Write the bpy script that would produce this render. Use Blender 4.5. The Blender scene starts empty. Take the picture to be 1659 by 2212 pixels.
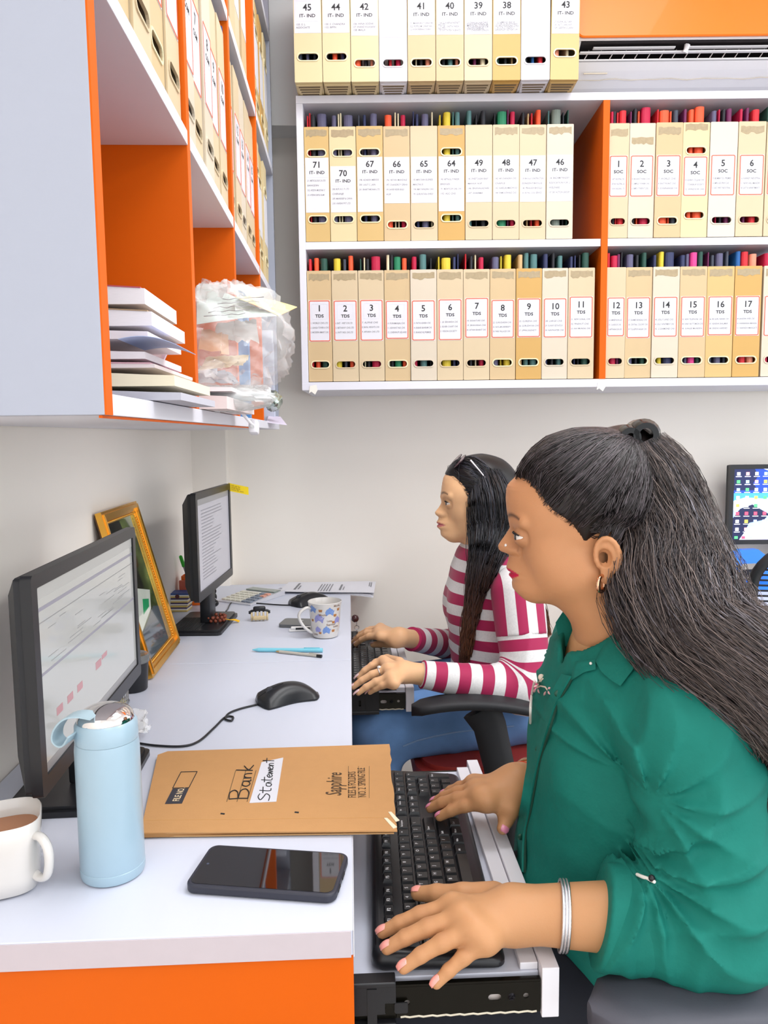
import bpy, bmesh, math, random
import numpy as np
from mathutils import Vector, Matrix

random.seed(7); rng = np.random.default_rng(7)
scene = bpy.context.scene
col = scene.collection

# ------------------------------------------------------------------ camera
FPX = 1650.0; CX, CY = 829.5, 1106.0            # focal length and centre for a 1659 x 2212 frame
_y = Vector((754-CX, -(940-CY), -FPX)).normalized()
_z = Vector((-190, 16314, 1650)); _z = (_z - _z.dot(_y)*_y).normalized()
_x = _y.cross(_z)
RCW = Matrix((_x, _y, _z))                      # camera axes -> world axes
CAM = Vector((0, 0, 1.23))
cd = bpy.data.cameras.new('camera'); cam = bpy.data.objects.new('camera', cd); col.objects.link(cam)
cd.sensor_fit = 'HORIZONTAL'; cd.sensor_width = 36; cd.lens = 36*FPX/1659.0; cd.clip_start = .02
cam.matrix_world = Matrix.Translation(CAM) @ RCW.to_4x4()
scene.camera = cam

def at(px, py, X=None, Y=None, Z=None, plane=None):
    """point of a real plane in the room that the photograph shows at a pixel"""
    d = RCW @ Vector(((px-CX)/FPX, -(py-CY)/FPX, -1))
    if plane is not None:
        p0, n = plane; t = (p0-CAM).dot(n)/d.dot(n)
    elif X is not None: t = (X-CAM.x)/d.x
    elif Y is not None: t = (Y-CAM.y)/d.y
    else: t = (Z-CAM.z)/d.z
    return CAM + t*d

# ------------------------------------------------------------------ light
w = bpy.data.worlds.new('world'); scene.world = w; w.use_nodes = True
w.node_tree.nodes['Background'].inputs[0].default_value = (.93, .96, 1, 1)
w.node_tree.nodes['Background'].inputs[1].default_value = 1.15
def area(name, loc, size, power, colr=(.97, .985, 1), aim=None):
    l = bpy.data.lights.new(name, 'AREA'); l.shape = 'RECTANGLE'; l.size, l.size_y = size; l.energy = power; l.color = colr
    o = bpy.data.objects.new(name, l); col.objects.link(o); o.location = loc
    if aim: o.rotation_euler = (Vector(aim)-Vector(loc)).to_track_quat('-Z', 'Y').to_euler()
    return o
area('ceiling_panel_light', (.75, -1.0, 2.68), (1.2, .6), 8)
area('ceiling_panel_light', (.75, .9, 2.68), (.6, 1.2), 9)
area('ceiling_panel_light', (2.3, .3, 2.68), (.6, 1.2), 21)
area('ceiling_panel_light', (.15, 1.35, 2.68), (.6, .6), 5)  # small unseen lamp, added to brighten the upper left corner
vs = scene.view_settings
scene.display_settings.display_device = 'sRGB'
vs.view_transform = 'Standard'; vs.look = 'None'; vs.gamma = 1; vs.use_curve_mapping = False; vs.exposure = 1.03

# ------------------------------------------------------------------ materials
def lin(h):
    h = h.lstrip('#'); c = [int(h[i:i+2], 16)/255 for i in (0, 2, 4)]
    return tuple((x/12.92 if x <= .04045 else ((x+.055)/1.055)**2.4) for x in c) + (1,)
MATS = {}
def pm(name, hexc, rough=.5, metal=0., var=.05, scale=30, bump=0., bscale=200, spec=.5, trans=0., ior=1.45, emit=0., coat=0., sub=0., sheen=0., alpha=1., stretch=None, ecol=None):
    """procedural principled material: base colour with a faint noise, optional bump"""
    if name in MATS: return MATS[name]
    m = bpy.data.materials.new(name); m.use_nodes = True; nt = m.node_tree; b = nt.nodes['Principled BSDF']
    c = lin(hexc)
    tc = nt.nodes.new('ShaderNodeTexCoord'); mp = nt.nodes.new('ShaderNodeMapping'); nt.links.new(tc.outputs['Object'], mp.inputs[0])
    if stretch: mp.inputs['Scale'].default_value = stretch
    nz = nt.nodes.new('ShaderNodeTexNoise'); nz.inputs['Scale'].default_value = scale; nz.inputs['Detail'].default_value = 4
    nt.links.new(mp.outputs[0], nz.inputs['Vector'])
    rp = nt.nodes.new('ShaderNodeMix'); rp.data_type = 'RGBA'
    rp.inputs[6].default_value = tuple(min(1, x*(1+var)) for x in c[:3]) + (1,)
    rp.inputs[7].default_value = tuple(x*(1-var) for x in c[:3]) + (1,)
    nt.links.new(nz.outputs['Fac'], rp.inputs[0]); nt.links.new(rp.outputs[2], b.inputs['Base Color'])
    b.inputs['Roughness'].default_value = rough; b.inputs['Metallic'].default_value = metal
    b.inputs['Specular IOR Level'].default_value = spec; b.inputs['IOR'].default_value = ior
    b.inputs['Transmission Weight'].default_value = trans; b.inputs['Coat Weight'].default_value = coat
    b.inputs['Sheen Weight'].default_value = sheen; b.inputs['Alpha'].default_value = alpha
    if sub: b.inputs['Subsurface Weight'].default_value = sub; b.inputs['Subsurface Radius'].default_value = (1, .35, .2); b.inputs['Subsurface Scale'].default_value = .006
    if emit: b.inputs['Emission Color'].default_value = lin(ecol) if ecol else c; b.inputs['Emission Strength'].default_value = emit
    if bump:
        n2 = nt.nodes.new('ShaderNodeTexNoise'); n2.inputs['Scale'].default_value = bscale; n2.inputs['Detail'].default_value = 5
        nt.links.new(mp.outputs[0], n2.inputs['Vector'])
        bp = nt.nodes.new('ShaderNodeBump'); bp.inputs['Strength'].default_value = bump; bp.inputs['Distance'].default_value = .002
        nt.links.new(n2.outputs['Fac'], bp.inputs['Height']); nt.links.new(bp.outputs[0], b.inputs['Normal'])
    MATS[name] = m; return m

# ------------------------------------------------------------------ mesh building
def orient(p0, p1):
    d = Vector(p1)-Vector(p0)
    return d.to_track_quat('Z', 'Y').to_matrix(), d.length
class MB:
    def __init__(s): s.v = []; s.f = []; s.m = []; s.cur = 0
    def add(s, V, F, M=None):
        n = len(s.v)
        s.v += [tuple(M @ Vector(p)) if M is not None else tuple(p) for p in V]
        s.f += [tuple(i+n for i in f) for f in F]; s.m += [s.cur]*len(F); return s
    def box(s, x0, x1, y0, y1, z0, z1, bev=0, M=None, seg=2):
        V = [(x, y, z) for x in (x0, x1) for y in (y0, y1) for z in (z0, z1)]
        F = [(0, 1, 3, 2), (4, 6, 7, 5), (0, 4, 5, 1), (2, 3, 7, 6), (0, 2, 6, 4), (1, 5, 7, 3)]
        if bev:
            bm = bmesh.new(); vs_ = [bm.verts.new(p) for p in V]; [bm.faces.new([vs_[i] for i in f]) for f in F]
            bmesh.ops.bevel(bm, geom=bm.edges[:], offset=bev, segments=seg, affect='EDGES', profile=.5)
            bm.verts.index_update(); V = [v.co[:] for v in bm.verts]; F = [[v.index for v in f.verts] for f in bm.faces]; bm.free()
        return s.add(V, F, M)
    def cyl(s, p0, p1, r0, r1=None, n=16, caps=True):
        r1 = r0 if r1 is None else r1
        R, L = orient(p0, p1); V = []; F = []
        for k, (r, z) in enumerate(((r0, 0), (r1, L))):
            V += [Vector(p0) + R @ Vector((r*math.cos(2*math.pi*i/n), r*math.sin(2*math.pi*i/n), z)) for i in range(n)]
        F = [(i, (i+1) % n, n+(i+1) % n, n+i) for i in range(n)]
        if caps: F += [tuple(reversed(range(n))), tuple(range(n, 2*n))]
        return s.add(V, F)
    def tube(s, pts, r, n=8, caps=True, flat=1.0, up=None):
        pts = [Vector(p) for p in pts]; N = len(pts); V = []; F = []
        rs = r if hasattr(r, '__len__') else [r]*N
        prev = None
        for i, p in enumerate(pts):
            t = (pts[min(i+1, N-1)]-pts[max(i-1, 0)]).normalized()
            if prev is None:
                a = Vector(up) if up else (Vector((0, 0, 1)) if abs(t.z) < .9 else Vector((1, 0, 0)))
                u = (a - a.dot(t)*t).normalized()
            else: u = (prev - prev.dot(t)*t).normalized()
            prev = u; b = t.cross(u)
            V += [p + rs[i]*(math.cos(2*math.pi*k/n)*b + flat*math.sin(2*math.pi*k/n)*u) for k in range(n)]
        for i in range(N-1):
            F += [(i*n+k, i*n+(k+1) % n, (i+1)*n+(k+1) % n, (i+1)*n+k) for k in range(n)]
        if caps: F += [tuple(reversed(range(n))), tuple(range((N-1)*n, N*n))]
        return s.add(V, F)
    def ring(s, c, R, r, M=None, n=24, m=8):
        V = []; F = []
        for i in range(n):
            a = 2*math.pi*i/n
            for j in range(m):
                b = 2*math.pi*j/m; q = R + r*math.cos(b)
                V.append((c[0]+q*math.cos(a), c[1]+q*math.sin(a), c[2]+r*math.sin(b)))
        F = [(i*m+j, ((i+1) % n)*m+j, ((i+1) % n)*m+(j+1) % m, i*m+(j+1) % m) for i in range(n) for j in range(m)]
        return s.add(V, F, M)
    def lathe(s, prof, n=32, c=(0, 0, 0), M=None, cap0=True, cap1=True):
        V = []; F = []; N = len(prof)
        for r, z in prof: V += [(c[0]+r*math.cos(2*math.pi*i/n), c[1]+r*math.sin(2*math.pi*i/n), c[2]+z) for i in range(n)]
        for j in range(N-1): F += [(j*n+i, j*n+(i+1) % n, (j+1)*n+(i+1) % n, (j+1)*n+i) for i in range(n)]
        if cap0: F.append(tuple(reversed(range(n))))
        if cap1: F.append(tuple(range((N-1)*n, N*n)))
        return s.add(V, F, M)
    def prism(s, poly, h0, h1, M=None):
        """poly in xy, extruded along z"""
        n = len(poly)
        if sum(poly[i][0]*poly[(i+1) % n][1]-poly[(i+1) % n][0]*poly[i][1] for i in range(n)) < 0: poly = poly[::-1]
        V = [(x, y, h0) for x, y in poly] + [(x, y, h1) for x, y in poly]
        F = [(i, (i+1) % n, n+(i+1) % n, n+i) for i in range(n)] + [tuple(reversed(range(n))), tuple(range(n, 2*n))]
        return s.add(V, F, M)
    def plate(s, outer, holes, h0, h1, M=None):
        """polygon with holes in xy, extruded h0..h1"""
        bm = bmesh.new(); E = []
        for loop in [outer]+holes:
            vs_ = [bm.verts.new((x, y, h0)) for x, y in loop]
            E += [bm.edges.new((vs_[i], vs_[(i+1) % len(vs_)])) for i in range(len(vs_))]
        bmesh.ops.triangle_fill(bm, use_beauty=True, use_dissolve=False, edges=E)
        r = bmesh.ops.extrude_face_region(bm, geom=bm.faces[:])
        for e in r['geom']:
            if isinstance(e, bmesh.types.BMVert): e.co.z = h1
        bmesh.ops.recalc_face_normals(bm, faces=bm.faces[:])
        bm.verts.index_update(); V = [v.co[:] for v in bm.verts]; F = [[v.index for v in f.verts] for f in bm.faces]; bm.free()
        return s.add(V, F, M)
    def sphere(s, c, r, n=20, m=12, M=None):
        r = r if hasattr(r, '__len__') else (r, r, r); V = []; F = []
        for j in range(1, m):
            a = math.pi*j/m
            V += [(c[0]+r[0]*math.sin(a)*math.cos(2*math.pi*i/n), c[1]+r[1]*math.sin(a)*math.sin(2*math.pi*i/n), c[2]+r[2]*math.cos(a)) for i in range(n)]
        V += [(c[0], c[1], c[2]+r[2]), (c[0], c[1], c[2]-r[2])]; T = len(V)-2
        for j in range(m-2): F += [(j*n+i, (j+1)*n+i, (j+1)*n+(i+1) % n, j*n+(i+1) % n) for i in range(n)]
        F += [(T, i, (i+1) % n) for i in range(n)] + [(T+1, (m-2)*n+(i+1) % n, (m-2)*n+i) for i in range(n)]
        return s.add(V, F, M)
    def grid(s, fn, nu, nv, thick=0, closed_u=False):
        V = [Vector(fn(i/(nu-1), j/(nv-1))) for i in range(nu) for j in range(nv)]
        F = [(i*nv+j, (i+1)*nv+j, (i+1)*nv+j+1, i*nv+j+1) for i in range(nu-1) for j in range(nv-1)]
        if thick:
            bm = bmesh.new(); b = [bm.verts.new(v) for v in V]; [bm.faces.new([b[i] for i in f]) for f in F]
            bm.normal_update(); nn = [v.normal.copy() for v in b]; bm.free()
            N = len(V); V2 = V + [V[i]-nn[i]*thick for i in range(N)]
            F2 = F + [tuple(N+i for i in reversed(f)) for f in F]
            bd = [i*nv for i in range(nu)] + [(nu-1)*nv+j for j in range(1, nv)] + [i*nv+nv-1 for i in range(nu-2, -1, -1)] + [j for j in range(nv-2, 0, -1)]
            F2 += [(bd[k], bd[k-1], N+bd[k-1], N+bd[k]) for k in range(len(bd))]
            return s.add(V2, F2)
        return s.add(V, F)
    def build(s, name, mat, parent=None, smooth=None, subsurf=0, label=None):
        me = bpy.data.meshes.new(name); me.from_pydata(s.v, [], s.f); me.update()
        for m in (mat if isinstance(mat, (list, tuple)) else [mat]): me.materials.append(m)
        if any(s.m): me.polygons.foreach_set('material_index', s.m)
        if smooth is not None:
            me.polygons.foreach_set('use_smooth', [True]*len(me.polygons))
            if smooth < 180: me.set_sharp_from_angle(angle=math.radians(smooth))
        o = bpy.data.objects.new(name, me); col.objects.link(o)
        if parent: o.parent = parent
        if subsurf:
            md = o.modifiers.new('s', 'SUBSURF'); md.levels = md.render_levels = subsurf
        if label: o['label'] = label
        return o
def np_obj(name, V, F, mat, parent=None, smooth=True):
    me = bpy.data.meshes.new(name); V = np.asarray(V, dtype=np.float32); F = np.asarray(F, dtype=np.int32); k = F.shape[1]
    me.vertices.add(len(V)); me.vertices.foreach_set('co', V.ravel())
    me.loops.add(F.size); me.loops.foreach_set('vertex_index', F.ravel())
    me.polygons.add(len(F)); me.polygons.foreach_set('loop_start', np.arange(len(F), dtype=np.int32)*k)
    me.update(calc_edges=True); me.validate()
    me.polygons.foreach_set('use_smooth', [smooth]*len(me.polygons))
    me.materials.append(mat)
    o = bpy.data.objects.new(name, me); col.objects.link(o)
    if parent: o.parent = parent
    return o
def tag(o, label, cat, group=None, kind=None):
    o['label'] = label
    if cat: o['category'] = cat
    if group: o['group'] = group
    if kind: o['kind'] = kind
    return o
def thing(name, label, cat, loc=(0, 0, 0), rotz=0, group=None, rot=None):
    o = bpy.data.objects.new(name, None); col.objects.link(o); o.empty_display_size = .05
    o.location = loc; o.rotation_euler = rot if rot else (0, 0, rotz)
    return tag(o, label, cat, group)
def struct(name, mb, mat, label, parent=None, smooth=None):
    o = mb.build(name, mat, parent, smooth)
    if not parent: tag(o, label, None, kind='structure')
    return o
def rrect(x0, x1, y0, y1, r, n=5):
    P = []
    for cx, cy, a0 in ((x1-r, y0+r, -90), (x1-r, y1-r, 0), (x0+r, y1-r, 90), (x0+r, y0+r, 180)):
        P += [(cx+r*math.cos(math.radians(a0+90*i/n)), cy+r*math.sin(math.radians(a0+90*i/n))) for i in range(n+1)]
    return P
RX90 = Matrix.Rotation(math.pi/2, 4, 'X')       # xy drawing stands up: x stays, y -> z, z -> -y
RZ = lambda a: Matrix.Rotation(a, 4, 'Z')
_tc = {}
def text_vf(s, size, bold=0., align='CENTER', shear=0., xs=1.):
    key = (s, bold, align, shear)
    if key not in _tc:
        cu = bpy.data.curves.new('t', 'FONT'); cu.body = s; cu.size = 1; cu.align_x = align; cu.offset = bold; cu.shear = shear
        cu.resolution_u = 2
        ob = bpy.data.objects.new("t", cu)
        me = bpy.data.meshes.new_from_object(ob)
        _tc[key] = ([v.co[:] for v in me.vertices], [tuple(p.vertices) for p in me.polygons])
        bpy.data.objects.remove(ob); bpy.data.curves.remove(cu); bpy.data.meshes.remove(me)
    V, F = _tc[key]
    return [(x*size*xs, y*size, z*size) for x, y, z in V], F
def text(mb, s, size, M, bold=0., align='CENTER', shear=0., xs=1.):
    V, F = text_vf(s, size, bold, align, shear, xs); return mb.add(V, F, M)
def stadium(cx, cy, w, h, n=6):
    r = h/2; P = []
    for sx, a0 in ((1, -90), (-1, 90)):
        P += [(cx+sx*(w/2-r)+r*math.cos(math.radians(a0+180*i/n)), cy+r*math.sin(math.radians(a0+180*i/n))) for i in range(n+1)]
    return P
def catmull(pts, n=8):
    P = [Vector(p) for p in pts]; P = [2*P[0]-P[1]] + P + [2*P[-1]-P[-2]]; out = []
    for i in range(1, len(P)-2):
        for k in range(n):
            t = k/n; a, b, c, d = P[i-1:i+3]
            out.append(.5*((2*b)+(c-a)*t+(2*a-5*b+4*c-d)*t*t+(3*b-a-3*c+d)*t**3))
    out.append(P[-2]); return out
INK = pm('black_ink', '#1c1c1f', .6); INKG = pm('grey_ink', '#77777c', .7)
# ------------------------------------------------------------------ the room
M_WALL = pm('cream_wall_paint', '#f5efe6', .75, var=.015, scale=6, bump=.03, bscale=350)
M_WALLW = pm('white_wall_paint', '#f8f8f7', .75, var=.01, scale=6, bump=.03, bscale=350)
M_WHITE_DIM = pm('dimmed_panel_laminate', '#a2a6b4', .38, var=.012, scale=14, stretch=(1, 1, 6))  # darker copy of desk laminate: colour offsets strong light on the end panels
M_DESK = pm('desk_laminate', '#c9cddb', .38, var=.012, scale=14, stretch=(6, 1, 1))  # same laminate, lighter: colour makes up for weaker light on the desks
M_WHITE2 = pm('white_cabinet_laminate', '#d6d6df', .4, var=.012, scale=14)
M_ORANGE = pm('orange_laminate', '#d05a00', .5, var=.03, scale=12, spec=.22)
M_EDGE = pm('white_edge_banding', '#dcdbe2', .45, var=.02)
M_GREYEDGE = pm('lilac_grey_edge_banding', '#bdb3b9', .5, var=.03, scale=60)
M_BLACK = pm('black_plastic', '#1b1c20', .35, var=.06)
M_BLACKM = pm('black_matt_plastic', '#212226', .6, var=.08, bump=.05, bscale=900)
M_CHROME = pm('chrome', '#e8e4e4', .08, 1., var=.01)
M_STEEL = pm('brushed_steel', '#b9b9bd', .3, 1., var=.05)

WANG = math.radians(-2.5)                           # the back wall is not quite square to the desks
CABO = Vector((-.128, 2.15, 0))                     # left front corner of the back cabinet
CDIR = Vector((math.cos(WANG), math.sin(WANG), 0)); CNOR = Vector((-math.sin(WANG), math.cos(WANG), 0))
def cabp(s, d, z): return CABO + CDIR*s + CNOR*d + Vector((0, 0, z))
def cabs(px, py, d=0):
    p = at(px, py, plane=(CABO+CNOR*d, CNOR)); return (p-CABO).dot(CDIR), p.z

struct('floor', MB().box(-.6, 4.2, -2.6, 2.7, -.05, 0), pm('grey_floor_tile', '#a8a39d', .45, var=.05, scale=4), 'grey floor under the desks')
struct('ceiling', MB().box(-.6, 4.2, -2.6, 2.7, 2.72, 2.77), M_WALLW, 'white ceiling above the cabinets')
struct('wall_left', MB().box(-.56, -.5, -2.6, 2.62, 0, 2.72), M_WALL, 'cream wall behind the two desk monitors')
mb = MB(); mb.box(-.45, 4.4, .345, .42, 0, 2.72, M=Matrix.Translation(CABO) @ RZ(WANG)); struct('wall_back', mb, M_WALL, 'cream wall behind the hanging file cabinet')
a = at(494, 1150, Y=2.46)
mb = MB(); mb.box(-.5, a.x, 2.452, 2.54, 0, 2.72)
struct('trim_1', mb, M_WALL, 'shallow cream column in the corner between the walls')
b0 = at(592, 265, Y=2.38); b1 = at(632, 265, Y=2.38)
mb = MB(); mb.box(-.5, .2, 2.40, 2.53, b0.z, 2.72); struct('trim_2', mb, M_WALLW, 'white beam across the corner above the cabinet')

# ------------------------------------------------------------------ back cabinet
cab = thing('hanging_cabinet', 'white open wall cabinet with an orange upright, full of box files, on the back wall', 'cabinet', CABO, WANG)
ZB, ZM, ZT = 1.355, 1.746, 2.122; W2 = .832; WR = 1.66; T = .018; DEP = .335
mb = MB(); mb.box(0, WR, 0, DEP, ZB, ZB+T+.004, .0008); mb.build('bottom_board', M_WHITE2, cab)
for x0, x1 in ((T, W2-T/2), (W2+T/2, WR-T)):
    mb = MB(); mb.box(x0, x1, 0.004, DEP, ZM-.011, ZM+.009, .0008); mb.build('shelf', M_WHITE2, cab)
mb = MB(); mb.box(0, WR, 0, DEP, ZT-.008, ZT+.012, .0008); mb.build('top_board', M_WHITE2, cab)
mb = MB(); mb.box(0, T, 0.001, DEP, ZB+.022, ZT-.008, .0008); mb.build('side_panel', M_WHITE2, cab)
mb = MB(); mb.box(WR-T, WR, 0.001, DEP, ZB+.022, ZT-.008, .0008); mb.build('side_panel', M_WHITE2, cab)
mb = MB(); mb.box(W2-T/2, W2+T/2, -.001, DEP, ZB+.022, ZT-.008, .0008); mb.build('upright', M_ORANGE, cab, label='orange upright board between the bays')
mb = MB(); mb.box(T, WR-T, DEP-.006, DEP, ZB+.022, ZT-.008); mb.build('back_panel', pm('mauve_laminate', '#c9b6bd', .5, var=.02), cab)
for s_, dz in ((.022, 0), (W2-.012, 0)):                     # torn tape on the bottom edge
    mb = MB(); mb.prism([(0, 0), (.018, .003), (.021, -.012), (.014, -.024), (.004, -.016), (-.003, -.02)], 0, .0006, Matrix.Translation((s_, -.001, ZB+.012)) @ RX90)
    mb.build('torn_tape', pm('dirty_white_tape', '#e9e4da', .5), cab)

# ------------------------------------------------------------------ left cabinet
XF = -.20; LY = [.643, 1.035, 1.425, 1.825, 2.225]; LZ = [1.249, 1.600, 1.948, 2.30]
lcab = thing('hanging_cabinet', 'tall white and orange open cabinet of pigeonholes hung over the desks', 'cabinet', (0, 0, 0))
XB = -.498
mb = MB(); mb.box(XB, XF-.0005, LY[0], LY[0]+T, LZ[0], 2.66, .0006); mb.build('end_panel', M_WHITE_DIM, lcab)
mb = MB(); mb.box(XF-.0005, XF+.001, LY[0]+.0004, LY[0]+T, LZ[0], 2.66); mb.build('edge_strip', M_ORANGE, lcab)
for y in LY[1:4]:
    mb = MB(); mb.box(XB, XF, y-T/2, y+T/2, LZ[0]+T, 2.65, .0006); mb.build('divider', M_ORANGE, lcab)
mb = MB(); mb.box(XB, XF, LY[4]-T, LY[4], LZ[0]+T, 2.65, .0006); mb.build('end_panel', M_WHITE_DIM, lcab)
mb = MB(); mb.box(XB, XF, LY[0]+T, LY[4], LZ[0], LZ[0]+T, .0006); mb.build('bottom_board', M_WHITE2, lcab)
mb = MB(); mb.box(XF-.006, XF-.003, LY[0]+.002, LY[3]-.12, LZ[0]-.0025, LZ[0]-.0003); mb.build('edge_strip', M_ORANGE, lcab)
for z in LZ[1:]:
    for i in range(4):
        y0 = LY[i]+(T if i == 0 else T/2); y1 = LY[i+1]-(T if i == 3 else T/2)
        mb = MB(); mb.box(XB, XF+.0006, y0, y1, z, z+T, .0006); mb.build('shelf', M_WHITE2, lcab)
mb = MB(); mb.box(XB, XB+.004, LY[0]+T, LY[4]-T, LZ[0]+T, 2.65); mb.build('back_panel', M_ORANGE, lcab)

# ------------------------------------------------------------------ desks
DZ = .75
def desk(y0, y1, label, tray_x, tray_y0, tray_y1, near):
    d = thing('desk', label, 'desk', (0, y0, 0)); L = y1-y0
    mb = MB(); mb.box(-.498, -.004, .0015, L-.0005, DZ-.027, DZ, .001); mb.build('desktop', M_DESK, d)
    mb = MB(); mb.box(-.498, -.006, 0, .0014, DZ-.028, DZ-.0012); mb.build('edge_strip', M_GREYEDGE, d)
    mb = MB(); mb.box(-.0038, -.003, .001, L-.001, DZ-.028, DZ-.001); mb.build('edge_strip', M_EDGE, d)
    mb = MB(); mb.box(-.498, -.004, .004, .022, 0, DZ-.0285, .0006); mb.build('end_panel', M_ORANGE, d, label='orange end panel')
    if not near:
        mb = MB(); mb.box(-.498, -.03, L-.02, L-.002, 0, DZ-.0285, .0006); mb.build('end_panel', M_ORANGE, d)
    mb = MB(); mb.box(-.498, -.48, .022, L-.02, .25, DZ-.0285); mb.build('modesty_panel', M_DESK, d)
    TZ = .655; t0 = tray_y0-y0; t1 = tray_y1-y0
    mb = MB(); mb.box(tray_x-.34, tray_x-.0005, t0+.012, t1-.012, TZ-.018, TZ, .0008); tr = mb.build('keyboard_tray', M_DESK, d)
    mb = MB(); mb.box(tray_x, tray_x+.0185, t0-.002, t1+.004, TZ-.043, TZ+.013, .001); mb.build('front_strip', M_EDGE, tr)
    mb = MB(); mb.box(tray_x-.02, tray_x-.0006, t0+.014, t1-.014, TZ+.0002, TZ+.0085, .001); mb.build('pencil_ledge', M_EDGE, tr)
    for yy, sg in ((t0, 1), (t1-.012, -1)):
        mb = MB(); holes = [stadium(tray_x-.05, TZ-.019, .014, .0075), stadium(tray_x-.143, TZ-.0205, .0062, .006), stadium(tray_x-.0165, TZ-.0185, .0062, .006)]
        mb.plate(rrect(tray_x-.30, tray_x-.001, TZ-.034, TZ-.003, .001), holes, 0, .0016, Matrix.Translation((0, yy+.0016, 0)) @ RX90)
        mb.box(tray_x-.30, tray_x-.001, yy+.0002, yy+.006, TZ-.0375, TZ-.0342); mb.box(tray_x-.30, tray_x-.001, yy+.0002, yy+.006, TZ-.0028, TZ-.0004)
        rl = mb.build('inner_rail', pm('black_rail', '#17150f', .22, .6), tr)
        mb = MB(); mb.box(tray_x-.30, tray_x-.002, yy+.0062, yy+.009, TZ-.036, TZ-.004); mb.build('rail_backing', pm('pale_rail_backing', '#e8dcd6', .5), tr)
        mb = MB(); mb.tube([(tray_x-.15+.145*i/30, yy+.001, TZ-.0368+.0006*math.sin(i*2.1)) for i in range(31)], .0016, 5); mb.build('grease_line', pm('yellowish_grease', '#cfc8b4', .6, bump=.4), tr)
        mb = MB(); mb.lathe([(0.0001, .002), (.003, .0016), (.0042, 0), (.0042, -.001)], 12, M=Matrix.Translation((tray_x-.032, yy, TZ-.019)) @ RX90, cap0=False); mb.box(-.003, .003, -.0006, .0006, .0012, .0022, M=Matrix.Translation((tray_x-.032, yy, TZ-.019)) @ RX90 @ RZ(.8)); mb.box(-.003, .003, -.0006, .0006, .0012, .0022, M=Matrix.Translation((tray_x-.032, yy, TZ-.019)) @ RX90 @ RZ(-.8))
        mb.build('screw', pm('dark_screw', '#222126', .3, .8), tr, 30)
        # outer rail fixed under the desktop
        xe = min(tray_x-.155, .075) if near else tray_x-.06
        mb = MB()
        for z0, z1, o in ((TZ-.046, TZ-.0385, -.006), (TZ+.0015, TZ+.007, -.006)): mb.box(-.30, xe, yy+o, yy+.011, z0, z1, .0012)
        mb.plate(rrect(-.30, xe, TZ-.040, TZ+.003, .001), [rrect(.028, .034, TZ-.029, TZ-.017, .001), rrect(.038, .052, TZ-.029, TZ-.017, .002)] if near else [rrect(.012, .017, TZ-.027, TZ-.013, .001)], 0, .0014, Matrix.Translation((0, yy-.003, 0)) @ RX90)
        mb.box(xe-.03, xe-.02, yy-.0055, yy-.003, TZ-.046, TZ+.0); 
        mb.build('outer_rail', M_BLACK, tr)
    for xx in (-.28, -.06):
        mb = MB(); mb.box(xx, xx+.03, t0-.012, t0-.006, TZ-.03, DZ-.027); mb.build('tray_bracket', M_BLACKM, d)
    return d
desk(.70, 1.602, 'white desk with an orange end panel under the kraft folder', .1945, .747, 1.262, True)
desk(1.603, 2.468, 'white desk holding the teapot mug beside the back wall', .1175, 1.655, 2.17, False)
# third desk behind the near person
D3 = thing('desk', 'white desk under the desktop screen behind the curly hair', 'desk', (.95, 1.93, 0))
mb = MB(); mb.box(0, 1.1, 0, .44, DZ-.027, DZ, .001); mb.build('desktop', M_DESK, D3)
mb = MB(); mb.box(0, 1.1, -.0012, -.0002, DZ-.027, DZ-.001); mb.build('edge_strip', M_GREYEDGE, D3)
for x in (.0, 1.08):
    mb = MB(); mb.box(x, x+.018, .02, .43, 0, DZ-.0275); mb.build('end_panel', M_ORANGE, D3)
# ------------------------------------------------------------------ box files
PL = {k: pm('box_plastic_'+k, h, .42, var=.035, scale=9) for k, h in dict(cream='#c6b393', tan='#c2a981', yellow='#c4a56b', strong='#be9652', pale='#c8bca9', ivory='#cec5b4', white='#cfcdd4', lemon='#d0be94').items()}
RIM = pm('pale_hole_rim', '#ddd0aa', .4)
PAPER = pm('label_paper', '#d2d2da', .45, var=.02, scale=50)
BORDER = pm('red_label_border', '#d8603f', .5)
TAPE = pm('old_brown_tape', '#a08f70', .4, var=.25, scale=120)
CARD = {k: pm('card_'+k, h, .6, var=.08, scale=60) for k, h in dict(red='#c9242f', crimson='#b3123f', orange='#e8552f', green='#1d7a55', dgreen='#20493f', teal='#4a7373', grey='#6f7a72', navy='#2c3358', purple='#585673', slate='#3d4351', yellow='#d2bb35', tan='#c3a273', cream='#d9cfae', pink='#d23c86', blue='#1f5c9c', rose='#d98a70', plum='#6a2150', dark='#22242b').items()}
PITCH_D = .245
_fm = {}
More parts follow.
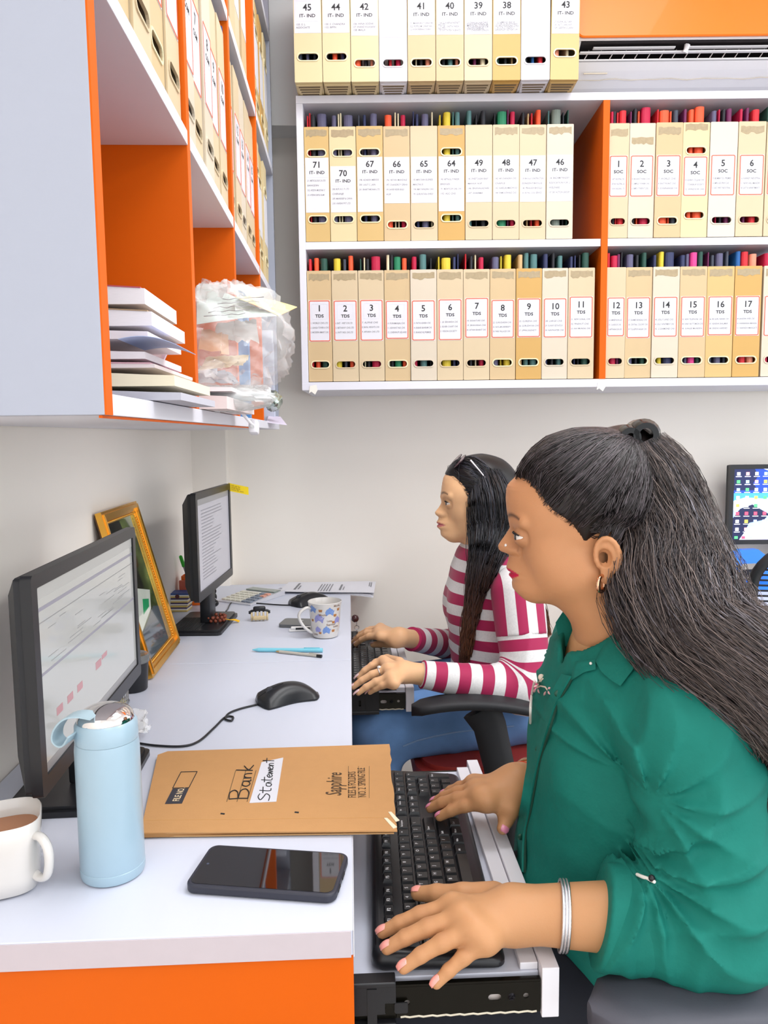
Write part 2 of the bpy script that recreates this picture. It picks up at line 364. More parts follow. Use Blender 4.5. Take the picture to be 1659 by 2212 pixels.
def box_file(origin, rotz, wd, ht, colr, holes, lab, label, group, folders=(), tape=0, vents=False, proud=.04, tilt=0, fname=''):
    """spine at local y = 0 facing -y, x 0..wd, z 0..ht"""
    t = thing('box_file', label, 'box file', origin, group=group, rot=(0, tilt, rotz))
    m = PL[colr]; th = .0022; hw = wd*.72; hh = .0165
    hl = [stadium(wd/2+ox, z*ht, hw, hh) for z, ox in holes]
    mb = MB(); mb.plate(rrect(.0003, wd-.0003, .002, ht, .002, 3), hl, 0, th, Matrix.Translation((0, th, 0)) @ RX90)
    mb.build('spine', m, t)
    mb = MB()
    side = [(0.0, .0022), (PITCH_D, .0022), (PITCH_D, ht*.45), (PITCH_D*.55, ht*.8), (.02, ht-.001), (0.0, ht-.001)]
    MS = Matrix.Translation((0, th, 0)) @ Matrix.Rotation(math.pi/2, 4, 'Z') @ Matrix.Rotation(math.pi/2, 4, 'X')
    for x in (.0006, wd-.0006-th): mb.prism(side, x, x+th, MS)
    mb.box(th, wd-th, th, PITCH_D, .002, .004); mb.box(th, wd-th, PITCH_D, PITCH_D+th, .002, ht*.45)
    mb.build('shell', m, t)
    for z, ox in holes:
        mb = MB(); R2 = [(wd/2+ox+(x-wd/2-ox)*1.12, z*ht+(y-z*ht)*1.34) for x, y in stadium(wd/2+ox, z*ht, hw, hh)]
        mb.plate(R2, [stadium(wd/2+ox, z*ht, hw, hh)], 0, .0016, RX90); mb.build('hole_rim', RIM if colr in ('yellow', 'strong', 'lemon', 'tan') else m, t)
    if vents:
        mb = MB(); mb.prism([(.003, .012), (wd-.003, .012), (wd-.008, .075), (.008, .075)], -.0012, .0018); mb.build('base_plate', m, t)
        for q in range(4):
            y = .018+q*.014; e = .008+.002*q
            mb = MB(); mb.box(e, wd-e, y, y+.006, -.002, -.0011); mb.build('vent_slot', pm('vent_shadow_slot', '#6a5b46', .7), t)
    if tape:
        mb = MB(); zt = ht*(tape if tape < 1 else .945); n = 9; hz = .013
        top = [(wd*(.08+.84*i/n), zt+hz*(.55+.25*random.random())) for i in range(n+1)]; bot = [(wd*(.08+.84*i/n), zt-hz*(.4+.5*random.random())) for i in range(n, -1, -1)]
        mb.prism(bot[::-1]+top[::-1], 0.0001, .0004, RX90); mb.build('tape_strip', TAPE, t)
    if lab:
        kind, num, sub, lines, z0, z1 = lab
        ox = random.uniform(-.001, .001)
        x0, x1 = (wd*.03, wd*.97) if kind != 'red' else (wd*.06+ox, wd*.94+ox)
        mb = MB(); mb.prism([(x0, z0*ht), (x1, z0*ht), (x1, z1*ht), (x0, z1*ht)], 0.0001, .0005, RX90); mb.build('label_sheet', PAPER, t)
        F = lambda x, z, o=.0007: Matrix.Translation((x, -o, z)) @ RX90
        zt = z1*ht; cx = (x0+x1)/2
        if kind == 'red':
            mb = MB(); mb.plate(rrect(x0+.0006, x1-.0006, z0*ht+.001, zt-.001, .004, 4), [rrect(x0+.003, x1-.003, z0*ht+.0034, zt-.0034, .0025, 4)], .0006, .0009, RX90); mb.build('label_border', BORDER, t)
        if num:
            mb = MB(); bx = (cx-.022, cx+.022, zt-.052, zt-.010) if kind == 'red' else (cx-.031, cx+.031, zt-.052, zt-.003)
            mb.plate(rrect(*bx, .005, 4), [rrect(bx[0]+.0005, bx[1]-.0005, bx[2]+.0005, bx[3]-.0005, .0045, 4)], .0006, .0008, RX90); mb.build('number_box', pm('pale_print_line', '#c9ccd6', .6), t)
            mb = MB(); zc = zt-.030 if kind == 'red' else zt-.026
            text(mb, num, .0235 if kind == 'red' else .0225, F(cx, zc), .018); text(mb, sub, .0115, F(cx, zc-.0165), .03 if kind == 'red' else .02, xs=1.12)
            mb.build('lettering', INK, t)
        if lines:
            mb = MB(); zl = zt-(.064 if kind == 'red' else .062); dz = (zl-z0*ht-.004)/max(len(lines), 1); dz = min(dz, .0125)
            for q, s_ in enumerate(lines):
                xs = min(1.05, (x1-x0-.007)/max(.001, len(s_)*.0066*.6)); text(mb, s_, .0066, F(x0+.004, zl-q*dz), .012, 'LEFT', .15, xs)
            mb.build('list_lettering', INKG, t)
    # card folders standing inside: each one is a thing of its own
    x = .006; M = t_matrix(origin, rotz, tilt)
    if folders:
        tot = sum(f[1] for f in folders); gap = max(.0012, (wd-.012-tot)/len(folders)); sc = min(1, (wd-.012-.0012*len(folders))/tot)
        cn = lambda c: {'dgreen': 'dark green', 'dark': 'near-black'}.get(c, c)
        for q, (cname, tk) in enumerate(folders):
            tk *= sc; hgt = ht+proud+random.uniform(-.006, .006); key = (cname, round(tk, 4))
            r = tk/2; n = 6
            prof = [(r*math.cos(math.radians(180+180*i/n))*.98, .010-min(r, .008)*math.sin(math.radians(180*i/n))) for i in range(n+1)] + [(r*.9, .225), (-r*.9, .225)]
            mb = MB(); mb.prism(prof, 0, 1.0)
            mb.v = [(vx+(.002*math.sin(7*vy+cx_) if False else 0), vy, vz*(hgt-.006)) for (vx, vy, vz), cx_ in zip(mb.v, [0]*len(mb.v))]
            mb.m = [0]*len(mb.f)
            o = mb.build('card_folder', CARD[cname], None)
            lean = random.uniform(-.005, .005)
            o.matrix_world = M @ Matrix.Translation((x+tk/2, .006, .0045)) @ Matrix.Rotation(lean, 4, 'Y')
            nb = [cn(folders[k][0]) for k in (q-1, q+1) if 0 <= k < len(folders)]
            wd_ = {0: 'thin', 1: 'slim', 2: 'medium', 3: 'thick', 4: 'fat'}[(.004, .008, .013, .019, .025).index(folders[q][1])]
            lb = f'{wd_} {cn(cname)} folder ' + (f'between {nb[0]} and {nb[1]} ones' if len(nb) == 2 else f'beside a {nb[0]} one' if nb else 'alone') + f' in {fname}'
            tag(o, lb, 'folder', f'card folders in {fname}')
            x += tk+gap
    return t
def hold(fo, most=3):
    c = []
    for q in fo.split():
        n = {'dgreen': 'dark green', 'dark': 'black'}.get(q[:-1], q[:-1])
        if n not in c: c.append(n)
    return ' holding ' + ' and '.join(c[:most]) + ' folders'
CN = {'strong': 'yellow', 'lemon': 'pale yellow', 'pale': 'pale cream'}
def t_matrix(o, rz, tilt): return Matrix.Translation(o) @ Matrix.Rotation(rz, 4, 'Z') @ Matrix.Rotation(tilt, 4, 'Y')

def fl(s):                                          # 'red2 green1' -> [('red', .018), ...]; the digit is the thickness step
    return [(q[:-1], (.004, .008, .013, .019, .025)[int(q[-1])]) for q in s.split()]
TH = .302
tds = {1: ('tan', 'red1 orange2 dgreen3', ['1. WORLD CHS LTD', '2. GANGA TOWER A CHS', '3. MODERN SMART CHS']), 2: ('cream', 'yellow3 slate1 orange2', ['4. EAST - WEST CHS LTD', '5. BETHANY CHS LTD', '6. UNITY INDL CHS LTD']), 3: ('cream', 'dgreen0 cream0 dark1 crimson4', ['7. ALPINE CHS', '8. BAFAL HEIGHTS CHS', '9. APSARA CHS LTD']), 4: ('tan', 'cream1 dark1 green3 orange2', ['10. PURNIMANJALI CHS', '11. ASHVANT IND. CHS', '12. CHENNUP SQUARE']), 5: ('pale', 'crimson2 teal3 dark0', ['13. PATHI ASHISH CHS', '14. BABARI BAHRAM CHS', '15. BHARADVAJ PREMISES']), 6: ('cream', 'yellow0 yellow4 navy1 navy0', ['1. LB. SEKHARDA CHS', '2. SILVER COURT CHS', '3. VISION SOCIETY']), 7: ('cream', 'red0 dark1 cream0 crimson2', ['18. SIGNATURE CHS', '19. BHAVANA CHS', '20. ASTHAN BHARAT CHS']), 8: ('tan', 'purple3 yellow0 yellow3', ['22. GURUDARSHI CHS', '23. NAYLUM UNIVERSITY', '24. PARK PALLACES CHS']), 9: ('strong', 'tan2 teal2 teal3', ['25. GURSEVA CHS', '26. GURUDHYAN CHS', '27. UPPING BUDHISTY']), 10: ('pale', 'navy2 dark1 teal2', ['28. LARGE CHS', '29. SUNNY ESTATE 8', '30. NAVIWATER CHS']), 11: ('cream', 'navy1 navy0 dark0 dgreen3', ['31. NEW SONAL CHS', '32. PINEHUT CHS', '33. NAV MUNGAL CHS']), 12: ('cream', 'red1 crimson3 plum1 dark0', ['34. KAMDEEP BOOK & ED', '35. CLASSICUS CHS', '36. MITTHABHAI SUKH CHS']), 13: ('tan', 'purple3 dark1 dgreen2', ['37. SHAMIK BUNGALE CHS', '38. CENTRAL COLONY CHS', '39. TULASIPUR NAGAR CHS']), 14: ('pale', 'navy1 yellow2 navy4', ['40. JOLLY LAND CHS', '41. JOLLY APARTMENT CHS', '42. G DIAMOND CHS']), 15: ('tan', 'navy2 purple1 pink3 dgreen2', ['43. NEW TELEPHONE CHS', '44. SUNDY BOTTOMSON CHS', '45. SUNLEE MUNDEW']), 16: ('yellow', 'plum0 slate1 purple3 slate1', ['46. SRI GURU NANAK CHS', '47. ASHISHA SHALIMAR', '48. SINDHI HARSHID']), 17: ('strong', 'blue2 red3 rose3', ['49. JANSEVIN VIVEK CHS', '50. HARIBANSAH MANGAL', '51. NARNIDH MANGATS']), 18: ('pale', 'crimson3 dark1 blue2', [])}
soc = {1: ('cream', 'crimson1 dark1 red0 red3', ['1. UNITY INDUSTRIAL CHS', '2. BETHANY INDUSTRIAL CHS', '3. SOHO BUILDING LTD']), 2: ('pale', 'plum0 dark1 orange0 crimson4', ['4. BASANT PARK CHS', '5. SIMPLE TOWER CHS', '6. SIMPLY THRIFAT CHS']), 3: ('tan', 'red0 orange4 orange0 slate2', ['7. WORLD CHS', '8. EAST POINT CHS', '9. SUVARNANGEE CHS']), 4: ('lemon', 'plum1 orange2 orange4', ['10. ASHRAY COLLEGE CHS', '11. TOWERUP SOCIETY', '12. WINDSOR CHS']), 5: ('ivory', 'purple2 crimson0 dark1 plum2', ['13. BOMBAY DU PREMISE', '14. IMPULSES PRIVI CHS', '15. EAST WEST INDUSTRIAL']), 6: ('cream', 'crimson1 plum1 red3', ['16. KANNDY INDUSTRIAL', '17. NEWS HILL MANDIR', '18. SATYA APARTMENTS']), 7: ('cream', 'dgreen1 red1 slate2', [])}
itd = {71: ('yellow', 2, 'red0 red0 dark2 purple4', ['211. METICULOUS CA LTD', 'BANGDIN', '212. AFZIYA MUSTAK C', '213. AYESHA SAIFUL ISLAM']), 70: ('lemon', 2, 'purple2 cream0 cream0 purple4', ['208. BCPL R.C. P. LTD', 'CHIRANJE', '209. MANDEEP & CHIVA', '210. VARISHI PVT LTD']), 67: ('yellow', 2, 'slate0 navy1 purple3', ['198. ADARSH MERIDE', '200. LALIT C. JAIN', '201. BHARTI MOHAN LTD', '']), 66: ('tan', 1, 'orange3 cream0 cream0 crimson2', ['196. HETAN MANDALE', '197. CHANDROY GRIHA', '199. SHIVER RIDER BUILD', 'HUF']), 65: ('cream', 1, 'navy0 navy1 purple3 cream0', ['193. MAN SHAH BUSINESS', 'MACNUS', '194. MATANGINI CHS', '195. GURUNITARA SHIRDI']), 64: ('strong', 2, 'yellow0 yellow3 teal0 teal2', ['190. NETNULL F PARSIK', 'BRIDGES', '191. MONTCOF CHIL CHS', '192. ASC CHS']), 49: ('cream', 1, 'teal2 dark0 dark2', ['145. SWEETOASIAN BABY', 'MANSA HUF', '146. BHANASADHEE', '147. SHARMA']), 48: ('cream', 1, 'dark0 green4 plum0 crimson2', ['142. HR CHANDRA CHS', 'CHARGE', '143. HARSUKHMADHUGI', '144. FAMOUSWALE CHS']), 47: ('cream', 1, 'dark1 tan0 red0 orange2', ['139. BHOGLE CONSTRUCTION', '(SUNKESH P BHOGLE)', '140. PRAKASH BHOGLE', '141. ROYAL COOL SERVICE']), 46: ('pale', 1, 'teal0 grey4 dark0 dgreen0', ['136. BADAMI PANDEY', 'ASSOCIATION FOR U', 'WELFARE', '137. SKY ACTION GROUP'])}
topr = [(45, 'lemon', .21, ['155. S. L.', 'ASSOCIATE']), (44, 'lemon', .21, ['130. S. CHANDRA', '132. BIPIN']), (42, 'lemon', .155, ['106. HINA SODHI', '107. ANAND KULKARNI', '108. MALA']), (0, 'white', .155, []), (41, 'tan', .155, ['121. MANSHUKH T CHHAYAN', '122. POPUL M CHHAYAN', '123. KISHOREBHAI G SHAH']), (40, 'tan', .155, ['118. SUVARNA KENET', 'NUTS', '119. DR LOKETA PAREK', 'NUTS', '120. DATTATRAYA BHATE']), (39, 'cream', .155, ['115. SAHASLA CHARITABLE', 'EDUCATIONAL &', 'MEDICAL CENTRE', '116. GURUDWARA SRI GURU', 'SINGH SABHA', '117. DARSHAN SINGH']), (38, 'strong', .16, ['112. SAMSHAV BSE SE', '113. SRI GURUDWARA', 'GURU NANAK DAS', '114. GURI S. VAISHYO', 'SANAGH SEVEK SA']), (0, 'white', .165, []), (43, 'yellow', .22, ['127. JIGISHA LALIT JAIN', '128. LALIT C JAIN (HUF)', '129. GEETA C JAIN'])]
FW = .0738
# bottom row
pxs = [661, 719, 776, 832, 888, 945, 1002, 1059, 1115, 1171, 1227]
zf = ZB+.0222
def place(s, d, z): return cabp(s, d, z)
def clampS(s): return max(s, W2+T/2+.0008) if s > W2-.03 else max(s, T+.0008)
def wid(P, i, py, d=0, mx=.0745):
    f = clampS if d == 0 else (lambda x: x)
    return min(mx, f(cabs(P[i+1], py, d)[0])-f(cabs(P[i], py, d)[0])-.0008) if i+1 < len(P) else mx-.002
for i, n in enumerate(range(1, 12)):
    s = clampS(cabs(pxs[i], 800)[0]); c, fo, ln = tds[n]
    box_file(place(s, .006+random.uniform(0, .004), zf), WANG, wid(pxs, i, 800), TH, c, [(.16, 0)], ('red', str(n), 'TDS', ln, .375+random.uniform(-.012, .012), .735+random.uniform(-.012, .012)), f'{CN.get(c, c)} box file {n} TDS' + hold(fo), 'box files on the cabinet bottom shelf', fl(fo), 1, fname=f'box file {n} TDS')
P3 = [1300, 1351, 1408, 1466, 1525, 1584, 1646]
for i, n in enumerate(range(12, 19)):
    s = clampS(cabs(P3[i], 800)[0]); c, fo, ln = tds[n]
    box_file(place(s, .006+random.uniform(0, .004), zf), WANG, wid(P3, i, 800), TH, c, [(.16, 0)], ('red', str(n), 'TDS', ln, .375+random.uniform(-.01, .01), .735), f'{CN.get(c, c)} box file {n} TDS' + hold(fo), 'box files on the cabinet bottom shelf', fl(fo), 1 if n != 12 else 0, fname=f'box file {n} TDS')
zf = ZM+.0095
P4 = [655, 714, 772, 830, 888, 947, 1006, 1065, 1123, 1181]
for i, n in enumerate([71, 70, 67, 66, 65, 64, 49, 48, 47, 46]):
    s = clampS(cabs(P4[i], 510)[0]); c, k, fo, ln = itd[n]
    h = [(.775, 0), (.2, 0)] if k == 2 else [(.148, 0)]
    z1 = .735 if n != 70 else .66
    box_file(place(s, .008+random.uniform(0, .004), zf), WANG, wid(P4, i, 510), TH, c, h, ('plain', str(n), 'IT- IND', ln, .26 if k == 2 else .335, z1), f'{CN.get(c, c)} box file {n} IT-IND' + hold(fo), 'box files on the cabinet middle shelf', fl(fo), 1 if n not in (65, 49) else 0, fname=f'box file {n} IT-IND')
P5 = [1304, 1358, 1414, 1472, 1530, 1590, 1651]
for i, n in enumerate(range(1, 8)):
    s = clampS(cabs(P5[i], 500)[0]); c, fo, ln = soc[n]
    h = [(.76, 0), (.2, 0)] if n == 4 else [(.152, 0)]
    box_file(place(s, .006+random.uniform(0, .004), zf), WANG, wid(P5, i, 500), TH, c, h, ('red', str(n), 'SOC', ln, .365, .715+random.uniform(-.01, .01)), f'{CN.get(c, c)} box file {n} SOC' + hold(fo), 'box files on the cabinet middle shelf', fl(fo), {1: .92, 2: .85, 3: .93, 4: .96, 6: .93}.get(n, 0), fname=f'box file {n} SOC', tilt=.004)
# on top of the cabinet, hanging over its front edge
OV = -.066
tf = ['slate2 purple1 dark1', 'dark1 orange2 navy1', 'orange3 dark1 rose1', 'dark1 red1 crimson2', 'dark1 cream0 dark1 rose2', 'cream0 dark1 teal2 rose1', 'dark1 plum1 cream2', 'dgreen2 dark1 tan0', 'dark2 blue1 red2', 'rose3 cream1']
P6 = [637, 698, 759, 820, 881, 942, 1003, 1064, 1125, 1188]
for i, (n, c, hz, ln) in enumerate(topr):
    s, _ = cabs(P6[i], 190, OV)
    nm = f'box file {n} IT-IND' if n else ('the first blank white box file' if i == 3 else 'the second blank white box file')
    lb = f'{CN.get(c, c)} box file {n} IT-IND on the cabinet top' + hold(tf[i], 2) if n else ('blank white box file holding red folders on the cabinet top' if i == 3 else 'blank white box file holding blue and red folders on the cabinet top')
    box_file(place(s, OV, ZT+.0145), WANG, wid(P6, i, 190, OV, .0755), .305, c, [(hz, 0)], (('plain', str(n), 'IT- IND', ln, .40 if n in (45, 44) else   .375, .665) if n else ('plain', '', '', [], .36, .9)), lb, 'box files on top of the cabinet', fl(tf[i]), 0, True, fname=nm, tilt=.0 if n != 43 else .01)

# ---- files in the left cabinet: spines face +x
NW = 'zero one two three four five six seven eight nine ten eleven twelve thirteen fourteen fifteen'.split()
def lfile(yc, z, c, num, sub, lab, hz, fo, kind='red', dx=0, fw=.0712, lines=('- - - - - - - -', '- - - - - - - - -', '- - - - - - - -')):
    nm = f'the pigeonhole file marked {NW[int(num)]}' if num else ('the '+lab.split()[0]+' yellow file on the '+('middle' if 'middle' in lab else 'top')+' level' if ',' in lab else lab)
    box_file(Vector((XF-.006+dx, yc, z+T+.0006)), math.pi/2, fw, TH, c, [(h, 0) for h in hz], (kind, num, sub, list(lines) if num else [], .34, .73), lab, 'box files in the pigeonholes over the desks', fl(fo), 0, proud=.014, fname=nm)
A, B = LZ[1], LZ[2]
for k, (c, n, hz, fo, dx) in enumerate([('cream', '1', [.16], 'dark2 red2', 0), ('tan', '2', [.16], 'plum2 crimson1', -.004), ('cream', '3', [.16], 'dark2 plum2', .0), ('tan', '4', [.16], 'yellow2 dark2', -.003), ('cream', '5', [.16], 'navy2 dark2', 0)]):
    lfile(LY[0]+T+.004+k*.0718, A, c, n, 'COM', f'{CN.get(c, c)} box file {n} in the pigeonhole beside the end panel' + hold(fo, 2), hz, fo, 'red', dx)
for k, (c, n, hz, fo, dx) in enumerate([('pale', '6', [.16], 'dark2 plum2', 0), ('cream', '7', [.16], 'crimson2 dark2', -.003), ('pale', '8', [.16], 'dark2 tan2', .001), ('cream', '9', [.16], 'dark2 plum2', -.002), ('cream', '10', [.16], 'navy3 dark1', 0)]):
    lfile(LY[1]+T/2+.003+k*.0718, A, c, n, 'COM', f'{CN.get(c, c)} box file {n} in the second pigeonhole' + hold(fo, 2), hz, fo, 'red', dx)
for k, (c, n, hz, fo, dx) in enumerate([('cream', '11', [.16], 'dark2 tan2', -.003), ('cream', '12', [.16], 'navy2 dark2', 0), ('pale', '13', [.16], 'dark2 plum2', -.001), ('cream', '14', [.16], 'tan2 dark2', 0), ('cream', '15', [.16], 'dark2 navy2', -.001)]):
    lfile(LY[2]+T/2+.004+k*.0752, A, c, n, 'COM', f'{CN.get(c, c)} box file {n} in the third pigeonhole' + hold(fo, 2), hz, fo, 'red', dx)
for k, (c, hz, dx) in enumerate([('lemon', [.2, .77], 0), ('yellow', [.2, .77], -.004), ('lemon', [.2, .77], 0)]):
    lfile(LY[3]+T/2+.01+k*.085, A, c, '', '', f'{("first", "second", "third")[k]} yellow unlabelled box file from the divider, far pigeonhole, middle level', hz, 'slate2 dark1', 'plain', dx)
for k, (c, hz, dx) in enumerate([('lemon', [.2, .77], 0), ('yellow', [.2, .77], -.004), ('strong', [.2, .77], -.002), ('lemon', [.2, .77], .0)]):
    lfile(LY[3]+T/2+.01+k*.085, B, c, '', '', f'{("first", "second", "third", "fourth")[k]} yellow unlabelled box file from the divider, far pigeonhole, top level', hz, 'slate2 dark1', 'plain', dx)
for k, (c, hz, dx) in enumerate([('tan', [], 0), ('cream', [], -.004), ('tan', [], -.002)]):
    lfile(LY[2]+T/2+.06+k*.09, B, c, '', '', f'{("first", "second", "third")[k]} plain box file in the top third pigeonhole', hz, 'dark1', 'plain', dx)
for k in range(1):
    mb = MB(); mb.box(XF-.16, XF-.008, LY[1]+.3718, LY[1]+.3798, A+T+.0005, A+T+.318, .001)
    o = mb.build('hardback_register', pm('blue_book_cloth', '#27437e', .5), None); tag(o, 'tall navy register after file 10 in the second pigeonhole', 'book')
# ------------------------------------------------------------------ monitors
M_SCR = pm('screen_grey_page', '#8d8e8c', .12, emit=.22, ecol='#b9bab8', var=.01, coat=.3)
M_SCR2 = pm('screen_document_page', '#8b8a92', .25, emit=.22, ecol='#b3b1ba', var=.01)
def ui(name, hexc, e=.6): return pm(name, hexc, .3, emit=e, ecol=hexc, var=.0)
def monitor(name, label, loc, rotz, wd, ht, zlow, tilt, basew, screen, lines, deep=.045, basecut=None):
    """screen faces local +x, y runs along its width; origin on the desk under the panel"""
    t = thing(name, label, 'monitor', loc, rotz)
    M = Matrix.Translation((0, 0, zlow)) @ Matrix.Rotation(-tilt, 4, 'Y')
    b = .016; bb = .021
    mb = MB(); MP = M @ Matrix(((0, 0, 1, 0), (1, 0, 0, 0), (0, 1, 0, 0), (0, 0, 0, 1)))   # xy drawing -> yz plane, extrude along x
    mb.plate(rrect(-wd/2, wd/2, 0, ht, .006), [rrect(-wd/2+b, wd/2-b, bb, ht-b, .0015, 2)], -.012, .0, MP); mb.build('bezel', M_BLACK, t, 30)
    mb = MB(); mb.prism(rrect(-wd/2+.003, wd/2-.003, .003, ht-.003, .006), -.020, -.0121, MP)
    mb.add(*_frustum(-wd/2+.004, wd/2-.004, .004, ht-.004, -.0201, -wd/2+.05, wd/2-.05, .03, ht-.03, -deep), MP); mb.build('back_shell', M_BLACKM, t, 30)
    mb = MB(); mb.prism([(-wd/2+b-.001, bb-.001), (wd/2-b+.001, bb-.001), (wd/2-b+.001, ht-b+.001), (-wd/2+b-.001, ht-b+.001)], -.0118, -.003, MP)
    sc = mb.build('screen', screen, t)
    for y0, y1, z0, z1, m, nm in lines:                # flat print on the screen, in fractions of its size
        W, H = wd-2*b, ht-b-bb; mb = MB()
        mb.prism([(-wd/2+b+y0*W, bb+z0*H), (-wd/2+b+y1*W, bb+z0*H), (-wd/2+b+y1*W, bb+z1*H), (-wd/2+b+y0*W, bb+z1*H)], -.0029, -.0027, MP); mb.build(nm, m, sc)
    x0, x1, y0, y1 = basew
    mb = MB(); mb.prism(rrect(x0, x1, y0, y1, .012), .0005, .008); mb.prism(rrect(x0+.006, x1-.006, y0+.006, y1-.006, .01), .008, .013); mb.build('base', M_BLACK, t, 30)
    mb = MB(); mb.box(-.040, -.014, -.03, .03, .0131, zlow+.06, .003); mb.build('neck', M_BLACK, t, 30)
    return t
def _frustum(x0, x1, y0, y1, z, a0, a1, b0, b1, z2):
    V = [(x0, y0, z), (x1, y0, z), (x1, y1, z), (x0, y1, z), (a0, b0, z2), (a1, b0, z2), (a1, b1, z2), (a0, b1, z2)]
    return V, [(0, 1, 2, 3), (7, 6, 5, 4), (0, 4, 5, 1), (1, 5, 6, 2), (2, 6, 7, 3), (3, 7, 4, 0)]
violet = ui('screen_violet_line', '#84838f', .16); pale = ui('screen_pale_band', '#9a9b99', .22); pinkc = ui('screen_pink_cell', '#a57a80', .18); greyt = ui('screen_grey_text', '#808082', .18)
n1 = at(66, 1248, Y=.82); n2 = at(66, 1733, Y=.82); f1 = at(291, 1136, Y=1.27); f2 = at(293, 1452, Y=1.27)
ML = [(.0, 1, .865, .885, violet, 'ruled_line'), (.0, 1, .80, .806, greyt, 'ruled_line'), (.0, 1, .52, .535, violet, 'ruled_line'), (0, 1, .93, 1, pale, 'toolbar_band'), (0, 1, 0, .05, greyt, 'toolbar_band')]
ML += [(.11+.09*i, .16+.09*i, .24+.005*i, .285+.005*i, pinkc, 'pink_cell') for i in (0, 1, 2)] + [(.48, .54, .27, .32, pinkc, 'pink_cell'), (.55, .61, .30, .33, pinkc, 'pink_cell')]
for q in range(26):
    y = .06+.8*random.random(); ML.append((y, y+.05+.1*random.random(), .56+.011*(q % 20)+.002, .56+.011*(q % 20)+.006, greyt, 'text_line'))
hm = (f1.z-f2.z+n1.z-n2.z)/2
mon1 = monitor('computer_monitor', 'black monitor with a pale spreadsheet screen behind the blue flask', ((n1.x+f1.x)/2, 1.045, DZ), math.atan2(-(f1.x-n1.x), .45), .45, hm, (n2.z+f2.z)/2-DZ, 0, (-.105, .042, -.10, .095), M_SCR, ML)
M2X = -.338
n1 = at(422, 1070, Y=1.75); n2 = at(424, 1312, Y=1.75); f1 = at(497, 1041, Y=2.115); f2 = at(498, 1234, Y=2.115)
hm2 = (f1.z-f2.z+n1.z-n2.z)/2
ML2 = [(0, 1, .93, 1, greyt, 'toolbar_band')]
for q in range(22): ML2.append((.12, .12+.3+.35*random.random(), .86-.036*q, .872-.036*q, ui('screen_doc_text', '#7c7b84', .16), 'text_line'))
mon2 = monitor('computer_monitor', 'black monitor showing a text document with a yellow sticky note on its corner', ((n1.x+f1.x)/2, 1.932, DZ), math.atan2(-(f1.x-n1.x), .365), .365, hm2, (n2.z+f2.z)/2-DZ, 0, (-.105, .028, -.105, .105), M_SCR2, ML2)
for q in range(16):
    mb = MB(); mb.box(-.098+.0045*q, -.0955+.0045*q, -.095, .03, .0131, .0142); mb.build('base_rib', M_BLACKM, mon2)
mb = MB()
p = at(497, 1045, Y=2.12); 
mb.grid(lambda u, v: (p.x-.004+.052*u, p.y-.006+.020*u, p.z+.003-.022*v-.014*u), 8, 4, .0003)
o = mb.build('sticky_note', pm('yellow_sticky_paper', '#f5d50a', .6), None, 60); tag(o, 'yellow sticky strip stuck to the corner of the document monitor', 'sticky note')
mb = MB()
for q in range(3): text(mb, ['kal sip ho', 'mail bank', 'form 26 sent'][q], .0065, Matrix(((.92, 0, 0, p.x+.004), (.36, 0, -1, p.y-.0045), (-.26, 1, 0, p.z-.006-.0055*q), (0, 0, 0, 1))), 0, 'LEFT')
mb.build('handwriting', pm('brown_ink', '#9a7a12', .6), o)

# right-hand desktop screen
r0 = at(1577, 1004, Y=2.33); r1 = at(1568, 1176, Y=2.33); H3 = r0.z-r1.z; W3 = H3*1.62
t3 = thing('computer_monitor', 'black monitor with a blue mountain wallpaper and rows of icons', 'monitor', (r0.x, 2.33, DZ), -.06)
z0 = r1.z-DZ; b = .0135
MZ = Matrix.Translation((0, 0, z0)) @ RX90
mb = MB(); mb.plate(rrect(0, W3, 0, H3, .004), [rrect(b, W3-b, b+.001, H3-b, .001, 2)], -.01, 0.003, MZ); mb.build('bezel', M_BLACK, t3)
mb = MB(); mb.prism(rrect(.002, W3-.002, .002, H3-.002, .004), -.028, -.0101, MZ); mb.build('back_shell', M_BLACKM, t3)
SW, SH = W3-2*b, H3-2*b-.001
def spoly(name, pts, m, lay, parent): 
    mb = MB(); mb.prism([(b+x*SW, b+.001+y*SH) for x, y in pts], lay*.00015-.001, lay*.00015-.0009, MZ); return mb.build(name, m, parent)
sc3 = spoly('screen', [(0, 0), (1, 0), (1, 1), (0, 1)], ui('wallpaper_lake', '#8fb2ef', .85), -4, t3)
spoly('sky_patch', [(0, .62), (1, .62), (1, 1), (0, 1)], ui('wallpaper_sky', '#c3c9f2', .9), 0, sc3)
spoly('mountain', [(0, .66), (0, 1), (.24, 1), (.3, .96), (.38, .93), (.45, .86), (.52, .82), (.62, .68), (.62, .66)], ui('wallpaper_mountain', '#1a3f9c', .7), 1, sc3)
spoly('mountain', [(0, .7), (0, 1), (.17, 1), (.2, .9), (.16, .8), (.2, .7)], ui('wallpaper_dark', '#141c48', .6), 2, sc3)
spoly('water_band', [(0, .55), (1, .55), (1, .66), (0, .66)], ui('wallpaper_water', '#3f8fd8', .8), 2, sc3)
spoly('cloud', [(0, .42), (.5, .4), (1, .45), (1, .58), (.55, .6), (.4, .64), (.25, .58), (.1, .6), (0, .55)], ui('wallpaper_cloud', '#b9d2f4', .9), 3, sc3)
spoly('snow', [(0, 0), (1, 0), (1, .5), (.7, .38), (.4, .3), (.2, .2), (0, .1)], ui('wallpaper_snow', '#c5bff0', .9), 3, sc3)
spoly('rock', [(0, .3), (.06, .44), (.16, .5), (.22, .44), (.3, .36), (.26, .28), (.14, .24), (.1, .1), (.06, 0), (0, 0)], ui('wallpaper_rock', '#131a40', .6), 4, sc3)
ic = [ui('icon_'+h, '#'+h, .95) for h in ('f4f6ff', 'e8455f', 'f0a0a8', '49b36a', 'e8eaf6', 'f1c84c', '8fb0e8')]
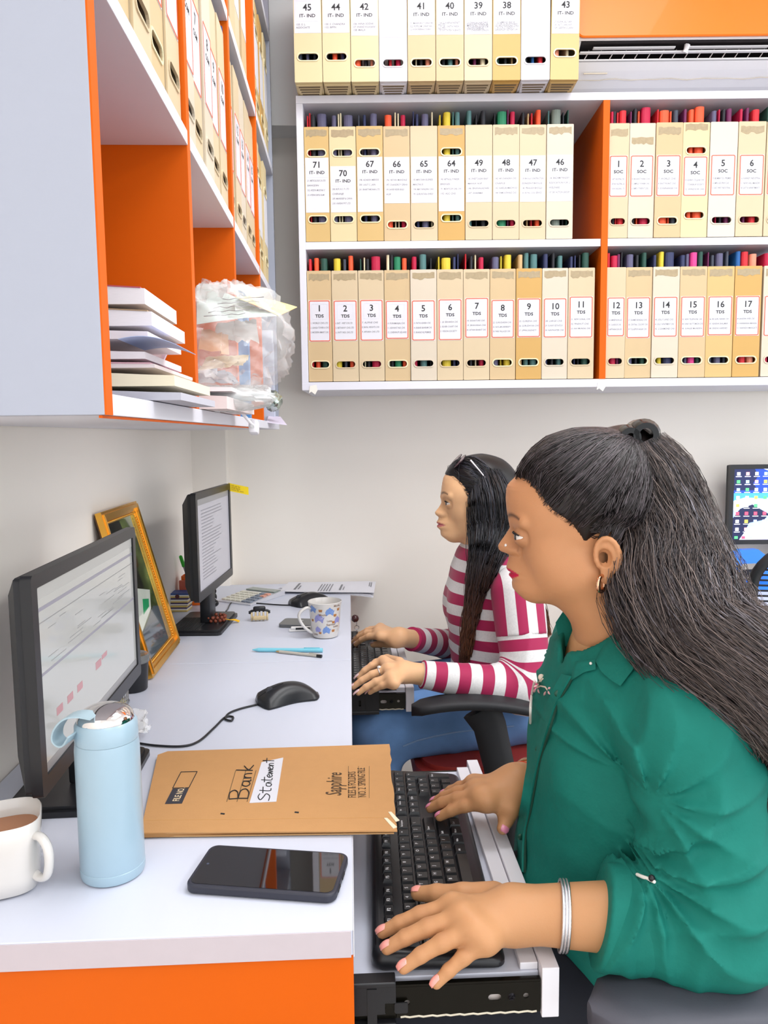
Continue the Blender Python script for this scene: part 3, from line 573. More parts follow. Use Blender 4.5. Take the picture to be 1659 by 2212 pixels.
for r in range(8):
    for c in range(4):
        x = .025+c*.074; y = .955-r*.112
        spoly('icon', [(x, y-.045), (x+.028, y-.045), (x+.028, y), (x, y)], ic[(r*3+c*2+r*c) % 7], 6, sc3)
        spoly('icon_caption', [(x-.010, y-.066), (x+.038, y-.066), (x+.038, y-.057), (x-.010, y-.057)], ic[0], 6, sc3)
for c in range(10): 
    x = .02+c*.06; spoly('taskbar_icon', [(x, .012), (x+.028, .012), (x+.028, .05), (x, .05)], ic[(c*5+3) % 7], 6, sc3)
mb = MB(); mb.box(W3/2-.03, W3/2+.03, .010, .027, .012, z0+.03, .002); mb.build('neck', M_BLACK, t3)
mb = MB(); mb.box(W3/2-.1, W3/2+.1, -.07, .06, .0005, .012, .003); mb.build('base', M_BLACK, t3)
# blue punch
pc = at(1612, 1268, Z=DZ)
bt = thing('hole_punch', 'blue plastic two-part punch standing on the far white desk', 'hole punch', (pc.x, pc.y, DZ), .1)
MBL = pm('blue_plastic', '#2b7df0', .3)
pa = at(1571, 1195, Y=pc.y); pb = at(1652, 1290, Y=pc.y); pw = (pb.x-pa.x)/2
mb = MB(); mb.prism(rrect(-pw, pw, -.06, .06, .02), .001, .014); mb.build('base', MBL, bt, 40)
mb = MB(); mb.plate([(-pw, .012), (-pw*1.02, .075), (-pw*.9, .105), (-pw*.5, .118), (pw*.45, .118), (pw*.85, .1), (pw*1.1, .06), (pw*1.05, .012)], [rrect(-pw*.45, pw*.62, .022, .075, .008)], -.012, .012, RX90); mb.build('handle', MBL, bt, 40)
mb = MB(); mb.box(-pw*.25, pw*.6, -.03, .008, .036, .054, .004); mb.build('punch_block', M_BLACKM, bt)

# ------------------------------------------------------------------ gold frame leaning on the wall
P0 = at(318, 1470, Z=DZ); P1 = at(378, 1392, Z=DZ); T0 = at(197, 1112, Y=P0.y-.005); T1 = at(288, 1088, Y=P1.y)
ez = Vector((P1.x-P0.x, P1.y-P0.y, 0)); FWd = ez.length; eu = ((T0+T1)/2-(P0+P1)/2); FH = eu.length; ez.normalize(); eu -= eu.dot(ez)*ez; eu.normalize(); en = ez.cross(eu)
MF = Matrix((( ez.x, eu.x, en.x, P0.x), (ez.y, eu.y, en.y, P0.y), (ez.z, eu.z, en.z, P0.z+.002), (0, 0, 0, 1)))
fr = bpy.data.objects.new('picture_frame', None); col.objects.link(fr); fr.matrix_world = MF; tag(fr, 'gold framed picture leaning on the wall between the two monitors', 'picture frame')
GOLD = pm('gold_moulding', '#eab14c', .25, .85, var=.12, scale=50); GOLD2 = pm('dark_gold_moulding', '#8a5a24', .3, 1., var=.15)
fwid = .027
def rail(p, q, w_):
    mb = MB(); d = (Vector(q)-Vector(p)); L = d.length; a = math.atan2(d.y, d.x)
    M = Matrix.Translation((p[0], p[1], 0)) @ RZ(a)
    for y0, y1, h in ((0, .006, .012), (.006, .014, .016), (.014, .020, .010), (.020, .027, .007)):
        mb.add([(y0, y0, 0), (L-y0, y0, 0), (L-y1, y1, 0), (y1, y1, 0), (y0, y0, h), (L-y0, y0, h), (L-y1, y1, h*.92), (y1, y1, h*.92)], [(0, 3, 2, 1), (4, 5, 6, 7), (0, 1, 5, 4), (1, 2, 6, 5), (2, 3, 7, 6), (3, 0, 4, 7)], M)
    mb.build('frame_rail', GOLD, fr)
    mb = MB(); n = int(L/.0065)
    for i in range(4, n-4): mb.sphere((i*.0065, .0235, .0075), (.0028, .0022, .0022), 6, 4, M)
    mb.build('bead_row', GOLD, fr, 60)
for p, q in (((0, 0), (FWd, 0)), ((FWd, 0), (FWd, FH)), ((FWd, FH), (0, FH)), ((0, FH), (0, 0))): rail(p, q, fwid)
m = bpy.data.materials.new('picture_print'); m.use_nodes = True; nt = m.node_tree; bs = nt.nodes['Principled BSDF']; bs.inputs['Roughness'].default_value = .06; bs.inputs['Coat Weight'].default_value = .6
tcn = nt.nodes.new('ShaderNodeTexCoord'); nz = nt.nodes.new('ShaderNodeTexNoise'); nz.inputs['Scale'].default_value = 9; nz.inputs['Detail'].default_value = 6; rp = nt.nodes.new('ShaderNodeValToRGB')
rp.color_ramp.elements[0].color = lin('#2a2b24'); rp.color_ramp.elements[0].position = .38; rp.color_ramp.elements[1].color = lin('#8fa05a'); rp.color_ramp.elements[1].position = .68
e = rp.color_ramp.elements.new(.5); e.color = lin('#4e5c33')
nt.links.new(tcn.outputs['Object'], nz.inputs['Vector']); nt.links.new(nz.outputs['Fac'], rp.inputs[0]); nt.links.new(rp.outputs[0], bs.inputs['Base Color'])
mb = MB(); mb.prism([(.025, .025), (FWd-.025, .025), (FWd-.025, FH-.025), (.025, FH-.025)], .001, .004); pic = mb.build('picture', m, fr)
def ppoly(name, pts, m, lay):
    mb = MB(); mb.prism([(.025+x*(FWd-.05), .025+y*(FH-.05)) for x, y in pts], .004, .004+.0002*lay); mb.build(name, m, pic)
G = lambda n, h: pm(n, h, .08, coat=.5, var=.12, scale=40)
ppoly('print_patch', [(0, 0), (1, 0), (1, .25), (.7, .3), (0, .18)], G('print_slate', '#4f585e'), 1)
ppoly('print_patch', [(.05, .2), (.6, .3), (.75, .42), (.3, .5), (.05, .45)], G('print_pale', '#c9d0c4'), 2)
ppoly('print_patch', [(.3, .3), (.55, .32), (.62, .37), (.42, .4)], G('print_emerald', '#2f9a63'), 3)
ppoly('print_patch', [(0, .5), (.35, .52), (.2, .75), (0, .8)], G('print_mint', '#a9bd86'), 2)
ppoly('print_patch', [(.45, .62), (.62, .62), (.66, .7), (.5, .72)], G('print_brown', '#4b3a22'), 3)
ppoly('print_patch', [(.1, .86), (.5, .9), (.45, 1), (0, 1)], G('print_dark', '#2b2c28'), 2)
mb = MB(); mb.prism(rrect(.004, FWd-.004, .004, FH-.004, .002), -.004, 0); mb.build('backing_board', pm('brown_board', '#6b4a2a', .7), fr)

# ------------------------------------------------------------------ kraft folder
KR = pm('kraft_card', '#bb8b58', .7, var=.05, scale=60, bump=.08, bscale=500); KR2 = pm('kraft_card_light', '#be9463', .7, var=.05, scale=60)
zf = DZ+.007
c0, c1, c2, c3 = at(303, 1800, Z=zf), at(857, 1795, Z=zf), at(841, 1608, Z=zf), at(345, 1624, Z=zf)
kf = thing('kraft_folder', 'brown kraft spring file marked Bank Statement lying over the desk edge', 'folder', ((c0+c1+c2+c3)/4)-Vector((0, 0, .0062)))
o0 = kf.location
loc = lambda p: (p.x-o0.x, p.y-o0.y)
q0, q1, q2, q3 = map(loc, (c0, c1, c2, c3))
def edge(p, q, n, amp): return [(p[0]+(q[0]-p[0])*i/n+random.uniform(-amp, amp), p[1]+(q[1]-p[1])*i/n+random.uniform(-amp, amp)) for i in range(n)]
right = edge(q1, q2, 14, .0016)
mb = MB(); mb.prism([q0]+right+[q2, (q3[0]+.012, q3[1]), (q3[0], q3[1]-.012)], .0052, .0068); mb.build('front_cover', KR, kf)
mb = MB(); mb.prism([q0, (q1[0]-.003, q1[1]+.003), (q2[0]-.002, q2[1]), q3], .0008, .0024); mb.build('back_cover', KR2, kf)
mb = MB(); mb.prism([(q0[0]+.004, q0[1]+.004), (q1[0]+.001, q1[1]+.012), (q2[0]-.004, q2[1]-.002), (q3[0]+.004, q3[1]-.004)], .0026, .005); mb.build('inner_sheets', KR2, kf)
mb = MB(); mb.box(q0[0], q1[0]-.008, q0[1]-.0016, q0[1]+.0002, .001, .0066, .0007); mb.build('spine_fold', pm('kraft_fold', '#a87845', .7), kf)
for (a_, b_) in (((q1[0]-.004, q1[1]+.004), (q1[0]-.014, q1[1]+.03)), ((q1[0], q1[1]+.02), (q1[0]-.008, q1[1]+.045))):
    mb = MB(); mb.prism([a_, (a_[0]+.005, a_[1]+.003), (b_[0]+.004, b_[1]), b_], .0069, .0075); mb.build('torn_corner', pm('torn_card', '#e9d8bd', .8), kf)
TX = lambda x, y, z=.0071: Matrix(((0, -1, 0, x-o0.x), (1, 0, 0, y-o0.y), (0, 0, 1, z), (0, 0, 0, 1)))
def flat(name, quad, m, z=.00695):
    mb = MB(); mb.prism([loc(at(*p, Z=zf)) for p in quad], .0069, z); return mb.build(name, m, kf)
flat('crease', [(305, 1772), (852, 1766), (852, 1767), (305, 1773.5)], pm('crease_line', '#c08f57', .8))
flat('file_number_box', [(356, 1738), (393, 1737), (408, 1704), (373, 1705)], pm('dark_print', '#33323a', .7), .0071)
mb = MB(); qs = [loc(at(*p, Z=zf)) for p in ((373, 1704), (408, 1703), (426, 1668), (391, 1669))]
for i in range(4):
    a_, b_ = Vector(qs[i]+(.0072,)), Vector(qs[(i+1) % 4]+(.0072,)); mb.tube([a_, b_], .0006, 4)
mb.build('number_field', INK, kf)
pp = at(388, 1729, Z=zf); mb = MB(); text(mb, 'FILE NO.', .0125, TX(pp.x, pp.y-.004, .0073), .01, 'LEFT', 0, .8); mb.build('lettering', pm('cream_print', '#e8cfa8', .7), kf)
flat('white_sticker', [(539, 1736), (597, 1733), (612, 1638), (565, 1648)], PAPER, .0074)
for q, x in enumerate((497, 519, 541)): flat('ruled_line', [(x-8, 1733), (x-6.5, 1733), (x+13, 1665), (x+11.5, 1665)], pm('ruled_print', '#6d5638', .7), .0071)
mb = MB()
def script(pts, r=.0007, z=.0076):                     # handwriting as pen strokes, given in pixels of the folder plane
    mb.tube([Vector(loc(at(px, py, Z=zf))+(z,)) for px, py in pts], r, 5)
# strokes: u along the writing (up the picture), v to the letter tops (towards the left)
def stroke(x0, y0, x1, y1, h, pts, dv):
    V = []
    for u, v in pts: V.append((x0+(x1-x0)*u-h*v+dv, y0+(y1-y0)*u))
    P = catmull([(a_, b_, 0) for a_, b_ in V], 5); script([(p.x, p.y) for p in P])
L1 = (535, 1728, 548, 1655)
for pts in ([(0.0, 1), (.02, .5), (.02, 0)], [(.0, 1), (.18, 1.02), (.26, .8), (.2, .6), (.04, .52), (.24, .45), (.3, .2), (.2, 0), (.02, 0)], [(.52, .4), (.42, .42), (.38, .2), (.44, .02), (.52, .12), (.53, .4), (.54, .02), (.58, .02)], [(.62, .4), (.63, 0), (.64, .3), (.7, .4), (.75, .3), (.76, 0)], [(.86, .9), (.85, 0)], [(.98, .5), (.87, .22), (1.0, 0)]): stroke(*L1, 40, pts, 0)
L2 = (583, 1730, 592, 1648)
for pts in ([(.16, .9), (.08, 1), (0, .8), (.08, .55), (.16, .35), (.1, .05), (-.02, .1)], [(.25, .95), (.24, .1), (.3, 0)], [(.18, .65), (.34, .68)], [(.44, .45), (.37, .4), (.36, .1), (.42, .02), (.45, .4), (.47, .02)], [(.53, .9), (.52, .1), (.57, 0)], [(.47, .62), (.6, .65)], [(.6, .2), (.67, .3), (.64, .45), (.59, .25), (.63, .02), (.68, .1)], [(.7, .4), (.7, 0), (.73, .35), (.75, .02), (.78, .38), (.8, 0)], [(.81, .2), (.86, .3), (.84, .42), (.8, .2), (.84, .02), (.88, .08)], [(.89, .4), (.9, 0), (.92, .36), (.96, .3), (.96, 0)], [(1.04, .95), (1.03, 0)], [(.98, .6), (1.1, .62)]): stroke(*L2, 26, pts, 0)
mb.build('handwriting', INK, kf)
mb = MB(); pp = at(737, 1720, Z=zf); text(mb, 'Sapphire', .030, TX(pp.x, pp.y, .0072), .006, 'LEFT', .3, .66)
pp = at(769, 1724, Z=zf); text(mb, 'FILES & FOLDERS', .0152, TX(pp.x, pp.y), .004, 'LEFT', 0, .69)
pp = at(791, 1723, Z=zf); text(mb, 'NO. 2  SPRING FILE', .0152, TX(pp.x, pp.y), .004, 'LEFT', 0, .69)
mb.build('lettering', pm('brown_black_print', '#4a3622', .7), kf)
for x in (752, 774, 797): flat('printed_rule', [(x, 1725), (x+1, 1725), (x+1, 1656), (x, 1656)], pm('ruled_print', '#6d5638', .7), .0071)
for x, y in ((481, 1759), (641, 1756)): flat('punch_hole', [(x-5, y+1), (x+4, y+2), (x+5, y-1), (x-4, y-2)], INK, .0071)

# ------------------------------------------------------------------ phone
def quadmat(a, b, d, z):                                 # a near-left, b near-right, d far-left corners on the desk
    A, B, D = at(*a, Z=z), at(*b, Z=z), at(*d, Z=z); ang = math.atan2(B.y-A.y, B.x-A.x)
    return A, ang, (B-A).length, (D-A).length
A, ang, pl, pw_ = quadmat((398, 1932), (724, 1956), (446, 1841), DZ)
ph = thing('smartphone', 'black smartphone in a matt black case on the near white desktop', 'phone', (A.x, A.y, DZ), ang)
mb = MB(); mb.prism(rrect(0, pl, 0, pw_, .011, 8), .0008, .0105); mb.v = [(x, y, z) for x, y, z in mb.v]; c = mb.build('case', pm('matt_case', '#2c2d38', .5), ph, 40)
bv = c.modifiers.new('b', 'BEVEL'); bv.width = .0022; bv.segments = 3; bv.limit_method = 'ANGLE'
mb = MB(); mb.prism(rrect(.004, pl-.004, .004, pw_-.004, .008, 8), .0104, .0109); mb.build('screen', pm('phone_glass', '#08080a', .03, coat=1., var=.0, spec=.8), ph, 40)
mb = MB(); mb.lathe([(.0016, 0), (.0016, .0002)], 12, (.011, pw_/2, .0109)); mb.build('selfie_camera', pm('lens_dot', '#4a4f60', .2), ph)
for y in (.015, .038): 
    mb = MB(); mb.box(pl-.001, pl+.001, y, y+.012, .004, .0075, .0006); mb.build('side_button', M_BLACKM, ph)

# ------------------------------------------------------------------ blue flask
fc = at(245, 1882, Z=DZ); R = .0345
flk = thing('vacuum_flask', 'pale blue flask with a chrome dome lid and strap beside the kraft folder', 'flask', (fc.x, fc.y, DZ))
FB = pm('pale_blue_enamel', '#9ab3c2', .32, var=.02, coat=.25)
mb = MB(); mb.lathe([(R-.006, .0006), (R-.001, .0016), (R, .005), (R, .012), (R-.0006, .0125), (R-.0002, .014), (R-.0005, .145), (R-.0015, .1535)], 48); mb.build('body', FB, flk, 35)
mb = MB(); mb.lathe([(R-.0015, .1538), (R-.0012, .156), (R-.0017, .172), (R-.004, .1755)], 48); mb.build('collar', FB, flk, 35)
mb = MB(); mb.lathe([(R-.0045, .1755)]+[((R-.0045)*math.cos(math.radians(a)), .1765+.016*math.sin(math.radians(a))) for a in range(0, 90, 9)]+[(.0005, .1925)], 48); mb.build('dome_lid', M_CHROME, flk, 60)
ps = [(-.004, -.022, .186), (-.018, -.024, .1895), (-.032, -.022, .186), (-.043, -.018, .174), (-.046, -.016, .163), (-.041, -.018, .158), (-.034, -.022, .160), (-.026, -.028, .171)]
cp = catmull(ps, 6); mb = MB()
mb.grid(lambda u, v: cp[min(int(u*(len(cp)-1)), len(cp)-1)] + Vector((.25*(v-.5)*.016, (v-.5)*.020, 0)), len(cp), 4, .0018); mb.build('strap', pm('pale_blue_silicone', '#a3bac5', .5), flk, 60)

# ------------------------------------------------------------------ white mug at the corner
mc = at(14, 1912, Z=DZ)
mg = thing('coffee_mug', 'white rounded-square mug of tea with dark letters at the desk corner', 'mug', (mc.x, mc.y, DZ), .35)
CER = pm('white_glaze', '#cfcbc7', .15, var=.01, coat=.4)
def sq(r, a, p=3.2): c, s_ = math.cos(a), math.sin(a); k = (abs(c)**p+abs(s_)**p)**(-1/p); return r*k*c, r*k*s_
def sqlathe(prof, n=48, p=3.2):
    V = []; F = []
    for r, z in prof: V += [sq(r, 2*math.pi*i/n, p)+(z,) for i in range(n)]
    for j in range(len(prof)-1): F += [(j*n+i, j*n+(i+1) % n, (j+1)*n+(i+1) % n, (j+1)*n+i) for i in range(n)]
    F += [tuple(reversed(range(n))), tuple(range((len(prof)-1)*n, len(prof)*n))]; return V, F
mb = MB(); mb.add(*sqlathe([(.028, .0005), (.033, .004), (.0355, .02), (.0375, .055), (.039, .078), (.038, .0792), (.0368, .078), (.035, .055), (.034, .02), (.031, .008)])); mb.build('cup', CER, mg, 50)
mb = MB(); mb.tube(catmull([(.030, -.024, .062), (.038, -.034, .063), (.044, -.041, .054), (.045, -.042, .038), (.042, -.038, .022), (.035, -.030, .017), (.028, -.022, .02)], 8), .0052, 12, True, .8); mb.build('handle', CER, mg, 60)
mb = MB(); mb.add(*sqlathe([(.0352, .060), (.0353, .0605)])); mb.build('tea', pm('milky_tea', '#a9714d', .2), mg)
mb = MB()
for q, (s_, z) in enumerate((('like', .046), ('life', .028), ('love', .011))): text(mb, s_, .015, Matrix(((1, 0, 0, -.022), (0, 0, -1, -.0382+.0016*q), (0, 1, 0, z), (0, 0, 0, 1))), .015)
mb.build('lettering', INK, mg)
# ------------------------------------------------------------------ mice and cables
def mouse(label, a, b, z, cable, clabel):
    A, B = at(*a, Z=z), at(*b, Z=z); L = (B-A).length; ang = math.atan2(B.y-A.y, B.x-A.x)
    t = thing('computer_mouse', label, 'mouse', ((A.x+B.x)/2, (A.y+B.y)/2, z), ang, group='black wired mice on the desks')
    Wd = L*.30; V = []; F = []; nu, nv = 25, 13
    def ht(u): return .036*(math.sin(math.pi*min(1, (u*.9+.12)))**.6)*(1-.32*(1-u)**2)
    def hw(u): return Wd*(.86+.14*math.cos(2*math.pi*(u-.05)))*min(1, (u*12)**.5, ((1-u)*7)**.5)
    def pt(u, v):
        s_ = -1+2*v; return (-L/2+u*L, hw(u)*math.copysign(abs(s_)**.85, s_), .004+max(0, ht(u)-.004)*(1-abs(s_)**3.2))
    mb = MB(); mb.grid(pt, nu, nv); mb.build('shell', M_BLACK, t, 60)
    mb = MB(); mb.prism([(-L/2+u*L, hw(u)*.97) for u in [i/24 for i in range(25)]]+[(-L/2+u*L, -hw(u)*.97) for u in [i/24 for i in range(23, 0, -1)]], .0005, .0045); mb.build('sole', M_BLACKM, t)
    mb = MB(); mb.tube([(pt(.02+.4*i/8, .5)[0], 0, pt(.02+.4*i/8, .5)[2]+.0002) for i in range(9)], .0007, 4); mb.build('button_seam', pm('seam_black', '#060606', .8), t)
    mb = MB(); u = .2; mb.cyl((-L/2+u*L, -.004, ht(u)-.003), (-L/2+u*L, .004, ht(u)-.003), .0075, n=16); mb.build('scroll_wheel', pm('rubber_grey', '#3a3b40', .6), t)
    if cable:
        pts = [at(*p, Z=z+.003) for p in cable]; mb = MB(); mb.tube([Vector((p.x-t.location.x, p.y-t.location.y, .0025)) for p in catmull(pts, 8)], .0018, 7)
        o = mb.build('cable', M_BLACK, t, 60); o.rotation_euler = (0, 0, -ang)
    return t
mouse('black wired mouse on bare white desktop behind the kraft folder', (556, 1524), (687, 1500), DZ, [(556, 1521), (520, 1530), (495, 1540), (487, 1552), (500, 1556), (503, 1548), (486, 1549), (462, 1572), (430, 1600), (395, 1611), (340, 1610), (295, 1604), (262, 1598)], '')
mouse('black wired mouse behind the teapot mug beside the paper stack', (629, 1310), (712, 1297), DZ, [(630, 1307), (600, 1306), (560, 1303), (530, 1301), (508, 1297), (498, 1303), (492, 1315), (488, 1320)], '')

# ------------------------------------------------------------------ far desk items
pk = thing('paper_stack', 'loose stack of printed letters lying over the far desk corner', 'papers', (0, 0, DZ))
for q in range(6):
    a_ = .03*math.sin(q*2.3); c4 = [at(592+3*q, 1276-q*.6, Z=DZ), at(806-2*q, 1289-q*1.2, Z=DZ), at(811-3*q, 1260-q, Z=DZ), at(634+2*q, 1250-q*.3, Z=DZ)]
    if q == 5: c4 = [at(603, 1279, Z=DZ+.006), at(808, 1281, Z=DZ+.006), at(812, 1257, Z=DZ+.006), at(628, 1249, Z=DZ+.006)]
    for p in c4: p.y = min(p.y, 2.455)
    mb = MB(); zz = .0008+q*.0013
    mb.grid(lambda u, v: (c4[0]*(1-u)*(1-v)+c4[1]*u*(1-v)+c4[2]*u*v+c4[3]*(1-u)*v)*1.0 + Vector((0, 0, zz-DZ-(.006 if q == 5 else 0)+(.004*max(0, .25-u) if q == 5 else 0)-.004*max(0, u-.85)*6*(q < 4))), 10, 3, .0005)
    sh = mb.build('sheet', PAPER, pk, 60)
mb = MB()
def onp(u, v): p = c4[0]*(1-u)*(1-v)+c4[1]*u*(1-v)+c4[2]*u*v+c4[3]*(1-u)*v; return Vector((p.x, p.y, .0084))
for q, (u0, u1, v0, v1) in enumerate([(.13, .155, .2, .85), (.17, .185, .25, .6)]+[(.40+.03*k, .41+.03*k, .08, .75) for k in range(5)]+[(.62, .64, .2, .7), (.66, .67, .2, .5), (.93, .94, .55, .9), (.95, .96, .5, .9)]):
    A_, B_, C_, D_ = onp(u0, v0), onp(u1, v0), onp(u1, v1), onp(u0, v1); mb = MB(); mb.add([A_, B_, C_, D_], [(0, 1, 2, 3)]); mb.build('print_line', INKG, sh)

# calculator
A, ang, L, W_ = quadmat((470, 1300), (541, 1309), (478, 1276), DZ)
ca = thing('calculator', 'silver desk calculator with pale keys behind the document monitor', 'calculator', (A.x, A.y, DZ), ang)
W_ = min(W_, .17)
mb = MB(); V = [(0, 0, .004), (L, 0, .004), (L, W_, .016), (0, W_, .016)]; mb.add(V+[(x, y, .0005) for x, y, z in V], [(0, 1, 2, 3), (7, 6, 5, 4), (0, 4, 5, 1), (1, 5, 6, 2), (2, 6, 7, 3), (3, 7, 4, 0)]); mb.build('body', pm('silver_plastic', '#c9c9cf', .4), ca)
zs = lambda y: .004+.012*y/W_
keycol = [pm('calc_key_'+h, '#'+h, .5) for h in ('d8d6c8', '7c8694', 'd59a86', '9aa6b4')]
for r in range(5):
    for c in range(6):
        x = L*(.06+.15*c); y = W_*(.06+.125*r); mb = MB(); mb.box(x, x+L*.12, y, y+W_*.095, zs(y)+.0004, zs(y)+.005, .0008); mb.build('key', keycol[(2 if c == 5 and r > 2 else 1 if c > 3 else 0)], ca)
mb = MB(); mb.box(L*.06, L*.94, W_*.74, W_*.94, zs(W_*.74)+.001, zs(W_*.94)+.002); mb.build('display', pm('lcd_green_grey', '#7f8a84', .2), ca)

# small striped boxes, pen stand, pen
bp = at(353, 1322, Z=DZ)
STR = [pm('card_box_'+h, '#'+h, .5) for h in ('2f4f92', 'd9bd6a', 'e6e2da', '5a86c4', '4a3a63', '9fc0e6')]
for q in range(3):
    o = thing('card_box', ('small striped card box at the bottom of the blue-topped pile', 'small striped card box in the middle of the blue-topped pile', 'small striped card box with a blue lid topping the pile')[q], 'box', (bp.x+.002*q, bp.y+.003*q, DZ+.0005+q*.0167), -.08, 'striped card boxes beside the monitor base')
    for k in range(4):
        mb = MB(); mb.box(0, .066, 0, .05, .004*k+.0002, .004*k+.0042); mb.build('striped_layer', STR[(1, 2, 4, 1, 2, 0)[(k+q) % 6]] if not (q == 2 and k == 3) else STR[0], o)
mb = MB(); mb.lathe([(.006, 0), (.006, .001)], 14, M=Matrix.Translation((.035, -.0003, .008)) @ RX90); mb.build('round_seal', pm('seal_red', '#5b2a2a', .5), o)
pp = at(392, 1272, Y=2.16)
ps_ = thing('pen_stand', 'orange plastic pen stand beside the document monitor', 'pen stand', (-.455, 2.19, DZ))
mb = MB(); mb.plate(rrect(-.03, .022, -.02, .02, .004), [rrect(-.0285, .0205, -.0185, .0185, .003)], .003, .085); mb.prism(rrect(-.03, .022, -.02, .02, .004), .0008, .0032); mb.build('holder', pm('orange_plastic', '#f0701a', .35), ps_, 40)
mb = MB(); mb.box(-.034, -.012, -.03, -.021, .0008, .075, .002); mb.build('side_pocket', pm('clear_red_plastic', '#cf6a52', .3), ps_)
g0 = Vector((-.447, 2.183, DZ+.01)); g1 = at(391, 1205, Y=2.175)
pen = thing('marker_pen', 'green capped marker standing in the orange pen stand', 'pen', g0); d_ = g1-g0
mb = MB(); mb.cyl(d_*.0, d_*.8, .0035, n=12); mb.build('barrel', pm('grey_barrel', '#8b8d93', .4), pen, 40)
mb = MB(); mb.cyl(d_*.8, d_*1.02, .0055, .005, n=14); mb.sphere(d_*1.02, .005, 12, 8); mb.build('cap', pm('bright_green_cap', '#34b72e', .3), pen, 40)

# beads, figurine, tassel
bc = at(466, 1342, Z=DZ+.013)
bd = thing('prayer_beads', 'heap of brown prayer beads with a yellow tassel on the monitor base', 'prayer beads', (bc.x, bc.y, DZ+.0135))
BRN = pm('brown_bead', '#7a3a26', .55, var=.2, scale=300, bump=.3)
for lay in range(2):
    for k in range(13):
        a_ = 2*math.pi*k/13+lay*.2; mb = MB(); mb.sphere((.024*math.cos(a_), .020*math.sin(a_), .0048+lay*.0075), .0047, 10, 7); mb.build('bead', BRN, bd, 90)
tp = at(517, 1343, Z=DZ+.002); tl = Vector((tp.x-bc.x, tp.y-bc.y, -.011))
mb = MB()
for k in range(14): 
    e = tl+Vector((0, random.uniform(-.008, .008), random.uniform(0, .002))); mb.tube(catmull([(.024, -.004, .006), (.036, -.006+.0*k, .004), e*.8+Vector((0, 0, .004)), e], 4), .0008, 4)
mb.build('tassel', pm('yellow_thread', '#f0b81e', .7), bd)
fg = at(457, 1318, Z=DZ+.013)
fgt = thing('figurine', 'small black seated figurine above the brown beads', 'figurine', (fg.x, fg.y+.03, DZ+.0135))
mb = MB(); mb.sphere((0, 0, .012), (.015, .013, .011), 16, 10); mb.sphere((0, 0, .03), (.0105, .010, .012), 16, 10); mb.sphere((.002, -.002, .046), (.008, .008, .009), 16, 10); mb.sphere((.004, -.012, .022), (.006, .005, .008), 12, 8); mb.build('body', pm('black_stone', '#131316', .25), fgt, 90)
mb = MB(); mb.sphere((.006, -.010, .024), (.004, .003, .005), 10, 6); mb.build('face', pm('white_dot', '#e8e6e2', .4), fgt, 90)

# claw clip
cc = at(561, 1340, Z=DZ)
cl = thing('hair_claw_clip', 'black and tan claw clip lying on the desk beside the mug', 'hair clip', (cc.x, cc.y, DZ), .1)
mb = MB(); mb.tube([(-.027, 0, .022), (-.02, 0, .026), (0, 0, .028), (.02, 0, .026), (.027, 0, .022)], .0032, 8); mb.box(-.016, .016, -.006, .004, .026, .038, .004); mb.ring((-.023, 0, .02), .004, .0016, n=12, m=6); mb.ring((.023, 0, .02), .004, .0016, n=12, m=6); mb.build('spring_bar', M_BLACK, cl, 50)
for k in range(5):
    mb = MB(); mb.tube(catmull([(-.02+.01*k, .004, .024), (-.02+.01*k, .012, .014), (-.02+.01*k, .008, .002)], 4), .0022, 6); mb.build('black_tooth', M_BLACK, cl, 50)
    mb = MB(); mb.tube(catmull([(-.02+.01*k, -.004, .022), (-.02+.01*k, -.012, .012), (-.02+.01*k, -.007, .0025)], 4), .0024, 6); mb.build('tan_tooth', pm('tan_plastic', '#c9b48c', .4), cl, 50)
mb = MB(); mb.box(-.018, .018, -.016, -.010, .004, .015, .003); mb.build('tan_jaw', pm('tan_plastic', '#c9b48c', .4), cl)

# grey phone and white stapler behind the mug
A, ang, L, W_ = quadmat((601, 1356), (676, 1358), (608, 1329), DZ)
gp = thing('smartphone', 'grey smartphone lying face down behind the teapot mug', 'phone', (A.x, A.y, DZ), ang)
mb = MB(); mb.prism(rrect(0, .125, 0, .068, .009), .0008, .0085); c = mb.build('body', pm('grey_metal', '#6f7172', .35, .6), gp, 40)
mb = MB(); mb.lathe([(.004, 0), (.004, .0006)], 16, (.05, .045, .0085)); mb.build('emblem', pm('pale_emblem', '#b9bbbd', .3, .6), gp)
A = at(625, 1365, Z=DZ); st = thing('stapler', 'small white and black stapler beside the grey phone', 'stapler', (A.x, A.y-.004, DZ), .05)
mb = MB(); mb.box(0, .062, 0, .012, .0008, .006, .001); mb.build('base', pm('white_plastic', '#e9e7e6', .35), st)
mb = MB(); mb.box(.004, .06, .0005, .0115, .0062, .012, .002); mb.build('top_arm', pm('white_plastic', '#e9e7e6', .35), st); mb = MB(); mb.box(.016, .05, -.0006, .0003, .006, .0105); mb.build('side_slot', M_BLACKM, st)

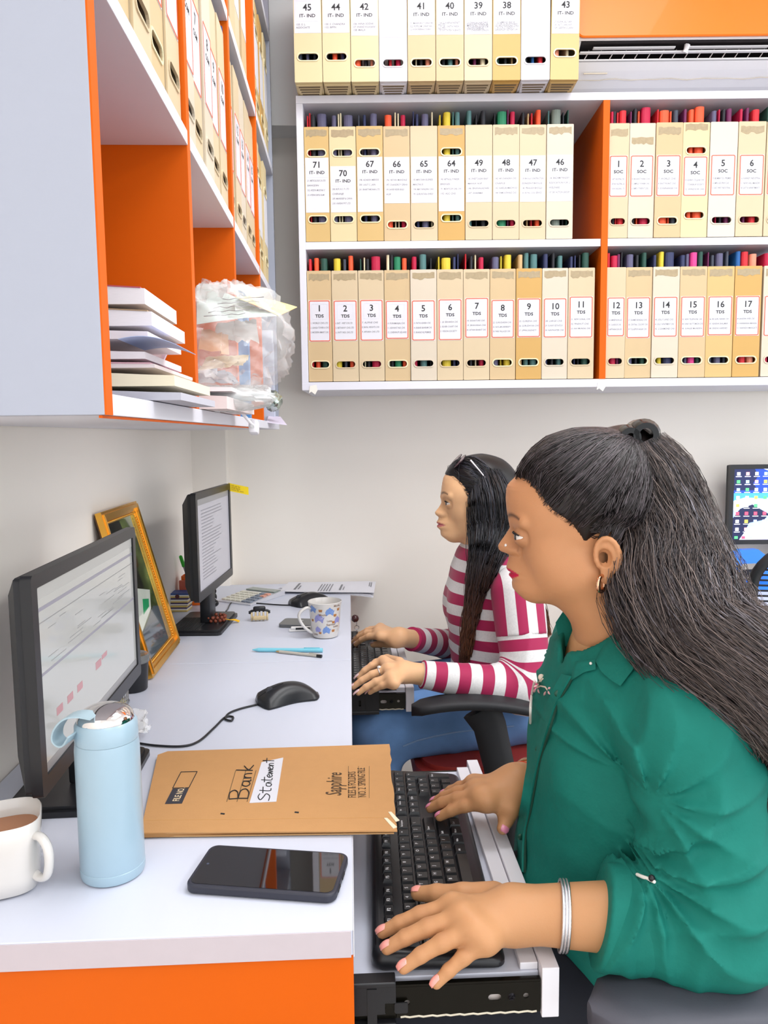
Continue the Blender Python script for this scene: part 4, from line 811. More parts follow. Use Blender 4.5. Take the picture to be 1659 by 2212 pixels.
# teapot mug
mc = at(703, 1374, Z=DZ)
tm = thing('coffee_mug', 'white mug printed with blue teapots and brown cups on the far desk', 'mug', (mc.x, mc.y, DZ))
mb = MB(); mb.lathe([(.026, .0006), (.030, .002), (.033, .012), (.0355, .04), (.038, .072), (.0408, .086), (.0398, .0868), (.0365, .074), (.034, .04), (.0315, .012), (.029, .005)], 48); mb.build('cup', CER, tm, 40)
mb = MB(); mb.tube(catmull([(-.030, -.016, .072), (-.044, -.020, .074), (-.058, -.024, .064), (-.060, -.024, .050), (-.050, -.021, .030), (-.036, -.015, .016), (-.028, -.010, .012)], 8), .0045, 10, True, .8); mb.build('handle', CER, tm, 60)
def wrap(x, z, o=.0004):                                   # drawing on the mug wall: angle from the side that faces -y
    r = np.interp(z, [.002, .012, .04, .072, .086], [.030, .033, .0355, .038, .0408])+o; a_ = x/.036-math.pi/2; return (r*math.cos(a_), r*math.sin(a_), z)
def decal(name, poly, m, cx, cz, s_):
    mb = MB(); n = len(poly); P = [wrap(cx+x*s_, cz+y*s_) for x, y in poly]; c0_ = wrap(cx, cz, .0006)
    mb.add(P+[c0_], [(i, (i+1) % n, n) for i in range(n)]); mb.build(name, m, tm)
kettle = [(-.5, -.5), (.5, -.5), (.6, -.1), (.75, .25), (.55, .15), (.4, .4), (.15, .5), (.1, .65), (-.1, .65), (-.15, .5), (-.4, .4), (-.6, 0)]
cupd = [(-.45, .3), (-.35, -.3), (.35, -.3), (.45, .3)]
B1, B2, B3 = pm('mug_blue', '#6f8ec6', .3), pm('mug_violet', '#8f8fc4', .3), pm('mug_brown', '#a9703c', .3)
for cx, cz, s_, m, pl_ in ((.012, .066, .017, B1, kettle), (-.014, .050, .019, B2, kettle), (.004, .022, .016, B1, kettle), (.034, .044, .015, B2, kettle), (-.018, .024, .012, B2, kettle), (-.03, .072, .016, B1, kettle), (-.009, .070, .010, B3, cupd), (.026, .057, .010, B3, cupd), (-.012, .016, .008, B3, cupd), (.022, .020, .010, B3, cupd), (.022, .041, .009, B3, cupd), (.036, .070, .010, B3, cupd), (-.033, .045, .009, B3, cupd)): decal('printed_teapot' if pl_ is kettle else 'printed_cup', pl_, m, cx, cz, s_)
mb = MB()
for s_, x, z in (('Latte', .012, .043), ('Espresso', .016, .034), ('Lattes', .03, .028), ('Mocha', -.004, .058), ('Mocha', .030, .078), ('Latte', -.026, .010)):
    V, F_ = text_vf(s_, .0065, .01); mb.add([wrap(x+vx, z+vy, .0006) for vx, vy, vz in V], F_)
mb.build('lettering', pm('brown_print', '#7a5a46', .5), tm)

# pens
def penobj(label, a, b, r, colr, tipc, capc=None):
    A, B = at(*a, Z=DZ+r), at(*b, Z=DZ+r); t = thing('pen', label, 'pen', (A.x, A.y, DZ+r+.0004)); d = Vector((B.x-A.x, B.y-A.y, 0))
    mb = MB(); mb.cyl(d*.1, d*.97, r, n=14); mb.build('barrel', colr, t, 40)
    mb = MB(); mb.cyl(d*.02, d*.1, r*.25, r*.95, n=12); mb.build('tip', tipc, t, 40)
    mb = MB(); mb.cyl(d*.90, d, r*1.08, n=14); mb.build('end_cap', capc or colr, t, 40)
    mb = MB(); mb.box(0, d.length*.22, -.0015, .0015, 0, .0015, M=Matrix.Translation(d*.74+Vector((0, 0, r))) @ RZ(math.atan2(d.y, d.x))); mb.build('clip', colr, t)
    return t
LB = pm('turquoise_plastic', '#7cc4d6', .35)
penobj('light turquoise ball pen lying on the white desk', (542, 1404), (697, 1405), .0045, LB, LB)
penobj('thin white ball pen with a black end beside the turquoise pen', (594, 1407), (695, 1418), .0033, pm('smoky_clear_plastic', '#b9b3a8', .2), pm('tan_tip', '#b89a68', .4), M_BLACK)

# deli cup, mesh cup, plastic wrap
dc = at(290, 1490, Z=DZ)
dl = thing('lidded_cup', 'black plastic cup with a clear lid in front of the gold frame', 'cup', (dc.x, dc.y, DZ))
mb = MB(); mb.lathe([(.023, .0006), (.025, .003), (.0285, .058), (.0285, .06), (.027, .0595), (.0245, .01)], 32); mb.build('cup', M_BLACK, dl, 40)
CLR = pm('clear_plastic', '#f4f6f6', .12, trans=.85, ior=1.25, var=.0)
mb = MB(); mb.lathe([(.029, .055), (.0305, .056), (.031, .066), (.028, .070), (.024, .0685), (.0005, .068)], 32, cap0=False); mb.build('lid', CLR, dl, 40)
mc2 = at(243, 1532, Z=DZ)
msh = thing('mesh_pen_cup', 'silver wire mesh cup half hidden behind the spreadsheet monitor', 'pen cup', (mc2.x-.012, mc2.y+.02, DZ))
mb = MB(); n = 44
for k in range(n):
    for dr in (1, -1): mb.tube([(.034*math.cos(2*math.pi*k/n+dr*.9*i/5), .034*math.sin(2*math.pi*k/n+dr*.9*i/5), .004+.085*i/5) for i in range(6)], .0006, 3, False)
mb.build('mesh_wall', M_STEEL, msh)
for z in (.004, .09):
    mb = MB(); mb.ring((0, 0, z), .034, .002, n=32, m=6); mb.build('rim', M_STEEL, msh, 60)
mb = MB(); mb.lathe([(.033, .001), (.033, .003)], 28); mb.build('floor_disc', pm('yellowish_disc', '#c9bd7a', .5), msh)
def crumple(name, label, cat, pts, nu, nv, amp, m, seed, base, group=None, gloss=None):
    """crumpled thin sheet over a bilinear patch of four world corners"""
    r = np.random.default_rng(seed); P = [Vector(p) for p in pts]
    ph = r.uniform(0, 6.28, (6, 3)); fq = r.uniform(3, 16, (6, 2))
    def fn(u, v):
        p = P[0]*(1-u)*(1-v)+P[1]*u*(1-v)+P[2]*u*v+P[3]*(1-u)*v; o = Vector((0, 0, 0))
        for k in range(6): o += Vector((math.sin(fq[k][0]*u+ph[k][0]), math.sin(fq[k][1]*v+ph[k][1]), abs(math.sin(fq[k][0]*u+fq[k][1]*v+ph[k][2]))))*amp/3
        q = p+o; q.z = max(q.z, base); return q
    mb = MB(); mb.grid(fn, nu, nv, .0003); o = mb.build(name, m, None, 40); tag(o, label, cat, group); return o
FILM = pm('clear_film', '#ffffff', .18, trans=0, alpha=.28, var=0., spec=.9)
crumple('plastic_wrap', 'crumpled clear plastic wrapper on the desk beside the mouse cable', 'wrapper', [at(262, 1618, Z=DZ), at(326, 1598, Z=DZ), at(318, 1560, Z=DZ), at(272, 1556, Z=DZ+.02)], 20, 16, .012, FILM, 3, DZ+.001)

# keychain hanging at the desk side
kp = at(767, 1336, X=.008)
kc = thing('keychain', 'dark ball keychain hanging beside the far desk edge', 'keychain', (.008, kp.y, kp.z))
mb = MB(); mb.sphere((0, 0, 0), (.010, .010, .010), 16, 10); mb.build('ball', pm('maroon_ball', '#3c1c1e', .25), kc, 90)
mb = MB(); mb.box(-.0105, -.004, -.004, .004, -.004, .004, .001); mb.build('lock_plug', M_STEEL, kc)
for k in range(3):
    mb = MB(); mb.ring((.004, 0, -.014-.010*k), .0055, .0011, Matrix.Translation((0, 0, 0)) @ Matrix.Translation((.004, 0, -.014-.01*k)) @ Matrix.Rotation(math.pi/2, 4, 'X' if k % 2 else 'Y') @ Matrix.Translation((-.004, 0, .014+.01*k)), 14, 5); mb.build('chain_link', M_STEEL, kc, 60)

# ------------------------------------------------------------------ air conditioner
s0, z_ = cabs(1250, 80, -.02)
ac = thing('air_conditioner', 'split air conditioner with a glossy orange front panel above the cabinet', 'air conditioner', cabp(s0, 0, 0), WANG)
LA = .95; zfp = cabs(1300, 79, -.02)[1]; zop = cabs(1300, 133, .055)[1]; ACW = pm('ac_white', '#eeedf0', .35, var=.01)
zlow = ZT+.016; zA = zfp-.004
zB = cabs(1300, 90, .0)[1]; zC = cabs(1300, 134, .05)[1]
prof = [(.345, 2.66), (.0, 2.66), (-.012, zA+.01), (-.008, zA), (.0, zB+.002), (.05, zC), (.075, zC-.012), (.13, zC-.035), (.345, zlow+.004)]
mb = MB()
MX = Matrix(((0, 0, 1, 0), (1, 0, 0, 0), (0, 1, 0, 0), (0, 0, 0, 1)))
e0 = .012
mb.prism(prof, 0, e0, MX); mb.prism(prof, LA-e0, LA, MX)
up = [(.345, 2.66), (.0, 2.66), (-.012, zA+.01), (-.008, zA), (.0, zB+.002), (.004, zB+.006), (.08, zB+.012), (.345, zB+.02)]
dn = [(.05, zC), (.075, zC-.012), (.13, zC-.035), (.345, zlow+.004), (.345, zC+.01), (.12, zC+.012)]
mb.prism(up, e0, LA-e0, MX); mb.prism(dn, e0, LA-e0, MX); mb.build('housing', ACW, ac)
mb = MB(); mb.prism([(.115, zC+.008), (.13, zC+.008), (.13, zB+.014), (.115, zB+.014)], e0, LA-e0, MX); mb.prism([(.006, zB+.0035), (.12, zB+.0105), (.12, zB+.0085), (.006, zB+.0015)], e0, LA-e0, MX); mb.build('outlet_cavity', pm('dark_outlet', '#2a2426', .7), ac)
mb = MB(); mb.prism(rrect(-.004, LA+.004, zA+.002, 2.68, .018), -.0, .010, Matrix.Translation((0, -.0135, 0)) @ RX90); o = mb.build('front_panel', pm('glossy_orange_panel', '#ee7414', .38, var=.02, coat=.1), ac)
o.modifiers.new('b', 'BEVEL').width = .003
vz = lambda f: zC+(zB-zC)*f; vy = lambda f: .048*(1-f)+.002
for f in (.12, .52):
    mb = MB(); mb.box(e0+.004, LA-e0-.004, vy(f), vy(f)+.012, vz(f)-.0016, vz(f)+.0016, .0008); mb.build('louver_blade', ACW, ac)
for f in (.82,):
    for x0 in (.05, .30, .55):
        mb = MB(); mb.box(x0, x0+.22, vy(f)+.008, vy(f)+.02, vz(f)-.002, vz(f)+.001); mb.build('swing_link', ACW, ac)
for k in range(26):
    x = .032+.034*k
    if x > LA-.03: break
    mb = MB(); mb.tube(catmull([(x+.012, .045, vz(.92)), (x+.008, .04, vz(.6)), (x, .044, vz(.15))], 4), .0032, 6, True, .35, up=(1, 0, 0)); mb.build('swing_fin', pm('fin_grey', '#cfc6c4', .5), ac)
mb = MB(); mb.tube([(.302, .02, vz(.95)), (.298, .02, vz(.5)), (.296, .022, vz(.3))], [.008, .006, .009], 8); mb.build('louver_pivot', ACW, ac)
mb = MB(); mb.tube([(.02+.9*i/40, .1+.003*math.sin(i), zC-.0245+.0012*math.sin(i*1.7)) for i in range(41)], .0011, 4); mb.build('wavy_seam', pm('seam_beige', '#cfc4b4', .6), ac)
mb = MB(); mb.box(.04, .105, .0, .003, 0, .0025, M=Matrix.Translation((0, .078, zC-.018))); mb.build('rating_sticker', pm('sticker_beige', '#d8ccb8', .6), ac)

# ------------------------------------------------------------------ pigeonhole clutter
SZ = LZ[0]+T+.0006
PADC = [pm('pad_'+h, '#'+h, .7, var=.06, scale=90, stretch=(1, 1, 30)) for h in ('ece6e8', 'e8dfe2', 'ddd0cf', 'e9dfc4', 'b9b9c4')]
def padp(px, py, y): p = at(px, py, Y=y); return p
def pad(name, label, cat, x1, y0, y1, z0, z1, m, cover=None, x0=-.47, bow=.004):
    n = 10
    t = thing(name, label, cat, (x1, y0, z0), group=None)
    def top(u): return (z1-z0)*(1-.35*max(0, u-.75)*2)+bow*math.sin(u*5)
    mb = MB(); V = []; F_ = []
    for j, y in enumerate((0, y1-y0)):
        for i in range(n+1):
            u = i/n; V += [(x0-x1+(x1-x0)*u, y, 0.0003+max(0, bow*math.sin(u*4)*.5)), (x0-x1+(x1-x0)*u, y, top(u))]
    N = 2*(n+1)
    for i in range(n):
        a_ = 2*i; F_ += [(a_, a_+2, a_+3, a_+1), (N+a_, N+a_+1, N+a_+3, N+a_+2), (a_+1, a_+3, N+a_+3, N+a_+1), (a_, N+a_, N+a_+2, a_+2)]
    F_ += [(0, 1, N+1, N), (2*n, N+2*n, N+2*n+1, 2*n+1)]
    mb.add(V, F_); mb.build('pages', m, t)
    if cover:
        mb = MB(); mb.grid(lambda u, v: (x0-x1+(x1-x0)*u*.985, -.001+(y1-y0+.002)*v, top(u)+.0014), n+1, 2, .0012); mb.build('cover', cover, t)
    return t
y0 = .80
zz = [at(330, y_, Y=y0).z for y_ in (868, 856, 838, 818, 806, 775, 740)]
pad('magazine', 'grey bent magazine under the pads, lapping over the shelf edge', 'magazine', at(432, 870, Y=.9).x, y0, 1.0, SZ, SZ+.012, PADC[4], bow=.002)
pad('notepad', 'thick cream writing pad on the grey magazine', 'notepad', at(420, 850, Y=.9).x, y0, 1.0, SZ+.0145, SZ+.03, PADC[3], bow=.002)
pad('notepad', 'thin pink-edged pad on the cream writing pad', 'notepad', at(365, 830, Y=.86).x, y0, .99, SZ+.033, SZ+.039, PADC[2], pm('pink_cover', '#d9a9b4', .6), bow=.001)
pad('notepad', 'white block of slips under the loose blue sheet', 'notepad', at(315, 815, Y=y0).x, y0, .97, SZ+.042, SZ+.052, PADC[1], bow=.001)
mb = MB(); a_ = at(262, 822, Y=.79); b_ = at(385, 812, Y=.79)
mb.grid(lambda u, v: (a_.x+(b_.x-a_.x)*u, .785+.1*v, SZ+.0545+.004*math.sin(3*u)-.006*u*u+.006), 10, 3, .0006); o = mb.build('loose_sheet', pm('blue_paper', '#a9b6da', .6), None, 60); tag(o, 'pale blue loose sheet poking out of the pile of pads', 'paper')
pad('notepad', 'white pad with a folded corner in the middle of the pile', 'notepad', at(320, 800, Y=y0).x, y0+.004, .96, SZ+.0625, SZ+.073, PADC[1], bow=.001)
pad('notepad', 'white pad with a brown cover near the top of the pile', 'notepad', at(330, 782, Y=y0).x, y0+.003, .96, SZ+.0755, SZ+.094, PADC[0], pm('brown_cover', '#a58a6c', .6), bow=.001)
pad('notepad', 'open notepad with a red cover topping the pile', 'notepad', at(314, 750, Y=y0).x, y0+.006, .95, SZ+.0975, SZ+.118, PADC[0], pm('red_cover', '#b5505e', .6), bow=.001)
mb = MB(); E_ = [at(310, 810, Y=1.0), at(338, 812, Y=1.0), at(371, 738, Y=.98), at(352, 735, Y=.98), at(325, 760, Y=.98)]
mb.add([p for p in E_]+[p+Vector((0, .006, 0)) for p in E_], [(0, 1, 2, 3, 4), (9, 8, 7, 6, 5)]+[(i, 5+i, 5+(i+1) % 5, (i+1) % 5) for i in range(5)]); o = mb.build('envelope', pm('lilac_paper', '#d9d0de', .6), None); tag(o, 'lilac envelope leaning upright behind the pile of pads', 'envelope')
mb = MB(); S = [at(236, 800, Y=.97), at(345, 800, Y=.97), at(352, 735, Y=.96), at(236, 668, Y=.96)]
mb.add(S, [(0, 1, 2, 3)]); mb.v += [tuple(Vector(p)+Vector((0, .001, 0))) for p in S]; mb.f += [(7, 6, 5, 4)]; mb.m += [0]; o = mb.build('document_sleeve', pm('clear_sleeve', '#ffe9d2', .15, alpha=.22, var=0), None); tag(o, 'clear plastic document sleeve leaning behind the pile of pads', 'sleeve')
# second pigeonhole: bag of papers
pad('notepad', 'pink-edged pad of forms under the clear bag', 'notepad', at(520, 838, Y=1.2).x, 1.06, 1.36, SZ, SZ+.022, PADC[2], x0=-.46, bow=.001)
pad('form_stack', 'white folded forms on the pad under the clear bag', 'papers', at(525, 825, Y=1.2).x, 1.08, 1.34, SZ+.025, SZ+.033, PADC[0], x0=-.44, bow=.001)
def sheet(name, label, cat, P, m, nu=12, nv=6, bend=0., th=.0007, bx=0):
    P = [Vector(p) for p in P]; mb = MB()
    mb.grid(lambda u, v: P[0]*(1-u)*(1-v)+P[1]*u*(1-v)+P[2]*u*v+P[3]*(1-u)*v+Vector((0, bend*.4*math.sin(math.pi*u), bend*math.sin(math.pi*u)*(.4+.6*v))), nu, nv, th); o = mb.build(name, m, None, 60); tag(o, label, cat); return o
Yb = 1.14
o = sheet('paper_sheet', 'pale green handwritten sheet curling out of the pigeonhole', 'paper', [at(425, 700, Y=Yb), at(598, 682, Y=Yb+.05), at(470, 624, Y=Yb+.2), at(425, 616, Y=Yb+.2)], pm('pale_green_paper', '#c3d2cd', .6), bend=.006)
mb = MB()
for q in range(5): mb.tube([at(440+10*q+u*90/6, 683-9*q-u*.9+(2*math.sin(u*3+q)), Y=Yb-.004+.0*u) for u in range(7)], .0005, 4)
mb.build('handwriting', INKG, o)
sheet('envelope', 'yellow envelope with a red lining above the green sheet', 'envelope', [at(508, 642, Y=Yb+.06), at(602, 682, Y=Yb+.06), at(642, 663, Y=Yb+.12), at(520, 640, Y=Yb+.2)], pm('yellow_envelope_paper', '#eed990', .6), bend=.004)
sheet('paper_flap', 'dark red paper flap under the yellow envelope tip', 'paper', [at(560, 666, Y=Yb+.08), at(606, 681, Y=Yb+.07), at(640, 664, Y=Yb+.125), at(580, 663, Y=Yb+.14)], pm('dark_red_paper', '#a8231c', .5), bend=.0)
def bag(name, label, c, r, seed, m, nu=46, nv=30, amp=.16):
    g = np.random.default_rng(seed); ph = g.uniform(0, 6.28, 10); k1 = g.integers(2, 9, 10); k2 = g.integers(1, 7, 10)
    def fn(u, v):
        a_ = 2*math.pi*u; b_ = math.pi*(v-.5)*.98; f = 1+amp*sum(abs(math.sin(k1[i]*a_+k2[i]*b_*2+ph[i])) for i in range(6))/3-amp
        return (c[0]+r[0]*f*math.cos(b_)*math.cos(a_), c[1]+r[1]*f*math.cos(b_)*math.sin(a_), c[2]+r[2]*f*math.sin(b_))
    mb = MB(); mb.grid(fn, nu, nv, 0); o = mb.build(name, m, None, 75); tag(o, label, 'bag'); return o
FILM2 = pm('bag_film', '#ffffff', .06, alpha=.24, var=0., spec=1.)
cbag = at(512, 735, Y=1.22)
bag('plastic_bag', 'clear crumpled plastic bag bulging out of the pigeonhole', (cbag.x-.01, 1.22, cbag.z), (.088, .13, .076), 5, FILM2, 60, 40, .30)
for q, (pp_, hx, lb, cat_) in enumerate((([(432, 765), (500, 778), (498, 735), (440, 722)], 'e9b48c', 'orange printed packet inside the clear bag', 'packet'), ([(432, 812), (530, 800), (545, 778), (450, 782)], 'f2e2c2', 'cream folded paper at the bottom of the clear bag', 'paper'), ([(470, 745), (560, 750), (552, 700), (475, 705)], 'f0e6e0', 'white folded receipt upright in the clear bag', 'paper'), ([(428, 835), (520, 838), (500, 815), (436, 800)], 'dfe3ee', 'white crumpled receipt under the clear bag', 'paper'))):
    crumple('packet' if cat_ == 'packet' else 'folded_paper', lb, cat_, [at(*pp_[k], Y=1.17+.02*q+(.03 if k > 1 else 0)) for k in range(4)], 14, 12, .006, pm('packet_'+hx, '#'+hx, .6), 40+q, SZ+.036)
BUB = pm('bubble_film', '#f2f5f4', .2, alpha=.5, var=.0, spec=.9)
p = at(505, 872, Y=1.16); bag('bubble_wrap', 'roll of clear bubble wrap lying on the shelf edge', (p.x-.02, 1.17, SZ+.019), (.075, .05, .018), 21, BUB, 40, 24, .22)
p0 = at(505, 848, Y=1.3); p1 = at(582, 858, Y=1.3)
mb = MB(); mb.box(p0.x, p1.x, 1.27, 1.33, SZ+.022, SZ+.046, .003); o = mb.build('adapter_box', pm('white_adapter', '#eef0f2', .35), None); tag(o, 'white plastic adapter box lying above the bubble wrap', 'adapter')
# plug on its lead
pg = at(548, 922, X=-.165)
pt_ = thing('power_plug', 'white two-pin plug dangling on a lead over the shelf edge', 'plug', pg)
PW = pm('white_plug', '#eceaf0', .35)
c1_ = Vector(at(540, 900, X=-.165))-pg; dd = Vector((at(560, 945, X=-.165)-at(534, 905, X=-.165))).normalized(); sd = dd.cross(Vector((1, 0, 0))).normalized(); nn = dd.cross(sd)
Mp = Matrix(((sd.x, nn.x, dd.x, 0), (sd.y, nn.y, dd.y, 0), (sd.z, nn.z, dd.z, 0), (0, 0, 0, 1)))
mb = MB(); mb.box(-.012, .012, -.008, .008, -.010, .018, .004, Mp); mb.build('plug_body', PW, pt_, 40)
pins = (at(537, 962, X=-.165)-at(555, 943, X=-.165)).normalized()
for s_ in (-.006, .008):
    b0_ = sd*-.004+dd*(.004+s_); mb = MB(); mb.cyl(b0_+pins*.004, b0_+pins*.024, .0024, n=10); mb.build('pin', M_STEEL, pt_, 40)
mb = MB(); mb.tube(catmull([dd*-.010, dd*-.022+Vector((-.002, 0, .002)), Vector((-.03, -.02, .035)), Vector((-.06, .02, SZ+.006-pg.z)), Vector((-.14, .03, SZ+.006-pg.z))], 8), .0028, 8); mb.build('lead', PW, pt_, 60)
# far pigeonholes
for q, (hx, lb) in enumerate((('4d83b8', 'blue paper-bound book standing in the third lower pigeonhole'), ('dfe5ea', 'white thin book beside the blue book in the third lower pigeonhole'), ('8fb0cf', 'pale blue thin book beside the white one in the third lower pigeonhole'))):
    mb = MB(); mb.box(XF-.17, XF-.012-.004*q, LY[2]+.25+.03*q, LY[2]+.262+.03*q+(.01 if q == 0 else 0), SZ, SZ+.272-.01*q, .001); o = mb.build('paperback', pm('book_'+hx, '#'+hx, .5), None); tag(o, lb, 'book', 'books in the third lower pigeonhole')
for q, (hx, lb, x1) in enumerate((('c5c9d6', 'grey-blue document wallet standing in the last lower pigeonhole', .0), ('b4bac9', 'slate document wallet standing in the last lower pigeonhole', .006))):
    mb = MB(); mb.box(XF-.2, XF-.004+x1, LY[4]-T-.07-.05*q, LY[4]-T-.05-.05*q, SZ, SZ+.25-.04*q, .002); o = mb.build('document_wallet', pm('wallet_'+hx, '#'+hx, .5), None); tag(o, lb, 'wallet')
p = at(600, 866, Y=1.95); bag('foil_packet', 'shiny pink and green foil packet at the end of the shelf', (p.x-.012, 1.95, p.z), (.022, .03, .024), 31, pm('foil', '#b9c7bd', .15, .9, var=.5, scale=60), 24, 16, .2)
sheet('paper_sheet', 'lilac leaflet poking over the far shelf end', 'paper', [at(575, 912, Y=1.9), at(620, 918, Y=1.95), at(606, 900, Y=2.1), at(580, 898, Y=2.1)], pm('lilac_leaflet', '#d5cde0', .6))
# ------------------------------------------------------------------ smooth organic surfaces (for the two people and their clothes)
A3 = lambda *p: np.array(p, dtype=float)
def rc(P, a, b, ra, rb):
    a = np.asarray(a, float); b = np.asarray(b, float); ba = b-a; t = np.clip((P-a)@ba/max(ba@ba, 1e-12), 0, 1)
    return np.linalg.norm(P-a-t[:, None]*ba, axis=1)-(ra+(rb-ra)*t)
def ell(P, c, r, R=None):
    q = P-np.asarray(c, float)
    if R is not None: q = q@np.asarray(R)            # columns of R are the ellipsoid's own axes
    r = np.asarray(r, float); k0 = np.linalg.norm(q/r, axis=1); k1 = np.linalg.norm(q/(r*r), axis=1)
    return k0*(k0-1)/np.maximum(k1, 1e-9)
def smin(a, b, k):
    h = np.clip(.5+.5*(b-a)/k, 0, 1); return b*(1-h)+a*h-k*h*(1-h)
def smax(a, b, k): return -smin(-a, -b, k)
def poly2d(x, y, poly):
    poly = np.asarray(poly, float); n = len(poly); d = np.full(len(x), 1e9); s = np.ones(len(x))
    for i in range(n):
        a = poly[i]; b = poly[i-1]; e = b-a; wx = x-a[0]; wy = y-a[1]
        t = np.clip((wx*e[0]+wy*e[1])/max(e@e, 1e-12), 0, 1); d = np.minimum(d, (wx-e[0]*t)**2+(wy-e[1]*t)**2)
        c1 = y >= a[1]; c2 = y < b[1]; c3 = e[0]*wy > e[1]*wx
        fl = (c1 & c2 & c3) | (~c1 & ~c2 & ~c3); s = np.where(fl, -s, s)
    return s*np.sqrt(d)
def snets(fn, lo, hi, h, coarse=4):
    """surface nets of fn(P) = 0 in a box, evaluated only near the surface"""
    lo = np.asarray(lo, float); n = (np.ceil((np.asarray(hi, float)-lo)/(h*coarse)).astype(int))*coarse+1
    ax = [lo[i]+h*np.arange(n[i]) for i in range(3)]; nc = (n-1)//coarse+1
    Pc = np.stack(np.meshgrid(*[a[::coarse] for a in ax], indexing='ij'), -1).reshape(-1, 3)
    Dc = np.concatenate([fn(q) for q in np.array_split(Pc, max(1, len(Pc)//200000))]).reshape(nc)
    near = np.abs(Dc) < h*coarse*1.9+.004
    D = np.repeat(np.repeat(np.repeat(Dc, coarse, 0), coarse, 1), coarse, 2)[:n[0], :n[1], :n[2]].copy()
    nb = np.zeros(nc-1, bool)
    for i in (0, 1):
        for j in (0, 1):
            for k in (0, 1): nb |= near[i:nc[0]-1+i, j:nc[1]-1+j, k:nc[2]-1+k]
    m = np.zeros(n, bool); B = np.repeat(np.repeat(np.repeat(nb, coarse, 0), coarse, 1), coarse, 2)
    for i in (0, 1):
        for j in (0, 1):
            for k in (0, 1): m[i:i+B.shape[0], j:j+B.shape[1], k:k+B.shape[2]] |= B
    I = np.argwhere(m); Q = lo+h*I
    D[m] = np.concatenate([fn(q) for q in np.array_split(Q, max(1, len(Q)//250000))])
    ins = D < 0; c = n-1
    cnt = np.zeros(c, int)
    for i in (0, 1):
        for j in (0, 1):
            for k in (0, 1): cnt += ins[i:i+c[0], j:j+c[1], k:k+c[2]]
    act = np.argwhere((cnt > 0) & (cnt < 8)); idx = -np.ones(c, int); idx[tuple(act.T)] = np.arange(len(act))
    acc = np.zeros((len(act), 3)); num = np.zeros(len(act))
    corners = [(i, j, k) for i in (0, 1) for j in (0, 1) for k in (0, 1)]
    dv = {o: D[act[:, 0]+o[0], act[:, 1]+o[1], act[:, 2]+o[2]] for o in corners}
    for o in corners:
        for a in range(3):
            if o[a] == 0:
                o2 = list(o); o2[a] = 1; o2 = tuple(o2); d0, d1 = dv[o], dv[o2]; x = (d0 < 0) != (d1 < 0)
                t = np.where(x, d0/np.where(d0 == d1, 1, d0-d1), 0); p = np.tile(np.array(o, float), (len(act), 1)); p[:, a] += t
                acc += p*x[:, None]; num += x
    V = lo+h*(act+acc/num[:, None]); F = []
    for a in range(3):
        b_, c_ = (a+1) % 3, (a+2) % 3
        s0 = [slice(None)]*3; s1 = [slice(None)]*3; s0[a] = slice(0, -1); s1[a] = slice(1, None)
        E_ = np.argwhere(ins[tuple(s0)] != ins[tuple(s1)]); E_ = E_[(E_[:, b_] > 0) & (E_[:, c_] > 0) & (E_[:, b_] < c[b_]) & (E_[:, c_] < c[c_])]
        q = []
        for db, dc in ((0, 0), (-1, 0), (-1, -1), (0, -1)):
            e = E_.copy(); e[:, b_] += db; e[:, c_] += dc; q.append(idx[tuple(e.T)])
        q = np.stack(q, 1); fl = ~ins[tuple(E_.T)]; q[fl] = q[fl][:, ::-1]; F.append(q)
    return V, np.concatenate(F)
def relax(V, F, it=2, lam=.5):
    n = len(V); e = np.concatenate([F[:, [i, (i+1) % 4]] for i in range(4)]); e = np.concatenate([e, e[:, ::-1]])
    deg = np.maximum(np.bincount(e[:, 0], minlength=n), 1)
    for k in range(it):
        for l in (lam, -lam*1.04):
            s = np.stack([np.bincount(e[:, 0], V[e[:, 1], i], n) for i in range(3)], 1)/deg[:, None]; V = V+l*(s-V)
    return V
def joinvf(parts):
    V = []; F = []; n = 0
    for v, f in parts: V.append(v); F.append(f+n); n += len(v)
    return np.concatenate(V), np.concatenate(F)
def colattr(o, name, rgb):
    a = o.data.color_attributes.new(name, 'FLOAT_COLOR', 'POINT'); c = np.ones((len(o.data.vertices), 4), np.float32); c[:, :3] = rgb; a.data.foreach_set('color', c.ravel())
def floatattr(o, name, v):
    a = o.data.attributes.new(name, 'FLOAT', 'POINT'); a.data.foreach_set('value', np.asarray(v, np.float32))
def ray(px, py): return np.array(RCW @ Vector(((px-CX)/FPX, -(py-CY)/FPX, -1)).normalized())
def trace(fn, px, py, t0, t1=3.):
    """first point of a surface that the eye meets at this pixel"""
    c = np.array(CAM); d = ray(px, py); t = t0
    for i in range(160):
        s = fn((c+t*d)[None, :])[0]
        if s < 2e-4: break
        t += max(s*.55, 4e-4)
        if t > t1: return None
    return c+t*d
atn = lambda px, py, **k: np.array(at(px, py, **k))
def vcol_mat(name, rough=.5, sub=0., bump=0., bscale=400, spec=.5, sheen=0., var=.06, vscale=90, stretch=None):
    m = pm(name, '#ffffff', rough, var=var, scale=vscale, bump=bump, bscale=bscale, spec=spec, sub=sub, sheen=sheen, stretch=stretch); nt = m.node_tree
    at_ = nt.nodes.new('ShaderNodeAttribute'); at_.attribute_name = 'tint'; mx = nt.nodes.new('ShaderNodeMix'); mx.data_type = 'RGBA'; mx.blend_type = 'MULTIPLY'; mx.inputs[0].default_value = 1
    b = nt.nodes['Principled BSDF']; src = b.inputs['Base Color'].links[0].from_socket
    nt.links.new(src, mx.inputs[6]); nt.links.new(at_.outputs['Color'], mx.inputs[7]); nt.links.new(mx.outputs[2], b.inputs['Base Color']); return m
def L3(h): return np.array(lin(h)[:3])

